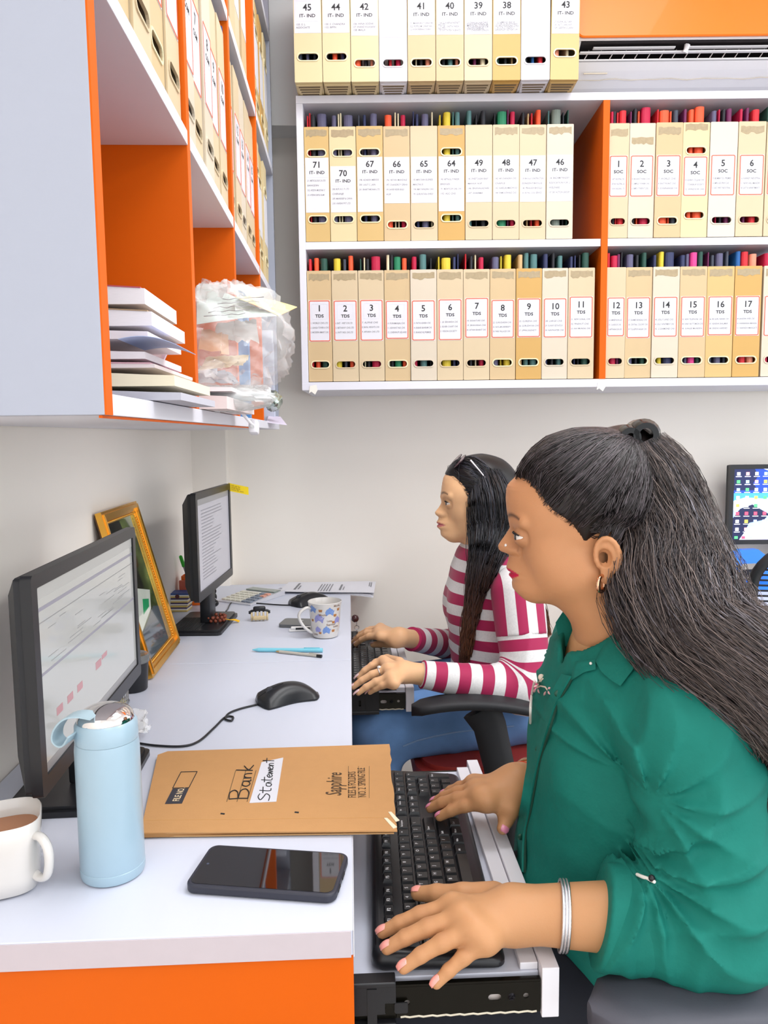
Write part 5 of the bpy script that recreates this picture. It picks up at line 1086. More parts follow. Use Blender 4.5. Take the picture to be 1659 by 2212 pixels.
def s_chin(V, ch, k): return np.exp(-((V[:, 2]-ch[2]+.012)/(.016*k))**2)*(V[:, 0] > .0)
class Head:
    """head frame: f forward, l to the camera side, u up; origin at the ear opening"""
    def __init__(s, ear, Y, yaw):
        s.pe = ear; s.O = atn(*ear, Y=Y); v = s.O-np.array(CAM); s.S = FPX/np.linalg.norm(v)
        s.S = FPX/((RCW.transposed() @ Vector(v)).z*-1)
        vh = np.array([v[0], v[1], 0]); vh /= np.linalg.norm(vh); l = -vh; u = A3(0, 0, 1); f = np.cross(l, u)
        c, q = math.cos(yaw), math.sin(yaw); s.f = f*c+l*q; s.l = l*c-f*q; s.u = u; s.R = np.stack([s.f, s.l, s.u], 1)
    def loc(s, px, py, l=0): return A3((s.pe[0]-px)/s.S, l, (s.pe[1]-py)/s.S)
    def w(s, p): return s.O+s.R@np.asarray(p, float)
    def W(s, P): return s.O+P@s.R.T
    def L(s, P): return (P-s.O)@s.R
    def build(s, prof, eye, mouth, chin, ala, neck, kw, ear=None, nrm=1., eyeopen=(14, -16), h=.0016, lipw=.024):
        """prof: traced silhouette of the face, pixels, from hairline to throat"""
        T = np.array([s.loc(*p)[[0, 2]] for p in prof]); k = nrm
        e = s.loc(*eye); ec = A3(e[0]-.004*k, .031*k, e[2]); m = s.loc(*mouth); ch = s.loc(*chin); al = s.loc(*ala)
        ft = np.interp(e[2]+.02*k, T[::-1, 1], T[::-1, 0])
        n0, n1, rn0, rn1 = neck
        def face(P):
            Q = P.copy(); Q[:, 1] = np.abs(Q[:, 1])
            d = ell(Q, (.012*k, 0, .055*k), (.094*k, .074*k, .084*k))
            d = smin(d, ell(Q, (ft-.066*k, 0, .048*k), (.058*k, .064*k, .055*k)), .03*k)
            d = smin(d, ell(Q, (ft-.068*k, 0, e[2]-.025*k), (.050*k, .058*k, .048*k)), .03*k)
            d = smin(d, ell(Q, (ft-.060*k, .036*k, e[2]-.028*k), (.028*k, .026*k, .030*k)), .02*k)
            d = smin(d, rc(Q, (.012*k, .052*k, ch[2]+.030*k), (ch[0]-.028*k, .012*k, ch[2]+.004*k), .020*k, .017*k), .025*k)
            d = smin(d, ell(Q, (ch[0]-.022*k, 0, ch[2]+.004*k), (.018*k, .019*k, .016*k)), .016*k)
            d = smin(d, ell(Q, (m[0]-.032*k, 0, m[2]), (.027*k, .030*k, .026*k)), .016*k)
            d = smin(d, rc(Q, A3(ch[0]-.038*k, .010*k, ch[2]+.006*k), A3(n0[0]*.4+n1[0]*.6+.03*k, .012*k, ch[2]-.004*k), .016*k, .024*k), .02*k)
            d = smin(d, rc(P, n0, n1, rn0, rn1), .03*k)
            d = smin(d, rc(Q, (.02*k, .03*k, ch[2]+.02*k), (n0[0]*.5+n1[0]*.5, .02*k, n0[2]*.5+n1[2]*.5), .03*k, rn0*.7), .03*k)
            # eye socket, lids
            d = smax(d, -(np.linalg.norm(Q-(ec+A3(.007*k, .002*k, .001*k)), axis=1)-.0155*k), .010*k)
            q = Q-ec; sp = np.linalg.norm(q, axis=1)-.0136*k
            a, b = math.radians(eyeopen[0]), math.radians(eyeopen[1])
            wd = np.maximum(-math.sin(a)*q[:, 0]+math.cos(a)*q[:, 2], math.sin(b)*q[:, 0]-math.cos(b)*q[:, 2])
            sp = np.maximum(sp, -wd)
            d = smin(d, sp, .0055*k)
            # brow ridge and wing of the nose
            d = smin(d, rc(Q, ec+A3(.010*k, -.016*k, .017*k), ec+A3(.001*k, .016*k, .019*k), .006*k, .005*k), .010*k)
            if ear is not None:
                q = P-A3(*ear['c']); t = ear['tilt']; q = np.stack([q[:, 0]*math.cos(t)+q[:, 2]*math.sin(t), q[:, 1], -q[:, 0]*math.sin(t)+q[:, 2]*math.cos(t)], 1)/ear.get('s', 1.)
                wl = .010*k-.30*q[:, 0]; pl = ell(np.stack([q[:, 0], q[:, 1]-wl, q[:, 2]], 1), (0, 0, .002), (.0175*k, .006*k, .027*k))
                pl = smax(pl, -ell(np.stack([q[:, 0], q[:, 1]-wl-.005, q[:, 2]], 1), (.0045*k, 0, .001), (.0098*k, .0105*k, .0135*k)), .003)
                th = np.linspace(-.5, 3.9, 15); hp = [A3(.016*k*math.cos(x), .010*k-.3*.016*k*math.cos(x)+.003, .003+.026*k*math.sin(x)) for x in th]
                for i in range(14): pl = smin(pl, rc(q, hp[i], hp[i+1], .0032*k, .0032*k), .003)
                pl = smin(pl, ell(q, (.006*k, .008*k, -.028*k), (.0085*k, .005*k, .010*k)), .006)
                d = smin(d, pl*ear.get('s', 1.), .004)
            return d
        s.face = face
        V, F = snets(face, (-.10*k, -.088*k, n1[2]-.01), (.13*k, .10*k, .15*k), h)
        V = relax(V, F, 2)
        # fit the middle of the face to the traced silhouette
        us = np.arange(T[-1, 1], T[0, 1], .001); tf = np.interp(us, T[::-1, 1], T[::-1, 0])
        mid = (np.abs(V[:, 1]) < .0025) & (V[:, 0] > -.01); cf = np.full(len(us), np.nan)
        bi = np.round((V[mid, 2]-us[0])/.001).astype(int)
        for j in range(len(us)):
            x = V[mid, 0][np.abs(bi-j) <= 1]
            if len(x): cf[j] = x.max()
        ok = ~np.isnan(cf); cf = np.interp(us, us[ok], cf[ok]); dl = tf-cf
        fade = np.clip((us[-1]-us)/.012, 0, 1)*np.clip((us-us[0])/.012, 0, 1); dl *= fade
        tip = T[np.argmax(T[:, 0])]; um, lo_ = tip[1], al[2]
        wd = np.interp(us, [ch[2]-.02, ch[2]+.01, m[2]-.012, m[2]+.010, al[2]-.008, al[2]-.004, tip[1], e[2]-.004, e[2]+.012, e[2]+.03], np.array([.030, .028, .026, .024, .017, .0162, .0148, .0095, .011, .035])*k)
        x = np.interp(V[:, 2], us, dl, 0, 0); w_ = np.interp(V[:, 2], us, wd); fc = np.interp(V[:, 2], us, cf)
        g = np.exp(-(V[:, 1]/w_)**2)*np.clip((V[:, 0]-(fc-.030*k))/(.026*k), 0, 1); V[:, 0] += x*g
        ga = np.exp(-((V[:, 0]-al[0]-.003*k)/(.0095*k))**2-((V[:, 2]-al[2])/(.0075*k))**2)*(np.abs(V[:, 1]) < .022*k)*np.clip(np.abs(V[:, 1])/(.006*k), 0, 1); V[:, 1] += np.sign(V[:, 1])*.0075*k*ga
        gc = np.exp(-((V[:, 0]-al[0]+.010*k)/(.0035*k))**2-((V[:, 2]-al[2]+.001*k)/(.009*k))**2)*(np.abs(V[:, 1]) < .03*k); V[:, 0] -= .0028*k*gc
        gb = np.exp(-((V[:, 0]-al[0]-.006*k)/(.006*k))**2-((V[:, 2]-al[2]+.006*k)/(.003*k))**2-((np.abs(V[:, 1])-.006*k)/(.0035*k))**2); V[:, 2] += .003*k*gb
        wsm = np.clip((s_chin(V, ch, k)), 0, 1)[:, None]; V2 = relax(V, F, 8, .5); V = V*(1-wsm)+V2*wsm
        # mouth line
        mm = np.exp(-((V[:, 2]-m[2])/.0016)**2)*(np.abs(V[:, 1]) < lipw*k)*np.clip((V[:, 0]-m[0]+.01)/.01, 0, 1); V[:, 0] -= .0022*k*mm
        s.V, s.F, s.ec, s.m, s.e, s.ch, s.al, s.k, s.T = V, F, ec, m, e, ch, al, k, T
        return V, F
    def tint(s, skin, lip, brow, liph=(.0085, .0075), dark=None):
        V = s.V; k = s.k; C = np.tile(L3(skin), (len(V), 1)); m = s.m
        fr = V[:, 0] > m[0]-.016*k
        half = .026*k; t = np.clip(np.abs(V[:, 1])/half, 0, 1); up = m[2]+liph[0]*k*(1-t**3)*1.0; lo = m[2]-liph[1]*k*(1-t**3)
        wl = np.clip((up-V[:, 2])/.0012, 0, 1)*np.clip((V[:, 2]-lo)/.0012, 0, 1)*fr; C = C*(1-wl[:, None])+L3(lip)*wl[:, None]
        q = np.abs(V[:, 1]); t = (q-.008*k)/(.038*k); bu = s.ec[2]+(.0225+.006*np.sin(np.clip(t, 0, 1)*2.4)-.003*t)*k
        wb = np.exp(-((V[:, 2]-bu)/(.0032*k*(1.15-np.clip(t, 0, 1)*.6)))**2)*(t > -.05)*(t < 1.05)*(V[:, 0] > s.ec[0]-.03); C = C*(1-.85*wb[:, None])+L3(brow)*.85*wb[:, None]
        if dark is not None:                           # darker skin round the eye
            wd = .38*np.exp(-(np.linalg.norm((np.stack([V[:, 0], q, V[:, 2]], 1)-s.ec-A3(.006, 0, -.004)), axis=1)/(.021*k))**2); C = C*(1-wd[:, None])+L3(dark)*wd[:, None]
        return C
    def eyes(s, parent, iris='#2a1a12'):
        for sg in (1, -1):
            c = s.ec*A3(1, sg, 1); mb = MB(); mb.sphere(s.w(c), .0122*s.k, 24, 16); ob = mb.build('eyeball', pm('eye_white', '#e9e2dc', .15, coat=.6, var=.01), parent, 180)
            g = A3(.985, sg*.06, -.05); g /= np.linalg.norm(g); Rm = Vector(s.R@g).to_track_quat('Z', 'Y').to_matrix().to_4x4(); Rm.translation = Vector(s.w(c))
            mb = MB(); mb.lathe([(.0064*s.k, .0104*s.k), (.0062*s.k, .0110*s.k), (.004*s.k, .01225*s.k), (.0002, .01275*s.k)], 20, M=Rm, cap0=False); mb.build('iris', pm('iris_'+iris, iris, .08, coat=1.), ob, 180)
    def lashes(s, parent, colr, eyeopen):
        a = math.radians(eyeopen[0])
        for sg in (1, -1):
            pts = []
            for i in range(12):
                b = math.radians(-62+122*i/11); r = .0144*s.k; q = A3(r*math.cos(b)*math.cos(a), r*math.sin(b), r*math.cos(b)*math.sin(a)); q[1] *= sg; pts.append(s.w(s.ec*A3(1, sg, 1)+q))
            mb = MB(); mb.tube(pts, [.0007+.0010*math.sin(math.pi*i/11) for i in range(12)], 5); mb.build('eyelashes', colr, parent, 180)

def hand_sdf(J, rw, k=1., flat=.010):
    """J: wrist, elbow and for every finger [mcp, pip, dip, tip]; thumb [cmc, mcp, ip, tip]"""
    def fn(P):
        d = rc(P, J['wrist'], J['elbow'], rw[0], rw[1])
        m = [J[n][0] for n in ('index', 'middle', 'ring', 'pinky')]
        pal = None
        for i, q in enumerate(m):
            x = rc(P, J['wrist']*.82+q*.18, q, rw[0]*.62, .0125*k); pal = x if pal is None else smin(pal, x, .016*k)
        for i in range(3): pal = smin(pal, rc(P, m[i], m[i+1], .0115*k, .0115*k), .012*k)
        d = smin(d, pal, .022*k)
        th = J['thumb']; x = rc(P, th[0], th[1], .0155*k, .0128*k); x = smin(x, rc(P, th[1], th[2], .0118*k, .0106*k), .006*k); x = smin(x, rc(P, th[2], th[3], .0104*k, .0082*k), .004*k)
        d = smin(d, x, .016*k)
        fs = None
        for n, s_ in (('index', 1.), ('middle', 1.03), ('ring', .98), ('pinky', .86)):
            a, b, c, e = J[n]; x = rc(P, a, b, .0108*k*s_, .0090*k*s_); x = smin(x, rc(P, b, c, .0090*k*s_, .0079*k*s_), .004*k); x = smin(x, rc(P, c, e, .0079*k*s_, .0066*k*s_), .003*k)
            fs = x if fs is None else smin(fs, x, .0022*k)
        return smin(d, fs, .0065*k)
    return fn
def finger(mcp, tip, lift=.35, L=(.46, .30, .24)):
    """joints between knuckle and fingertip with a gentle upward bend"""
    a, b = np.asarray(mcp), np.asarray(tip); D = np.linalg.norm(b-a); p = a+(b-a)*L[0]+A3(0, 0, lift*D*.30); q = a+(b-a)*(L[0]+L[1])+A3(0, 0, lift*D*.24); return [a, p, q, b]
def nails(J, parent, m, k=1., long=1.0):
    for n in ('thumb', 'index', 'middle', 'ring', 'pinky'):
        p, q = J[n][2], J[n][3]; d = (q-p)/np.linalg.norm(q-p); up = A3(0, 0, 1)
        if n == 'thumb' and 'thumb_up' in J: up = J['thumb_up']
        up = up-(up@d)*d; up /= np.linalg.norm(up); sd = np.cross(d, up)
        r = .0066*k if n != 'thumb' else .0082*k
        if n == 'pinky': r *= .86
        c = q+up*r*.72-d*.0005*k
        M = Matrix(((d[0], sd[0], up[0], c[0]), (d[1], sd[1], up[1], c[1]), (d[2], sd[2], up[2], c[2]), (0, 0, 0, 1)))
        mb = MB(); mb.grid(lambda u, v: M @ Vector(((u-.5)*.0125*k*long+.002*k*(long-1)*3, (v-.5)*.0105*k*(r/.0066/k)*(1-.5*abs(u-.5)**2*2.2), .0026*k-((v-.5)**2)*.010*k-.006*k*max(0, u-.5)**2*1.2-.006*k*max(0, .35-u)**2)), 8, 7, .0006); mb.build('fingernail', m, parent, 90)
def strands(paths, r, parent, name, m, segs=3):
    """many thin tapered hair strands as one mesh; paths: array (n, k, 3)"""
    P = np.asarray(paths, float); n, k, _ = P.shape; T = np.gradient(P, axis=1); T /= np.maximum(np.linalg.norm(T, axis=2, keepdims=True), 1e-9)
    a = np.where(np.abs(T[..., 2:3]) < .9, A3(0, 0, 1), A3(1, 0, 0)); U = np.cross(T, a); U /= np.maximum(np.linalg.norm(U, axis=2, keepdims=True), 1e-9); W_ = np.cross(T, U)
    tp = np.ones(k); tp[:2] = [.25, .7]; tp[-3:] = [.8, .5, .15]; rr = (np.asarray(r).reshape(-1, 1)*tp[None, :])[..., None]
    ring = [P+rr*(math.cos(2*math.pi*i/segs)*U+math.sin(2*math.pi*i/segs)*W_) for i in range(segs)]
    V = np.stack(ring, 2).reshape(-1, 3); b = (np.arange(n)[:, None]*k+np.arange(k-1)[None, :])*segs; F = []
    for i in range(segs):
        j = (i+1) % segs; F.append(np.stack([b+i, b+j, b+segs+j, b+segs+i], -1).reshape(-1, 4))
    o = np_obj(name, V, np.concatenate(F), m, parent); return o, k*segs
def spline_np(C, n):
    """resample control polylines (m, c, 3) to n points, Catmull-Rom"""
    C = np.asarray(C, float); C = np.concatenate([2*C[:, :1]-C[:, 1:2], C, 2*C[:, -1:]-C[:, -2:-1]], 1); m = C.shape[1]-3; t = np.linspace(0, m-1e-6, n); i = t.astype(int); u = (t-i)[None, :, None]
    a, b, c, d = C[:, i], C[:, i+1], C[:, i+2], C[:, i+3]; return .5*(2*b+(c-a)*u+(2*a-5*b+4*c-d)*u*u+(3*b-a-3*c+d)*u**3)
def project(fn, P, off, it=4):
    sh = P.shape; Q = P.reshape(-1, 3).copy(); off = np.broadcast_to(off, sh[:-1]).reshape(-1); e = 6e-4
    for k in range(it):
        d = fn(Q); g = np.stack([fn(Q+e*np.eye(3)[i])-d for i in range(3)], 1)/e; g /= np.maximum(np.linalg.norm(g, axis=1, keepdims=True), 1e-6); Q -= g*((d-off)*.9)[:, None]
    return Q.reshape(sh)
# ------------------------------------------------------------------ keyboards
KEYM = pm('key_black', '#1f2023', .3, var=.05)
def keyboard(label, n0, n1, f1, z, L=.452, Wk=.148):
    """local x along the keyboard from its left end (near the camera) to its right end; y from the user's edge to the far edge"""
    t = thing('keyboard', label, 'keyboard', (0, 0, 0))
    d = Vector((f1[0]-n0[0], f1[1]-n0[1], 0)).normalized(); s_ = Vector((-d.y, d.x, 0))
    t.matrix_world = Matrix(((d.x, s_.x, 0, n0[0]), (d.y, s_.y, 0, n0[1]), (0, 0, 1, z+.0008), (0, 0, 0, 1)))
    zt = lambda y: .013+.010*y/Wk
    mb = MB(); O = rrect(0, L, -.004, Wk, .012, 5); n = len(O)
    for k, (ins, f) in enumerate(((0, 0), (0, .6), (.0035, 1))): pass
    V = []; 
    for ins, f in ((.004, 0), (0, .25), (0, .62), (.002, .86), (.0055, 1.)):
        for x, y in O: cx_, cy_ = L/2, Wk/2; V.append((x+(cx_-x)/(L/2)*ins, y+(cy_-y)/(Wk/2)*ins, zt(y)*f+.0003))
    F_ = [(r*n+i, r*n+(i+1) % n, (r+1)*n+(i+1) % n, (r+1)*n+i) for r in range(4) for i in range(n)]+[tuple(reversed(range(n))), tuple(range(4*n, 5*n))]
    mb.add(V, F_); mb.build('case', M_BLACK, t, 40)
    U = .0187; top = Wk-.012; letters = []
    def key(x, y, w_, h, leg='', big=False):
        mb = MB(); z0 = zt(y+h/2)-.0005; g = .0008; b = [(x+g, y+g), (x+w_-g, y+g), (x+w_-g, y+h-g), (x+g, y+h-g)]; q = .0024
        tpp = [(x+g+q, y+g+q*.6), (x+w_-g-q, y+g+q*.6), (x+w_-g-q, y+h-g-q*1.1), (x+g+q, y+h-g-q*1.1)]
        V = [(a, b_, z0) for a, b_ in b]+[(a, b_, z0+.0062) for a, b_ in tpp]
        mb.add(V, [(3, 2, 1, 0), (4, 5, 6, 7), (0, 1, 5, 4), (1, 2, 6, 5), (2, 3, 7, 6), (3, 0, 4, 7)]); o = mb.build('key', KEYM, t)
        if leg: 
            mb = MB(); sz = .0058 if len(leg) < 3 else .0042; text(mb, leg, sz, Matrix.Translation((x+g+q+.0008+(.0025 if len(leg) == 1 else 0), y+h-g-q-.0062, z0+.0064)), .012, 'LEFT'); mb.build('legend', pm('key_legend', '#d6d6da', .5), o)
    y = top-.0155; x = .012
    for grp in (('Esc',), ('F1', 'F2', 'F3', 'F4'), ('F5', 'F6', 'F7', 'F8'), ('F9', 'F10', 'F11', 'F12')):
        for k in grp: key(x, y, U, .0145, k); x += U
        x += .0125 if grp[0] == 'Esc' else .0092
    y0 = top-.0235-U
    rows = [[('`', 1)]+[(c, 1) for c in '1234567890-=']+[('Backspace', 2)], [('Tab', 1.5)]+[(c, 1) for c in 'QWERTYUIOP[]']+[('\\', 1.5)], [('Caps', 1.75)]+[(c, 1) for c in 'ASDFGHJKL;\'']+[('Enter', 2.25)], [('Shift', 2.25)]+[(c, 1) for c in 'ZXCVBNM,./']+[('Shift', 2.75)], [('Ctrl', 1.25), ('Win', 1.25), ('Alt', 1.25), ('', 6.25), ('Alt', 1.25), ('Win', 1.25), ('Menu', 1.25), ('Ctrl', 1.25)]]
    for r, row in enumerate(rows):
        x = .012
        for leg, w_ in row: key(x, y0-r*U, w_*U, U, leg); x += w_*U
    xn = .012+15*U+.008
    for r, row in enumerate((('Ins', 'Home', 'PgUp'), ('Del', 'End', 'PgDn'))):
        for c, leg in enumerate(row): key(xn+c*U, y0-r*U, U, U, leg)
    key(xn+U, y0-3*U, U, U, '^'); [key(xn+c*U, y0-4*U, U, U, g) for c, g in enumerate('<v>')]
    xp = xn+3*U+.008
    for r, row in enumerate((('Num', '/', '*', '-'), ('7', '8', '9'), ('4', '5', '6'), ('1', '2', '3'), ('0', '.'))):
        x = xp
        for leg in row: w_ = 2 if leg == '0' else 1; key(x, y0-r*U, w_*U, U, leg); x += w_*U
    key(xp+3*U, y0-2*U, U, 2*U, '+'); key(xp+3*U, y0-4*U, U, 2*U, 'Enter')
    return t
TZ = .655
kn = at(1086, 2098, Z=TZ); kf_ = at(985, 1690, Z=TZ)          # user's edge: near and far ends
keyboard('black full-size keyboard on the near tray under the hands', (kn.x, kn.y), None, (kf_.x, kf_.y), TZ, .456, .141)
k2 = at(852, 1497, Z=TZ); k2f = at(828, 1392, Z=TZ)
keyboard('black keyboard on the far tray under the striped sleeves', (.098, 1.672), None, (.098, 2.1), TZ, .456, .135)
# ------------------------------------------------------------------ person in the green shirt
PA = thing('person', 'person in a green shirt typing, long wavy dark hair half up, rose lipstick', 'person', (.42, .95, 0))
PA.location = (0, 0, 0)
SKIN = vcol_mat('skin', .5, sub=.12, bump=.08, bscale=700, spec=.35, var=.05, vscale=60)
HA = Head((1285, 1185), .95, .12)
profA = [(1111, 1025), (1100, 1040), (1095, 1055), (1094, 1076), (1096, 1098), (1099, 1118), (1103, 1127), (1105.5, 1133), (1101, 1144), (1093, 1157), (1083, 1171), (1077.5, 1181), (1080, 1190), (1089, 1195.5), (1102, 1199), (1101, 1206), (1099.5, 1214), (1097, 1222), (1096, 1229), (1099, 1235), (1103.5, 1238.5), (1101.5, 1242), (1102, 1246), (1107, 1251), (1109.5, 1256), (1108, 1263), (1109, 1271), (1113, 1279), (1121, 1288), (1137, 1295)]
nk0 = HA.loc(1318, 1245); nk1 = HA.loc(1338, 1450)
HA.build(profA, (1126, 1153), (1106, 1239), (1112, 1274), (1108, 1186), (nk0, nk1, .050, .052), 1., ear=dict(c=(-.005, .0735, .001), tilt=-.15, s=.82), eyeopen=(21, -19))
headV = HA.W(HA.V); tintA = HA.tint('#c88f65', '#c41245', '#33211a', (.0075, .0075), dark='#7d5540')

# joints of the arms
def J_at(px, py, z): return atn(px, py, Z=z)
JL = dict(wrist=J_at(1118, 1974, .706), index=finger(J_at(978, 1958, .716), J_at(826, 2014, .688), .16), middle=finger(J_at(1000, 1981, .718), J_at(836, 2048, .687), .17), ring=finger(J_at(1024, 2008, .714), J_at(872, 2090, .682), .18), pinky=finger(J_at(1050, 2032, .706), J_at(943, 2124, .672), .16))
JL['thumb'] = [J_at(1066, 1935, .706), J_at(1000, 1933, .704), J_at(944, 1931, .698), J_at(902, 1930, .692)]
elbL = atn(1552, 1988, Y=.742); JL['elbow'] = elbL
JR = dict(wrist=J_at(1122, 1694, .728), index=finger(J_at(1052, 1732, .722), J_at(950, 1764, .690), .2), middle=finger(J_at(1040, 1720, .726), J_at(930, 1746, .690), .2), ring=finger(J_at(1030, 1706, .724), J_at(938, 1732, .690), .2), pinky=finger(J_at(1024, 1694, .718), J_at(958, 1716, .690), .2))
JR['thumb'] = [J_at(1110, 1724, .722), J_at(1102, 1748, .712), J_at(1094, 1768, .700), J_at(1086, 1790, .690)]; JR['thumb_up'] = A3(.3, -.8, .3)
elbR = atn(1330, 1640, Y=1.24); JR['elbow'] = elbR
hl = hand_sdf(JL, (.0285, .044)); hr = hand_sdf(JR, (.0275, .042))
def box_of(pts, pad): P = np.array(pts); return P.min(0)-pad, P.max(0)+pad
cuffL = atn(1330, 2000, Y=.76)
allL = [JL['wrist'], cuffL]+[q for n in ('thumb', 'index', 'middle', 'ring', 'pinky') for q in JL[n]]; lo, hi = box_of(allL, .03); hi[0] += .06; lo[1] -= .03; hi[2] += .03; lo[2] -= .03
vL, fL = snets(hl, lo, hi, .0016); vL = relax(vL, fL, 2)
allR = [JR['wrist'], JR['wrist']*.5+elbR*.5]+[q for n in ('thumb', 'index', 'middle', 'ring', 'pinky') for q in JR[n]]; lo, hi = box_of(allR, .045)
vR, fR = snets(hr, lo, hi, .002); vR = relax(vR, fR, 2)

# torso and clothes
SEC = np.array([(1.02, .345, .045, .055, .955), (.985, .355, .068, .085, .955), (.955, .366, .098, .135, .955), (.915, .376, .122, .160, .955), (.86, .384, .136, .165, .955), (.80, .386, .148, .163, .955), (.74, .384, .156, .160, .955), (.68, .388, .170, .168, .955), (.62, .394, .184, .182, .955), (.55, .405, .19, .20, .955), (.46, .42, .20, .21, .955)])[::-1]
def torsoA(P, inf=0.):
    z = P[:, 2]; c = np.interp(z, SEC[:, 0], SEC[:, 1]); a = np.interp(z, SEC[:, 0], SEC[:, 2])+inf; b = np.interp(z, SEC[:, 0], SEC[:, 3])+inf
    q = np.sqrt(((P[:, 0]-c)/a)**2+((P[:, 1]-.955)/b)**2); d = (q-1)*np.minimum(a, b)*.9
    d = np.maximum(d, .485-z); return np.maximum(d, z-1.03)
shL = atn(1482, 1575, Y=.79); shR = A3(.375, 1.12, .90)
fa = (JL['wrist']-elbL)/np.linalg.norm(JL['wrist']-elbL)
t_ = ((cuffL-elbL)@fa)
n_cut = fa*.97+A3(0, 0, .24)*1.0; n_cut /= np.linalg.norm(n_cut); c_cut = elbL+fa*np.linalg.norm(atn(1300, 1998, Y=.757)-elbL)
ua = elbL-shL; uaL = np.linalg.norm(ua); uad = ua/uaL
s1 = np.cross(uad, A3(0, 1, 0)); s1 /= np.linalg.norm(s1); s2 = np.cross(uad, s1)
def sleeveA(P):
    q = P-shL; t = q@uad/uaL; ang = np.arctan2(q@s2, q@s1)
    d = rc(P, shL, elbL, .070, .060)
    w_ = np.clip((t-.25)/.5, 0, 1)*np.clip((1.15-t)/.2, 0, 1)
    d = d+.004*w_-.013*w_*(1-np.abs(np.sin(t*13+1.3*np.sin(ang+.6)+.5*np.sin(3*ang)))**.9)-.0028*np.clip(1-np.abs(t-.35)/.35, 0, 1)*np.sin(t*24+2*np.sin(2*ang))
    q2 = P-elbL; tf = q2@fa; a2 = np.arctan2(q2@np.cross(fa, A3(0, 0, 1)), q2[:, 2])
    g = rc(P, elbL, elbL+fa*.17, .057, .044)-.011*(1-np.abs(np.sin(tf*46+1.6*np.sin(a2+.4)))**.9)*np.clip(tf/.04, 0, 1)*np.clip((.14-tf)/.06, 0, 1)
    d = smin(d, g, .03)-radial(P, FE, 5.5, .014, .13, .4, -2.2, 1.2)
    d = smax(d, (P-c_cut)@n_cut, .003)
    return d
def cuffA(P):
    g = rc(P, elbL, elbL+fa*.2, .060, .0485); k = (P-c_cut)@n_cut
    return smax(smax(g, k-.001, .003), -(k+.052), .003)
nkA0, nkA1 = HA.w(nk0), HA.w(nk1)
FE = atn(1398, 1898, Y=.72); FA = atn(1352, 1660, Y=.82)
def radial(P, c, n, amp, rad, ph, lo, hi):
    q = P-c; r = np.sqrt(q[:, 0]**2+q[:, 2]**2); th = np.arctan2(q[:, 2], q[:, 0]); w_ = np.clip(r/.025, 0, 1)*np.exp(-(r/rad)**2)*np.clip((th-lo)/.25, 0, 1)*np.clip((hi-th)/.25, 0, 1)
    return amp*w_*(1-np.abs(np.sin(n*th+ph+1.2*np.sin(r*22)))**.8)
def shirtA(P):
    d = torsoA(P)
    z = P[:, 2]; y = P[:, 1]-.955
    bx = np.exp(-((z-.83)/.055)**2)*np.exp(-((np.abs(y)-.075)/.055)**2)*(P[:, 0] < .36); d = d-.010*bx        # bust
    # drag folds from the armpit across the front
    ph = (z-.84)*42+(P[:, 1]-.80)*30; d = d-.010*(1-np.abs(np.sin(ph*.5+1.2*np.sin(P[:, 0]*25)))**.8)*np.clip((.93-P[:, 1])/.12, 0, 1)*np.exp(-((z-.84)/.09)**2)
    d = d-.0045*np.sin((z-.60)*60+P[:, 0]*30+2*np.sin(y*20))*np.clip((.74-z)/.1, 0, 1)
    s_ = smin(rc(P, shR, A3(.40, 1.17, .72), .068, .062), rc(P, A3(.40, 1.17, .72), elbR, .06, .055), .02)
    s_ = smin(s_, rc(P, elbR, elbR*.62+JR['wrist']*.38, .055, .046), .02)
    d = smin(d, s_, .03)
    d = smin(d, rc(P, A3(.365, .955, .955), shL+A3(.0, .0, .0), .050, .056), .04); d = smin(d, rc(P, A3(.365, .955, .955), shR+A3(0, 0, .0), .050, .056), .04)
    sl = sleeveA(P); d = smin(d, sl, .016)-radial(P, FA, 6., .011, .11, .2, 1.2, 3.1)-radial(P, FA, 5., .010, .12, 1.2, -1.4, 1.4)
    # neck opening, deeper at the front
    d = smax(d, -rc(P, nkA0, nkA1+A3(-.010, 0, -.035), .062, .058), .006)
    d = smax(d, -rc(P, A3(.285, .945, 1.02), A3(.272, .935, .945), .040, .008), .006)
    return d
vS, fS = snets(shirtA, (.17, .64, .49), (.66, 1.33, 1.06), .0031); vS = relax(vS, fS, 1)
GREEN = pm('green_cotton', '#117064', .75, var=.12, scale=30, bump=.55, bscale=16, sheen=.0, spec=.3)
nt = GREEN.node_tree; b_ = [n for n in nt.nodes if n.type == 'BUMP'][0]; b_.inputs['Distance'].default_value = .010
shirt = np_obj('shirt', vS, fS, GREEN, PA); shirt['label'] = 'green cotton shirt'
vC, fC = snets(cuffA, np.minimum(c_cut, elbL)-.09, np.maximum(c_cut, elbL)+.09, .003); vC = relax(vC, fC, 1); np_obj('rolled_cuff', vC, fC, GREEN, shirt)
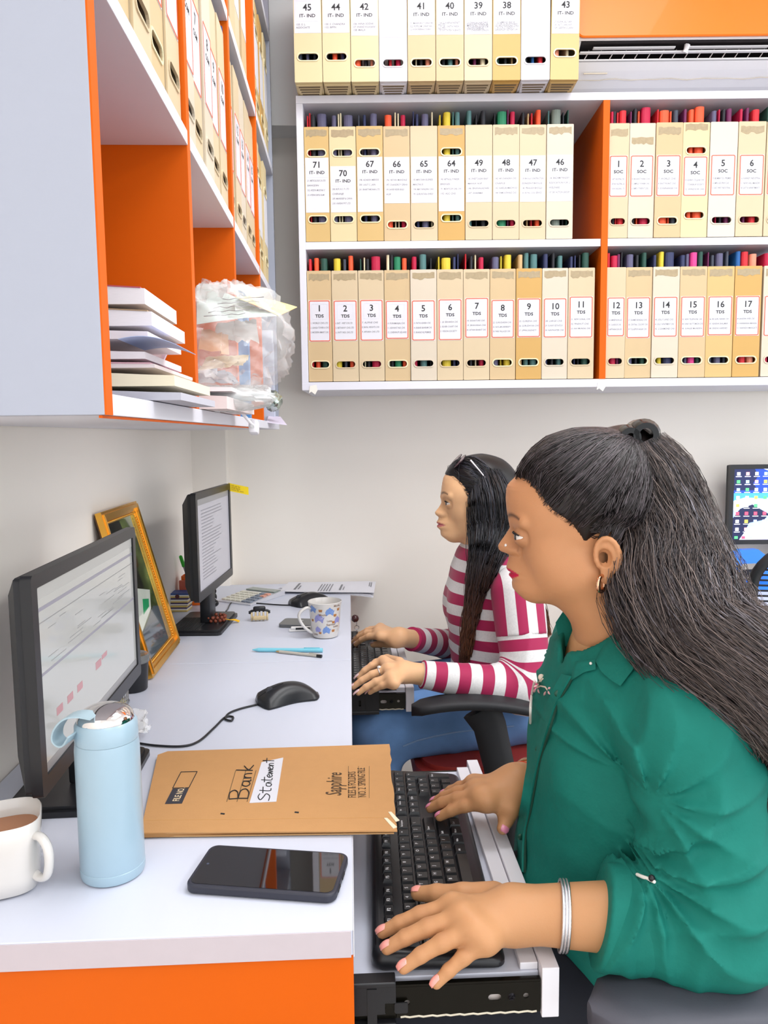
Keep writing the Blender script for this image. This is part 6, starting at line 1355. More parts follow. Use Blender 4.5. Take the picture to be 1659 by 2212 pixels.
# collar, placket, trims: laid on the shirt where the eye meets it
def onshirt(px, py, lift=.003, t0=.62):
    p = trace(shirtA, px, py, t0)
    if p is None: p = atn(px, py, Y=.95)
    return p-ray(px, py)*lift
def patch(name, pts, m, parent, lift=.004, th=.002, nsub=4, fixY=None, bulge=.0):
    """thick polygon patch: outline in pixels, meshed as a fan with rings so that it follows the cloth"""
    C = catmull([(x, y, 0) for x, y in pts+[pts[0]]], nsub)[:-1] if nsub > 1 else [Vector((x, y, 0)) for x, y in pts]
    cx_ = sum(c.x for c in C)/len(C); cy_ = sum(c.y for c in C)/len(C); n = len(C); V = []; F_ = []
    for r in (1, .66, .33):
        for c in C:
            x, y = cx_+(c.x-cx_)*r, cy_+(c.y-cy_)*r
            p = (atn(x, y, Y=fixY)-ray(x, y)*(lift+bulge*(1-r)) if fixY else onshirt(x, y, lift+bulge*(1-r))); V.append(p)
    V.append(atn(cx_, cy_, Y=fixY)-ray(cx_, cy_)*(lift+bulge) if fixY else onshirt(cx_, cy_, lift+bulge))
    for r in range(2): F_ += [(r*n+i, r*n+(i+1) % n, (r+1)*n+(i+1) % n, (r+1)*n+i) for i in range(n)]
    F_ += [(2*n+i, 2*n+(i+1) % n, 3*n) for i in range(n)]
    N = len(V); back = [np.asarray(v)+ray(cx_, cy_)*th for v in V]
    F2 = F_+[tuple(N+i for i in reversed(f)) for f in F_]+[(i, N+i, N+(i+1) % n, (i+1) % n) for i in range(n)]
    mb = MB(); mb.add([tuple(v) for v in V]+[tuple(v) for v in back], F2); return mb.build(name, m, parent, 60)
def yline(pts, Yv): return [atn(x, y, Y=Yv) for x, y in pts]
patch('collar', [(1318, 1372), (1378, 1424), (1366, 1448), (1340, 1482), (1318, 1468), (1298, 1450), (1286, 1428), (1300, 1400)], GREEN, shirt, .006, .004, 1, bulge=.002)
patch('collar', [(1222, 1312), (1250, 1330), (1256, 1368), (1240, 1392), (1227, 1402), (1206, 1376), (1200, 1345)], GREEN, shirt, .006, .004, 1, fixY=.985)
patch('collar_stand', [(1244, 1428), (1286, 1424), (1287, 1446), (1262, 1452), (1234, 1470), (1236, 1450)], GREEN, shirt, .005, .003, 1)
pl_ = [(1236, 1462), (1214, 1500), (1200, 1530), (1186, 1575), (1172, 1620), (1160, 1668), (1150, 1715), (1143, 1760), (1134, 1810), (1128, 1850), (1132, 1885)]
pl_ = [q for q in pl_ if trace(shirtA, q[0]-19, q[1]-4, .62) is not None and trace(shirtA, q[0]+2, q[1], .62) is not None]
P_ = [onshirt(x, y, .0025) for x, y in pl_]; Q_ = [onshirt(x-19, y-4, .0025) for x, y in pl_]
mb = MB(); cpP = catmull(P_, 4); cpQ = catmull(Q_, 4); nP = len(cpP)
mb.grid(lambda u, v: cpP[int(round(u*(nP-1)))]*(1-v)+cpQ[int(round(u*(nP-1)))]*v, nP, 4, .003); mb.build('button_placket', GREEN, shirt, 60)
mb = MB(); mb.tube([Vector(p) for p in catmull([onshirt(x+2, y, .001) for x, y in pl_], 4)], .0016, 6); mb.build('placket_edge', pm('dark_green_edge', '#083a2c', .8), shirt, 60)
for k in (1, 4, 7):
    if k >= len(pl_): continue
    p = onshirt(pl_[k][0]-9, pl_[k][1]-2, .0045); mb = MB(); mb.sphere(p, (.0045, .002, .0045), 12, 8); mb.build('button', pm('green_button', '#0d4b3a', .3), shirt, 90)
p = onshirt(1276, 1433, .007); mb = MB(); mb.sphere(p, .0018, 10, 6); mb.build('collar_button', pm('white_thread', '#e8e4de', .5), shirt, 90)
mb = MB(); mb.tube([Vector(p) for p in catmull([onshirt(x, y, .0022) for x, y in ((1155, 1470), (1149, 1500), (1146, 1530), (1146, 1562))], 5)], .0018, 6); mb.build('white_piping', pm('white_thread', '#e8e4de', .5), shirt, 60)
PINK = pm('pink_embroidery', '#e8b4b8', .7); OFF = pm('offwhite_embroidery', '#ecd9c8', .7)
p = onshirt(1169, 1463, .002); mb = MB(); mb.sphere(p, (.0042, .0025, .0045), 14, 8); mb.build('embroidered_bud', OFF, shirt, 90)
for pts in ([(1168, 1466), (1164, 1476), (1160, 1486)], [(1160, 1486), (1168, 1482), (1178, 1484), (1182, 1490)], [(1164, 1476), (1158, 1474)], [(1168, 1472), (1173, 1466)]):
    mb = MB(); mb.tube([Vector(onshirt(x, y, .0012)) for x, y in pts], .0011, 5); mb.build('embroidered_stem', OFF, shirt, 60)
for x, y, dx, dy in ((1157, 1488, -4, 8), (1162, 1489, 3, 8), (1179, 1494, -4, 8), (1184, 1493, 4, 7), (1158, 1474, -6, -3), (1184, 1488, 5, -3), (1160, 1480, -7, 4)):
    a_, b2 = Vector(onshirt(x, y, .0016)), Vector(onshirt(x+dx, y+dy, .0016)); mb = MB(); mb.tube([a_, a_.lerp(b2, .5), b2], [.0006, .0018, .0005], 6); mb.build('embroidered_petal', PINK, shirt, 60)
mb = MB(); mb.tube([Vector(onshirt(x, y, .003)) for x, y in ((1376, 1889), (1388, 1894), (1400, 1898), (1414, 1905))], .0018, 6); mb.build('sleeve_tab', pm('white_thread', '#e8e4de', .5), shirt, 60)
p = onshirt(1408, 1897, .005); mb = MB(); mb.sphere(p, .0035, 10, 8); mb.build('sleeve_button', M_BLACK, shirt, 90)
# core under the clothes so that the skin is one body
def coreA(P):
    d = torsoA(P, -.02); d = smin(d, rc(P, shL, elbL, .045, .040), .03); d = smin(d, rc(P, shR, A3(.40, 1.17, .72), .045, .04), .03); d = smin(d, rc(P, A3(.40, 1.17, .72), elbR, .04, .038), .02)
    d = smin(d, rc(P, elbR, JR['wrist'], .040, .028), .02); d = smin(d, rc(P, elbL, elbL*.5+c_cut*.5, .04, .04), .02); return smin(d, rc(P, nkA0, nkA1, .046, .05), .03)
vK, fK = snets(coreA, (.2, .66, .49), (.62, 1.3, 1.06), .008)
Vb, Fb = joinvf([(headV, HA.F), (vL, fL), (vR, fR), (vK, fK)])
arm = L3('#be8b61'); tb = np.concatenate([tintA, np.tile(arm, (len(vL)+len(vR), 1)), np.tile(L3('#cf9a6c'), (len(vK), 1))])
for J, s0, v_ in ((JL, len(headV), vL), (JR, len(headV)+len(vL), vR)):     # darker knuckle creases
    for n in ('index', 'middle', 'ring', 'pinky'):
        for q, r_ in ((J[n][1], .008), (J[n][2], .0055)):
            w_ = .45*np.exp(-(np.linalg.norm(v_-(q+A3(0, 0, .008)), axis=1)/r_)**2); tb[s0:s0+len(v_)] = tb[s0:s0+len(v_)]*(1-w_[:, None])+L3('#9c6a48')*w_[:, None]
body = np_obj('body', Vb, Fb, SKIN, PA); colattr(body, 'tint', tb)
HA.eyes(body, '#2b1c16'); HA.lashes(body, pm('lash_black', '#0c0a0a', .5), (21, -19))
NAIL = pm('rosy_nail', '#e89a90', .25, coat=.5, var=.12, scale=300)
nails(JL, body, NAIL, 1.); nails(JR, body, pm('magenta_nail', '#d884a0', .25, coat=.5, var=.2, scale=200), .95)
# jewellery
GL = pm('rose_gold', '#e0b08e', .15, 1.)
c = HA.w(HA.loc(1281, 1234, .0845)); Rm = Matrix((HA.f*.5+HA.l*.87, HA.u, np.cross(HA.f*.5+HA.l*.87, HA.u))).transposed().to_4x4(); Rm.translation = Vector(c)
mb = MB(); mb.ring((0, 0, 0), .0092, .0026, Rm, 28, 10); mb.build('hoop_earring', GL, PA, 90)
nv = HA.V[np.argmin(np.linalg.norm(HA.V-HA.loc(1097, 1180, .012), axis=1))]; mb = MB(); mb.sphere(HA.w(nv), .0022, 12, 8); mb.build('nose_stud', pm('bright_stone', '#f2ece6', .08, .5), PA, 90)
def bandring(name, c, ax, R, r, m, parent, fl=1., n=40):
    q = Vector(ax).to_track_quat('Z', 'Y').to_matrix().to_4x4(); q.translation = Vector(c); mb = MB(); mb.ring((0, 0, 0), R, r, q, n, 8); return mb.build(name, m, parent, 90)
SIL = pm('silver', '#dcdce0', .12, 1., var=.05, bump=.3, bscale=1500)
bp_ = elbL+fa*((atn(1214, 1984, Y=.80)-elbL)@fa)
axb = fa+A3(0, 0, -.0)*1
for k in range(3): bandring('bangle', bp_+fa*(k*.0032-.003), fa+A3(0, 0, .10), .0355, .0018, SIL, PA)
fr_ = (elbR-JR['wrist'])/np.linalg.norm(elbR-JR['wrist'])
bandring('red_thread', JR['wrist']+fr_*.012+A3(0, -.0, .0), fr_, .0295, .0008, pm('red_thread_mat', '#d8432a', .7), PA)
bandring('red_thread', JR['wrist']+fr_*.020, fr_+A3(.1, .2, .3), .0300, .0008, pm('red_thread_mat', '#d8432a', .7), PA)
for k in range(2): bandring('watch_band', JR['wrist']+fr_*(.030+.006*k), fr_, .0310, .0032, pm('rose_gold', '#e0b08e', .15, 1.), PA)
# trousers
NV = pm('dark_navy_denim', '#0b0f1c', .8, var=.2, scale=90)
def legsA(P):
    d = ell(P, (.44, .955, .56), (.17, .19, .11))
    for y, ky in ((.865, .86), (1.045, 1.05)):
        d = smin(d, rc(P, A3(.43, y, .545), A3(-.02, ky, .535), .082, .062), .03); d = smin(d, rc(P, A3(-.02, ky, .535), A3(-.06, ky, .10), .060, .045), .03)
    return d
vT, fT = snets(legsA, (-.16, .74, .05), (.63, 1.17, .66), .008); np_obj('trousers', relax(vT, fT, 1), fT, NV, PA)
for ky in (.86, 1.05):
    mb = MB(); mb.sphere((-.10, ky, .045), (.115, .042, .042), 20, 12); mb.build('shoe', M_BLACKM, PA, 90)

# hair
HMAT = vcol_mat('hair', .36, spec=.6, var=.12, vscale=300)
def capA(P):
    Q = HA.L(P) if True else P
    d = ell(Q, (.010, 0, .057), (.106, .087, .0975))
    x = HA.pe[0]-Q[:, 0]*HA.S; y = HA.pe[1]-Q[:, 2]*HA.S
    c = poly2d(x, y, [(1104, 1032), (1108, 1000), (1120, 960), (1160, 915), (1230, 895), (1440, 895), (1580, 1000), (1580, 1440), (1330, 1440), (1318, 1300), (1316, 1240), (1333, 1205), (1326, 1150), (1296, 1130), (1268, 1142), (1250, 1158), (1240, 1140), (1222, 1116), (1190, 1094), (1172, 1077), (1158, 1048), (1135, 1032)])/HA.S
    th_ = np.clip(-c*.50, .0003, .014); e = HA.face(Q)-th_; d = smin(smax(d, c+.020, .010), smax(e, c, .0015), .008)
    nape = smax(rc(Q, HA.loc(1345, 1180), HA.loc(1375, 1330), .060, .052), c, .004)
    return smin(d, nape, .02)
PTH = [((1355, 975), .945, .038), ((1392, 1045), .935, .050), ((1428, 1150), .915, .054), ((1452, 1275), .870, .064), ((1512, 1382), .810, .058), ((1610, 1462), .765, .052), ((1705, 1560), .770, .050), ((1735, 1690), .800, .045), ((1738, 1790), .815, .030)]
PC = np.array([atn(*p, Y=y) for p, y, r in PTH]); PR = np.array([r for p, y, r in PTH])
def massA(P):
    d = None
    for i in range(len(PC)-1):
        x = rc(P, PC[i], PC[i+1], PR[i]*.86, PR[i+1]*.86); d = x if d is None else smin(d, x, .02)
    return d
def hairA(P): return smin(capA(P), massA(P), .02)
lo = np.minimum(HA.w((-.12, -.11, -.1)), PC.min(0))-.08; hi = np.maximum(HA.w((.12, .11, .17)), PC.max(0))+.08; lo = np.minimum(lo, HA.O-.14); hi = np.maximum(hi, HA.O+.17)
vH, fH = snets(hairA, lo, hi, .0035)
hair = np_obj('hair', vH, fH, HMAT, PA); colattr(hair, 'tint', np.tile(L3('#1a1413'), (len(vH), 1)))
# combed-back strands from hairline to clip
N1 = 1500
hlp = np.array([(1110, 1024, .004), (1122, 1026, .022), (1137, 1030, .038), (1158, 1047, .055), (1173, 1076, .064), (1196, 1098, .070), (1224, 1116, .075), (1242, 1140, .078), (1266, 1142, .080), (1296, 1132, .082), (1326, 1150, .080)])
t = rng.uniform(0, 10, N1); st_ = np.stack([np.interp(t, np.arange(11), hlp[:, i]) for i in range(3)], 1); st_[:, 0] += rng.normal(0, 2.5, N1)+rng.uniform(0, 60, N1)*(rng.random(N1) < .4); st_[:, 1] += rng.normal(0, 2.5, N1)-rng.uniform(0, 25, N1)*(rng.random(N1) < .3)
sgn = np.where(rng.random(N1) < .82, 1, -1)
S3 = np.stack([(HA.pe[0]-st_[:, 0])/HA.S, st_[:, 2]*sgn, (HA.pe[1]-st_[:, 1])/HA.S], 1)
E3 = np.stack([(HA.pe[0]-(1352+rng.normal(0, 9, N1)))/HA.S, rng.normal(.012, .014, N1)*1.0, (HA.pe[1]-(952+rng.normal(0, 8, N1)))/HA.S], 1)
u = np.linspace(0, 1, 6)[None, :, None]; CP = S3[:, None]*(1-u)+E3[:, None]*u; sag = np.sin(np.pi*u[..., 0])*(.012*np.clip((st_[:, 1]-1040)/90, -.8, 1))[:, None]; CP[..., 2] -= sag*.6; CP[..., 0] -= np.abs(sag)*.1
CP = HA.W(CP.reshape(-1, 3)).reshape(CP.shape); CP = project(capA, CP, (rng.uniform(.0002, .0030, N1)[:, None]+np.zeros((1, 6))))
faceW = lambda P: HA.face(HA.L(P)); CP[:, 0] = project(faceW, CP[:, :1], .0001)[:, 0]; CP[:, 1] = project(capA, CP[:, 1:2], rng.uniform(.0, .002, N1)[:, None])[:, 0]
P1 = spline_np(CP, 14); P1[:, 2:] = project(capA, P1[:, 2:], rng.uniform(.0003, .0032, N1)[:, None]+np.zeros((1, 12)), 3); P1 += (np.sin(np.linspace(0, 9, 14)[None, :]+rng.uniform(0, 6.28, (N1, 1)))*.0006)[..., None]*HA.l
def streak(n, base, hi_, ends=None, k=14, segs=3, pw=2.2, es=.5):
    r = rng.random(n)**pw; c = L3(base)[None, :]*(1-r[:, None])+L3(hi_)[None, :]*r[:, None]; C = np.repeat(c[:, None], k, 1)
    if ends is not None: e = np.clip((np.linspace(0, 1, k)-es)/(1-es), 0, 1)[None, :, None]**1.3; C = C*(1-e*.8)+L3(ends)*(.6+.8*rng.random((n, 1, 1)))*e*.8
    return np.repeat(C.reshape(-1, 3), segs, 0)
o, _ = strands(P1, rng.uniform(.00035, .0008, N1), hair, 'combed_strands', HMAT); o['kind'] = 'stuff'; colattr(o, 'tint', streak(N1, '#1b1514', '#5b5257'))
# loose wavy strands down the back
def flow(n, k, rho, wave, seedw, start=0., camb=.25):
    s_ = np.linspace(0, 1, k)*(len(PC)-1-1e-6); i = s_.astype(int); 
    CC = spline_np(PC[None], k)[0]; RR = np.interp(np.linspace(0, len(PC)-1, k), np.arange(len(PC)), PR)
    T_ = np.gradient(CC, axis=0); T_ /= np.linalg.norm(T_, axis=1, keepdims=True); vd = CC-np.array(CAM); vd /= np.linalg.norm(vd, axis=1, keepdims=True)
    N_ = np.cross(T_, vd); N_ /= np.linalg.norm(N_, axis=1, keepdims=True); B_ = np.cross(N_, T_); B_ *= np.sign((B_*-vd).sum(1))[:, None]
    th = rng.uniform(0, 2*np.pi, n); b0 = np.cos(th); a0 = np.sin(th); fl = (b0 < -camb); b0 = np.where(fl, -b0, b0)
    rh = rng.uniform(*rho, n); j0 = rng.uniform(0, start, n); spread = np.linspace(0, 1, k)[None, :]
    tw = rng.normal(0, .25, n)[:, None]*spread
    a_ = (a0[:, None]*np.cos(tw)-b0[:, None]*np.sin(tw))*rh[:, None]*(1+.10*spread*rng.normal(0, 1, (n, 1))); b_ = (a0[:, None]*np.sin(tw)+b0[:, None]*np.cos(tw))*rh[:, None]
    f1 = rng.uniform(9, 24, (n, 1)); p1 = rng.uniform(0, 6.28, (n, 1)); am = wave*(.2+.8*spread)*rng.uniform(.3, 1.2, (n, 1))
    P = CC[None]+RR[None, :, None]*(a_[..., None]*N_[None]+b_[..., None]*B_[None]); P += (am*np.sin(f1*spread*1.6+p1))[..., None]*N_[None]+(am*.7*np.cos(f1*spread*1.3+p1*1.7))[..., None]*B_[None]
    return P
N2 = 4200; P2 = flow(N2, 34, (.80, 1.12), .0105, 0)
o, _ = strands(P2, rng.uniform(.0004, .0010, N2), hair, 'wavy_strands', HMAT); o['kind'] = 'stuff'; colattr(o, 'tint', streak(N2, '#171418', '#8d8892', '#7a665c', 34, es=.42))
N3 = 900; P3_ = flow(N3, 30, (1.0, 1.30), .0105, 0, camb=.9)
o, _ = strands(P3_, rng.uniform(.00022, .0004, N3), hair, 'flyaway_strands', HMAT); o['kind'] = 'stuff'; colattr(o, 'tint', streak(N3, '#2a2122', '#8a7a74', '#8a7064', 30))
# claw clip in the hair
cl_ = thing('hair_claw_clip', 'glossy black claw clip holding up the wavy hair', 'hair clip', (0, 0, 0)); GB = pm('glossy_black', '#050506', .22, spec=.4)
for sg, (px, py, rr) in ((1, (1376, 942, .0200)), (-1, (1346, 947, .0165))):
    V = []; c0 = HA.loc(px, py); mb = MB(); n = 20
    for lz, sc_ in ((-.034, .7), (-.02, 1), (.02, 1), (.034, .75)):
        for r_ in (rr*sc_, (rr-.009)*sc_): V += [HA.w(c0+A3(r_*math.cos(2*math.pi*i/n), lz, r_*math.sin(2*math.pi*i/n))) for i in range(n)]
    F_ = []
    for q in range(3):
        for s_ in (0, 1):
            o0_ = (2*q+s_)*n; o1_ = (2*q+2+s_)*n; F_ += [(o0_+i, o0_+(i+1) % n, o1_+(i+1) % n, o1_+i) if s_ == 0 else (o0_+(i+1) % n, o0_+i, o1_+i, o1_+(i+1) % n) for i in range(n)]
    for e in (0, 6): F_ += [(e*n+i, e*n+(i+1) % n, (e+1)*n+(i+1) % n, (e+1)*n+i) for i in range(n)]
    mb.add(V, F_); mb.build('jaw', GB, cl_, 50)
for k in range(4):
    mb = MB(); mb.tube([Vector(HA.w(HA.loc(1352, 952, -.024+.016*k))), Vector(HA.w(HA.loc(1356, 975, -.024+.016*k))), Vector(HA.w(HA.loc(1366, 990, -.022+.015*k)))], [.004, .003, .0015], 6); mb.build('tooth', GB, cl_, 60)
# ------------------------------------------------------------------ person in the striped top
PB = thing('person', 'person in a magenta and grey striped top typing, sunglasses on long black hair', 'person', (0, 0, 0))
HB = Head((1042, 1108), 1.87, .16)
profB = [(961, 1021), (958, 1030), (955.5, 1042), (954, 1055), (953.4, 1063), (955, 1071), (956.5, 1077), (953, 1085), (947.7, 1094), (942, 1101), (939, 1105), (940.5, 1110), (944.5, 1113.5), (947, 1116), (946, 1121), (943.4, 1124.5), (942.6, 1128), (945.4, 1131), (943.6, 1134), (943.6, 1137.5), (947.5, 1141), (951, 1145), (951, 1151), (952.6, 1157), (957, 1162), (968, 1165)]
nb0 = HB.loc(1050, 1145); nb1 = HB.loc(1062, 1240)
HB.build(profB, (966, 1083.5), (948, 1131), (955, 1156), (954, 1109), (nb0, nb1, .045, .047), 1., nrm=.97, eyeopen=(21, -19), h=.0022)
headVB = HB.W(HB.V); tintB = HB.tint('#ecbc8f', '#c26f70', '#2a1c18', (.007, .0075), dark='#a87c5c')
JLb = dict(wrist=J_at(872, 1451, .715), index=finger(J_at(828, 1428, .722), J_at(774, 1462, .690), .30), middle=finger(J_at(838, 1445, .724), J_at(763, 1484, .688), .24), ring=finger(J_at(844, 1462, .720), J_at(774, 1497, .688), .24), pinky=finger(J_at(850, 1476, .712), J_at(799, 1496, .686), .24))
JLb['thumb'] = [J_at(862, 1432, .705), J_at(836, 1424, .697), J_at(812, 1432, .692), J_at(794, 1444, .690)]
elbLb = atn(1140, 1490, Y=1.655); JLb['elbow'] = elbLb
JRb = dict(wrist=J_at(866, 1377, .725), index=finger(J_at(822, 1374, .728), J_at(768, 1392, .690), .30), middle=finger(J_at(818, 1367, .730), J_at(763, 1387, .690), .36), ring=finger(J_at(818, 1361, .728), J_at(766, 1381, .690), .36), pinky=finger(J_at(822, 1356, .722), J_at(774, 1376, .690), .36))
JRb['thumb'] = [J_at(852, 1386, .716), J_at(836, 1389, .705), J_at(820, 1391, .697), J_at(806, 1393, .692)]
elbRb = atn(1010, 1398, Y=2.12); JRb['elbow'] = elbRb
hlb = hand_sdf(JLb, (.0225, .034), .9); hrb = hand_sdf(JRb, (.0225, .034), .9)
def hand_mesh(fn, J, h):
    P = [J['wrist'], J['wrist']*.72+J['elbow']*.28]+[q for n in ('thumb', 'index', 'middle', 'ring', 'pinky') for q in J[n]]; lo, hi = box_of(P, .032); v, f = snets(fn, lo, hi, h); return relax(v, f, 2), f
vLb, fLb = hand_mesh(hlb, JLb, .0018); vRb, fRb = hand_mesh(hrb, JRb, .0020)
SECB = np.array([(1.0, .335, .045, .05, 0), (.965, .342, .062, .08, 0), (.94, .350, .085, .125, 0), (.90, .356, .106, .150, 0), (.84, .358, .118, .155, 0), (.78, .360, .120, .150, 0), (.72, .362, .116, .142, 0), (.66, .366, .116, .142, 0), (.60, .375, .130, .155, 0), (.54, .385, .14, .165, 0)])[::-1]
def torsoB(P, inf=0.):
    z = P[:, 2]; c = np.interp(z, SECB[:, 0], SECB[:, 1]); a = np.interp(z, SECB[:, 0], SECB[:, 2])+inf; b = np.interp(z, SECB[:, 0], SECB[:, 3])+inf
    d = (np.sqrt(((P[:, 0]-c)/a)**2+((P[:, 1]-1.875)/b)**2)-1)*np.minimum(a, b)*.9
    return np.maximum(np.maximum(d, .55-z), z-1.0)
shLb = atn(1118, 1288, Y=1.715); shRb = A3(.36, 2.03, .90)
nwB0, nwB1 = HB.w(nb0), HB.w(nb1)
def topB(P):
    z = P[:, 2]; d = torsoB(P)
    d = d-.012*np.exp(-((z-.80)/.05)**2)*np.exp(-((np.abs(P[:, 1]-1.875)-.06)/.045)**2)*(P[:, 0] < .35)
    d = d-.004*(1-np.abs(np.sin(z*38+P[:, 0]*18+np.sin(P[:, 1]*30)))**.6)*np.clip((.80-z)/.1, 0, 1)
    d = smin(d, rc(P, A3(.352, 1.875, .935), shLb, .045, .05), .03); d = smin(d, rc(P, A3(.352, 1.875, .935), shRb, .045, .05), .03)
    return smax(d, -rc(P, nwB0, nwB1+A3(-.004, 0, -.01), .052, .050), .004)
vO, fO = snets(topB, (.20, 1.64, .55), (.55, 2.12, 1.0), .004); vO = relax(vO, fO, 1)
m = bpy.data.materials.new('striped_jersey'); m.use_nodes = True; nt = m.node_tree; bs = nt.nodes['Principled BSDF']; bs.inputs['Roughness'].default_value = .7; bs.inputs['Sheen Weight'].default_value = .15
aa = nt.nodes.new('ShaderNodeAttribute'); aa.attribute_name = 'stripe'; d1 = nt.nodes.new('ShaderNodeMath'); d1.operation = 'DIVIDE'; d1.inputs[1].default_value = .052; fr1 = nt.nodes.new('ShaderNodeMath'); fr1.operation = 'FRACT'; lt = nt.nodes.new('ShaderNodeMath'); lt.operation = 'LESS_THAN'; lt.inputs[1].default_value = .5
mx = nt.nodes.new('ShaderNodeMix'); mx.data_type = 'RGBA'; mx.inputs[7].default_value = lin('#a30f4c')
nzn = nt.nodes.new('ShaderNodeTexNoise'); nzn.inputs['Scale'].default_value = 260; gr = nt.nodes.new('ShaderNodeValToRGB'); gr.color_ramp.elements[0].color = lin('#c9c8ca'); gr.color_ramp.elements[1].color = lin('#e6e4e3'); tcn = nt.nodes.new('ShaderNodeTexCoord')
nt.links.new(tcn.outputs['Object'], nzn.inputs['Vector']); nt.links.new(nzn.outputs['Fac'], gr.inputs[0]); nt.links.new(gr.outputs[0], mx.inputs[6])
nt.links.new(aa.outputs['Fac'], d1.inputs[0]); nt.links.new(d1.outputs[0], fr1.inputs[0]); nt.links.new(fr1.outputs[0], lt.inputs[0]); nt.links.new(lt.outputs[0], mx.inputs[0]); nt.links.new(mx.outputs[2], bs.inputs['Base Color'])
STRIPE = m
top = np_obj('striped_top', vO, fO, STRIPE, PB); floatattr(top, 'stripe', vO[:, 2]+.052*20+.010)
top['label'] = 'magenta and grey striped jersey top'
def sleeve_pair(sh, el, wr, r, h=.0035, yoke=True, cuff_t=.86):
    ua = el-sh; L1 = np.linalg.norm(ua); ud = ua/L1; fv = wr-el; L2 = np.linalg.norm(fv); fd = fv/L2
    def slv(P):
        q = P-sh; t = q@ud/L1; d = rc(P, sh, el, r[0], r[1]); q2 = P-el; tf = q2@fd/L2
        a = np.arctan2(q2[:, 2], q2[:, 1])
        d = smin(d, rc(P, el, el+fv*cuff_t, r[1]*.96, r[2]), .03)
        w_ = np.clip(1-np.abs(tf-.15)/.5, 0, 1); d = d-.005*w_*(1-np.abs(np.sin(tf*16+1.5*np.sin(a)))**.6)
        d = smax(d, tf*L2-L2*cuff_t, .002)
        return d
    cut = .40*L1
    up = (lambda P: smax(slv(P), cut-(P-sh)@ud, .001)) if yoke else slv
    P = np.array([sh, el, wr]); lo, hi = P.min(0)-.09, P.max(0)+.09
    v, f = snets(up, lo, hi, h); v = relax(v, f, 1)
    q = v-el; tf = q@fd; tu = (v-sh)@ud
    s_up = tu; s_fo = L1+tf; w_ = np.clip((tf+.01)/.03, 0, 1); dfo = np.linalg.norm(v-(el+np.clip(tf, 0, L2)[:, None]*fd), axis=1); dup = np.linalg.norm(v-(sh+np.clip(tu, 0, L1)[:, None]*ud), axis=1)
    w_ = 1/(1+np.exp(-(dup-dfo)/.004)); st = s_up*(1-w_)+s_fo*w_
    o = np_obj('sleeve', v, f, STRIPE, top); floatattr(o, 'stripe', st+.052*10+.006)
    if yoke:
        yk = lambda P: smax(rc(P, sh-ud*.012, el, r[0]+.003, r[1]+.003), (P-sh)@ud-cut-.006, .003)
        v, f = snets(yk, sh-.11, sh+.13, h); s1 = np.cross(ud, A3(0, 1, 0)); s1 /= np.linalg.norm(s1); s2 = np.cross(ud, s1); q = v-sh
        o = np_obj('shoulder_panel', v, f, STRIPE, top); floatattr(o, 'stripe', (q@s1)*1.15+.0*(q@ud)+.052*10+.02)
    bandring('cuff', el+fv*(cuff_t-.008), fd, r[2]-.001, .0022, pm('magenta_rib', '#9c0f4a', .7), top)
sleeve_pair(shLb, elbLb, JLb['wrist'], (.058, .052, .030))
sleeve_pair(shRb, elbRb, JRb['wrist'], (.052, .048, .030), yoke=False)
def coreB(P):
    d = torsoB(P, -.015); d = smin(d, rc(P, shLb, elbLb, .040, .034), .03); d = smin(d, rc(P, shRb, elbRb, .040, .034), .03); d = smin(d, rc(P, elbLb, JLb['wrist'], .034, .0225), .02); d = smin(d, rc(P, elbRb, JRb['wrist'], .034, .0225), .02); return smin(d, rc(P, nwB0, nwB1, .042, .045), .03)
P = np.array([elbLb, elbRb, JLb['wrist'], JRb['wrist'], shLb, shRb]); vKb, fKb = snets(coreB, np.minimum(P.min(0)-.06, A3(.2, 1.6, .55)), np.maximum(P.max(0)+.06, A3(.55, 2.1, 1.0)), .008)
Vb, Fb = joinvf([(headVB, HB.F), (vLb, fLb), (vRb, fRb), (vKb, fKb)]); armb = L3('#deae84')
tb = np.concatenate([tintB, np.tile(armb, (len(vLb)+len(vRb), 1)), np.tile(L3('#dcac80'), (len(vKb), 1))])
bodyb = np_obj('body', Vb, Fb, SKIN, PB); colattr(bodyb, 'tint', tb)
HB.eyes(bodyb, '#2a1a14'); HB.lashes(bodyb, pm('lash_black', '#0c0a0a', .5), (21, -19))
PNL = pm('pale_pink_nail', '#e6c3c6', .2, coat=.6); nails(JLb, bodyb, PNL, .9, 1.5); nails(JRb, bodyb, PNL, .9, 1.5)
fdr = JLb['ring'][1]-JLb['ring'][0]; fdi = (JLb['index'][1]-JLb['index'][0]); fdi /= np.linalg.norm(fdi); rp_ = JLb['middle'][0]*.45+JLb['middle'][1]*.55
bandring('finger_ring', rp_, JLb['middle'][1]-JLb['middle'][0], .0098, .0012, SIL, PB)
mb = MB(); mb.lathe([(.0045, 0), (.005, .0015), (.003, .004), (.0005, .0046)], 14, tuple(rp_+A3(0, 0, .0095))); mb.build('ring_stone', pm('bright_stone', '#f2ece6', .08, .5), PB, 60)
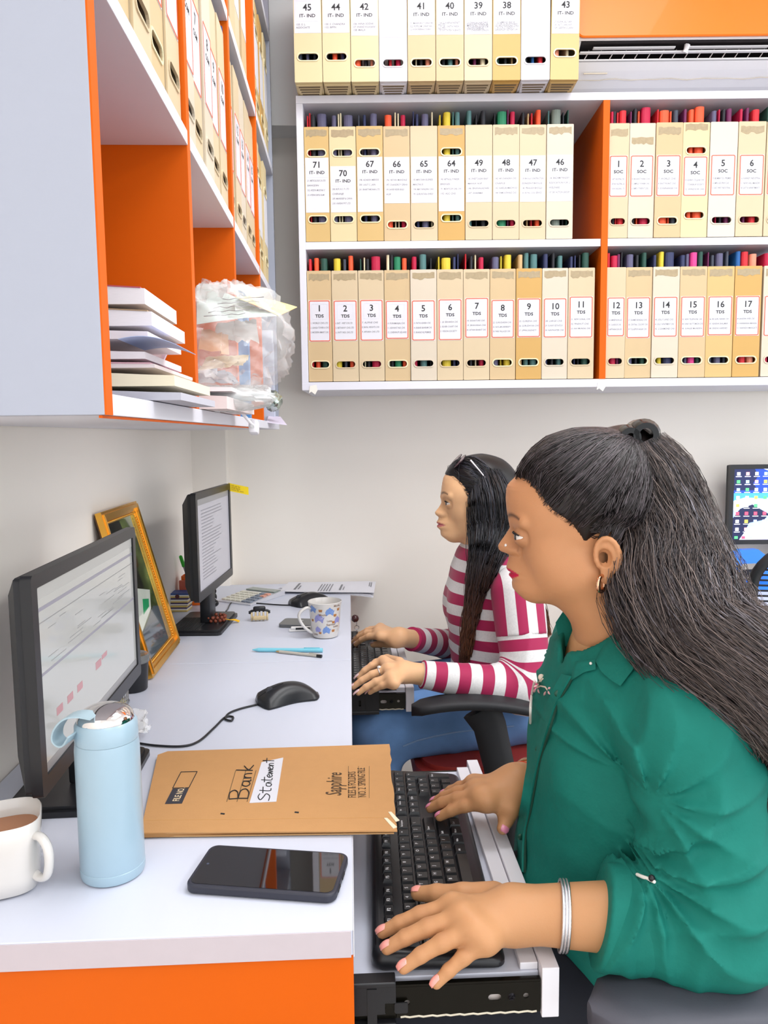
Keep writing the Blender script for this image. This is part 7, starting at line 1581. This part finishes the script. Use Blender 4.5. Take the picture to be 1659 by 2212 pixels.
# jeans
DEN = pm('blue_denim', '#5f86b8', .8, var=.4, scale=14, bump=.2, bscale=900); DEN2 = pm('denim_seam', '#2b4568', .8)
hipB = A3(.40, 1.80, .565); kneeB = atn(845, 1600, Y=1.70)
kneeB = A3(kneeB[0]-.03, 1.72, .545)
def legsB(P):
    d = ell(P, (.42, 1.875, .575), (.15, .17, .085)); a = smin(rc(P, A3(.42, 1.79, .565), kneeB, .085, .072), rc(P, kneeB, kneeB+A3(-.04, .02, -.44), .066, .052), .03)
    b = smin(rc(P, A3(.42, 1.96, .565), A3(.06, 1.98, .545), .085, .070), rc(P, A3(.06, 1.98, .545), A3(.02, 1.98, .1), .064, .05), .03)
    a = a-.004*(1-np.abs(np.sin(P[:, 0]*45+P[:, 2]*30))**.6)*np.clip((.2-np.abs(P[:, 0]-.3))/.2, 0, 1)
    return smin(d, smin(a, b, .02), .03)
vJ, fJ = snets(legsB, (-.12, 1.62, .08), (.60, 2.1, .69), .006); jeans = np_obj('jeans', relax(vJ, fJ, 1), fJ, DEN, PB)
sm = [trace(legsB, x, y, 1.4) for x, y in ((870, 1612), (900, 1600), (940, 1590), (980, 1582), (1020, 1577), (1060, 1573), (1110, 1568))]; sm = [Vector(p) for p in sm if p is not None]
if len(sm) > 2: mb = MB(); mb.tube(sm, .0022, 6); mb.build('side_seam', pm('pale_denim_thread', '#7d9cc2', .8), jeans, 60)
for ky in (1.74, 2.0):
    mb = MB(); mb.sphere((-.03, ky, .045), (.11, .04, .042), 20, 12); mb.build('shoe', M_BLACKM, PB, 90)
# hair
def capB(P):
    Q = HB.L(P); d = ell(Q, (.008, 0, .055), (.100, .083, .0925))
    x = HB.pe[0]-Q[:, 0]*HB.S; y = HB.pe[1]-Q[:, 2]*HB.S
    c = poly2d(x, y, [(956, 1026), (958, 1000), (975, 975), (1040, 960), (1150, 980), (1180, 1330), (1030, 1330), (1018, 1200), (1026, 1150), (1028, 1125), (1029, 1106), (1018, 1099), (1011, 1081), (1003, 1062), (991, 1043), (975, 1027)])/HB.S
    th_ = np.clip(-c*.50, .0003, .013); e = HB.face(Q)-th_; d = smin(smax(d, c+.022, .010), smax(e, c, .0015), .008); return smin(d, smax(rc(Q, HB.loc(1070, 1090), HB.loc(1100, 1222), .070, .042), c, .004), .02)
QTH = [((1050, 1030), 1.835, .035), ((1062, 1085), 1.800, .048), ((1062, 1145), 1.785, .046), ((1046, 1215), 1.760, .030), ((1026, 1290), 1.735, .016), ((1012, 1365), 1.722, .011), ((1003, 1440), 1.720, .007)]
def Qpt(p, y): return atn(*p, Y=y)
QC = np.array([Qpt(p, y) for p, y, r in QTH]); QR = np.array([r for p, y, r in QTH])
for i in (3, 4, 5, 6):                                    # rest on the chest
    tpt = trace(topB, *QTH[i][0], 1.3)
    if tpt is not None: QC[i] = tpt-ray(*QTH[i][0])*(QR[i]*.7)
def massB(P):
    d = None
    for i in range(3):
        x = rc(P, QC[i], QC[i+1], QR[i]*.85, QR[i+1]*.85); d = x if d is None else smin(d, x, .012)
    return d
def hairB(P): return smin(capB(P), massB(P), .012)
lo = np.minimum(HB.O-.17, QC.min(0)-.05); hi = np.maximum(HB.O+.17, QC.max(0)+.05); vH, fH = snets(hairB, lo, hi, .004)
hairb = np_obj('hair', vH, fH, HMAT, PB); colattr(hairb, 'tint', np.tile(L3('#0d0c0f'), (len(vH), 1)))
N1 = 900; hlp = np.array([(962, 1021, .004), (968, 1022, .022), (976, 1027, .036), (991, 1043, .054), (1003, 1062, .064), (1011, 1081, .070), (1019, 1099, .074), (1030, 1107, .077)])
t = rng.uniform(0, 7, N1); st_ = np.stack([np.interp(t, np.arange(8), hlp[:, i]) for i in range(3)], 1); ins_ = rng.random(N1) < .5; st_[:, 0] += np.where(ins_, rng.uniform(0, 50, N1), rng.normal(0, 1.2, N1)); st_[:, 1] += np.where(ins_, -rng.uniform(0, 22, N1), rng.normal(0, 1.2, N1)); st_[:, 1] = np.maximum(st_[:, 1], 985)
sg = np.where(rng.random(N1) < .85, 1, -1); S3 = np.stack([(HB.pe[0]-st_[:, 0])/HB.S, st_[:, 2]*sg, (HB.pe[1]-st_[:, 1])/HB.S], 1)
e0 = rng.uniform(0, 1, N1); E3 = np.stack([(HB.pe[0]-(1040+60*e0+rng.normal(0, 4, N1)))/HB.S, .078*sg, (HB.pe[1]-(1150-20*e0))/HB.S], 1)
u = np.linspace(0, 1, 7)[None, :, None]; CP = S3[:, None]*(1-u)+E3[:, None]*u; CP[..., 2] += (np.sin(np.pi*u[..., 0])*.022); CP[..., 0] -= np.sin(np.pi*u[..., 0])*.014
CP = HB.W(CP.reshape(-1, 3)).reshape(CP.shape); CP = project(capB, CP, rng.uniform(.0002, .003, N1)[:, None]+np.zeros((1, 7))); CP[:, 0] = project(lambda P: np.minimum(HB.face(HB.L(P)), capB(P)), CP[:, :1], .0002)[:, 0]
PS = spline_np(CP, 14); PS[:, 2:] = project(capB, PS[:, 2:], rng.uniform(.0003, .003, N1)[:, None]+np.zeros((1, 12)), 3)
o, _ = strands(PS, rng.uniform(.0005, .0011, N1), hairb, 'sleek_strands', HMAT); o['kind'] = 'stuff'; colattr(o, 'tint', streak(N1, '#0c0b0e', '#474a58'))
_PC, _PR = PC, PR; PC, PR = QC, QR
N2 = 1300; P2 = flow(N2, 26, (.25, 1.25), .0065, 0, camb=.5)
o, _ = strands(P2, rng.uniform(.0005, .0011, N2), hairb, 'long_strands', HMAT); o['kind'] = 'stuff'; colattr(o, 'tint', streak(N2, '#0d0c0f', '#3d3f4a', '#8a5632', 26, es=.45))
N3 = 90; P3_ = flow(N3, 26, (1.0, 1.25), .004, 0, camb=.2)
o, _ = strands(P3_, rng.uniform(.0003, .0005, N3), hairb, 'flyaway_strands', HMAT); o['kind'] = 'stuff'; colattr(o, 'tint', streak(N3, '#1a1312', '#5a4238', '#a8653a', 26))
BC = np.array([Qpt(p, y) for p, y in (((1085, 1060), 1.80), ((1105, 1150), 1.80), ((1118, 1235), 1.80), ((1140, 1310), 1.80), ((1170, 1380), 1.79))]); PC, PR = BC, np.array([.05, .055, .05, .04, .025])
P4_ = flow(900, 24, (.3, 1.05), .004, 0, camb=.6); o, _ = strands(P4_, rng.uniform(.0006, .0013, 900), hairb, 'back_strands', HMAT); o['kind'] = 'stuff'; colattr(o, 'tint', streak(900, '#0d0c0f', '#3d3f4a', '#9a623c', 24))
PC, PR = _PC, _PR
# sunglasses pushed up on the hair
sg_ = thing('sunglasses', 'rose-tinted sunglasses with a thin white arm pushed up on black hair', 'sunglasses', (0, 0, 0))
LENS = pm('rose_lens', '#b58c98', .08, var=.05, coat=.6, alpha=.75); RIMM = pm('dark_wire', '#3a3236', .25, .8); ARMW = pm('white_arm', '#e4dfe6', .3)
g1 = HB.loc(1004, 986); g0 = HB.loc(981, 1011); ud = (g1-g0); gl = np.linalg.norm(ud); ud /= gl
for sgn in (1, -1):
    c = (g0+g1)/2+A3(.004, .036*sgn, .004); n = 24; ring_ = []
    for i in range(n):
        a = 2*math.pi*i/n; ring_.append(HB.w(c+ud*(gl*.52)*math.cos(a)+A3(0, 1, 0)*.026*math.sin(a)))
    nn_ = np.cross(ud, A3(0, 1, 0)); mb = MB(); up_ = HB.R@nn_
    mb.add([tuple(p+up_*.0008) for p in ring_]+[tuple(p-up_*.0008) for p in ring_], [tuple(range(n)), tuple(range(2*n-1, n-1, -1))]+[(i, n+i, n+(i+1) % n, (i+1) % n) for i in range(n)]); mb.build('lens', LENS, sg_)
    mb = MB(); mb.tube([Vector(p) for p in ring_+ring_[:1]], .0011, 6, False); mb.build('rim', RIMM, sg_, 60)
    tip = HB.loc(1044, 1038, .088*sgn); hin = HB.loc(1008, 992, .066*sgn); mb = MB(); mb.tube([Vector(HB.w(hin)), Vector(HB.w(hin*.6+tip*.4+A3(0, .006*sgn, 0))), Vector(HB.w(tip))], [.0022, .0016, .0012], 8); mb.build('temple_arm', ARMW, sg_, 60)
mb = MB(); mb.tube([Vector(HB.w((g0+g1)/2+ud*.004+A3(.004, .012, .006))), Vector(HB.w((g0+g1)/2+ud*.006+A3(.004, 0, .009))), Vector(HB.w((g0+g1)/2+ud*.004+A3(.004, -.012, .006)))], .0012, 6); mb.build('bridge', RIMM, sg_, 60)
# ------------------------------------------------------------------ chairs
ARM = pm('dark_grey_armrest', '#4c4d57', .55, var=.06, bump=.06, bscale=500); RED = pm('maroon_seat_vinyl', '#a83a33', .5, var=.06)
def chair(label, x, y, seatz, armz, arms, seat_m, arm_m, rot=0., ax=-.20, aw=.036, ay=.275):
    t = thing('office_chair', label, 'chair', (x, y, 0), rot)
    mb = MB(); mb.prism(rrect(-.26, .22, -.24, .24, .07), seatz-.06, seatz-.012); mb.prism(rrect(-.245, .205, -.225, .225, .07), seatz-.012, seatz); mb.build('seat', seat_m, t, 40)
    mb = MB(); mb.cyl((0, 0, .10), (0, 0, seatz-.06), .03, .025, 16); mb.build('gas_column', M_BLACK, t, 40)
    for k in range(5):
        a = 2*math.pi*k/5+.3; mb = MB(); mb.tube([(0, 0, .11), (.15*math.cos(a), .15*math.sin(a), .095), (.28*math.cos(a), .28*math.sin(a), .075)], [.03, .024, .016], 8); l = mb.build('base_leg', M_BLACK, t, 40)
        mb = MB(); mb.cyl((.28*math.cos(a)-.012*math.sin(a), .28*math.sin(a)+.012*math.cos(a), .031), (.28*math.cos(a)+.012*math.sin(a), .28*math.sin(a)-.012*math.cos(a), .031), .03, n=16); mb.build('castor', M_BLACKM, l, 40)
    for sg in arms:
        ya = sg*ay
        mb = MB(); n = 16
        def fn(u, v):
            xx = ax+.30*u; hw = aw*(1-.25*(2*u-1)**4)*min(1, (u*10)**.5+.25, ((1-u)*10)**.5+.25); a_ = math.pi*2*v
            zz = armz-.013-.020*(2*u-.75)**2*(1 if u > .37 else 1.4)
            return (xx, ya+hw*math.copysign(abs(math.cos(a_))**.7, math.cos(a_)), zz+.013*math.copysign(abs(math.sin(a_))**.7, math.sin(a_)))
        mb.grid(fn, n, 21)
        mb.f.append(tuple(range(20))); mb.f.append(tuple(reversed(range((n-1)*21, (n-1)*21+20)))); mb.m += [0, 0]
        mb.build('armrest_pad', arm_m, t, 50)
        mb = MB(); mb.tube([(ax+.15, ya, armz-.03), (ax+.17, ya, armz-.07), (ax+.19, ya, armz-.16), (ax+.20, ya*.95, seatz-.035), (ax+.20, ya*.7, seatz-.07)], [.042, .036, .034, .034, .03], 10, True, .35, up=(0, 1, 0)); mb.build('armrest_post', M_BLACKM, t, 50)
    bx = .27
    mb = MB(); R_ = rrect(-.22, .22, seatz+.08, seatz+.60, .09, 8); cp_ = R_+R_[:1]
    bend = lambda yy, zz: bx+.05*(zz-seatz)+.04*(1-(yy/.22)**2)
    mb.tube([(bend(a_, b_), a_, b_) for a_, b_ in cp_], .012, 8, False); mb.build('back_frame', M_BLACK, t, 60)
    nr = 44
    for k in range(nr):
        z = seatz+.095+.49*k/(nr-1); dz = min(z-(seatz+.08), seatz+.60-z); hw = .215-(0 if dz > .09 else .09-math.sqrt(max(0, .09**2-(.09-dz)**2)))
        mb = MB(); mb.tube([(bend(a_, z), a_, z) for a_ in (-hw, -hw*.5, 0, hw*.5, hw)], .0042, 6, True, .5); mb.build('mesh_rib', M_BLACKM, t, 60)
    mb = MB(); mb.tube([(.0, 0, seatz-.05), (.25, 0, seatz-.04), (bx+.05, 0, seatz+.1)], .022, 8); mb.build('back_bracket', M_BLACK, t, 60)
    return t
chair('black office chair with a grey armrest under the green sleeve', .47, .955, .455, .668, (-1, 1), M_BLACKM, ARM, ax=-.235, aw=.046, ay=.243)
chair('office chair with a maroon seat under the blue jeans', .40, 1.865, .485, .668, (-1, 1), RED, M_BLACKM, ax=-.275)
pc3 = at(1650, 1290, Y=1.62)
chair('black mesh-backed chair standing beside the far white desk', 1.075, 1.865, .385, .58, (), M_BLACKM, ARM, rot=-math.pi/2)
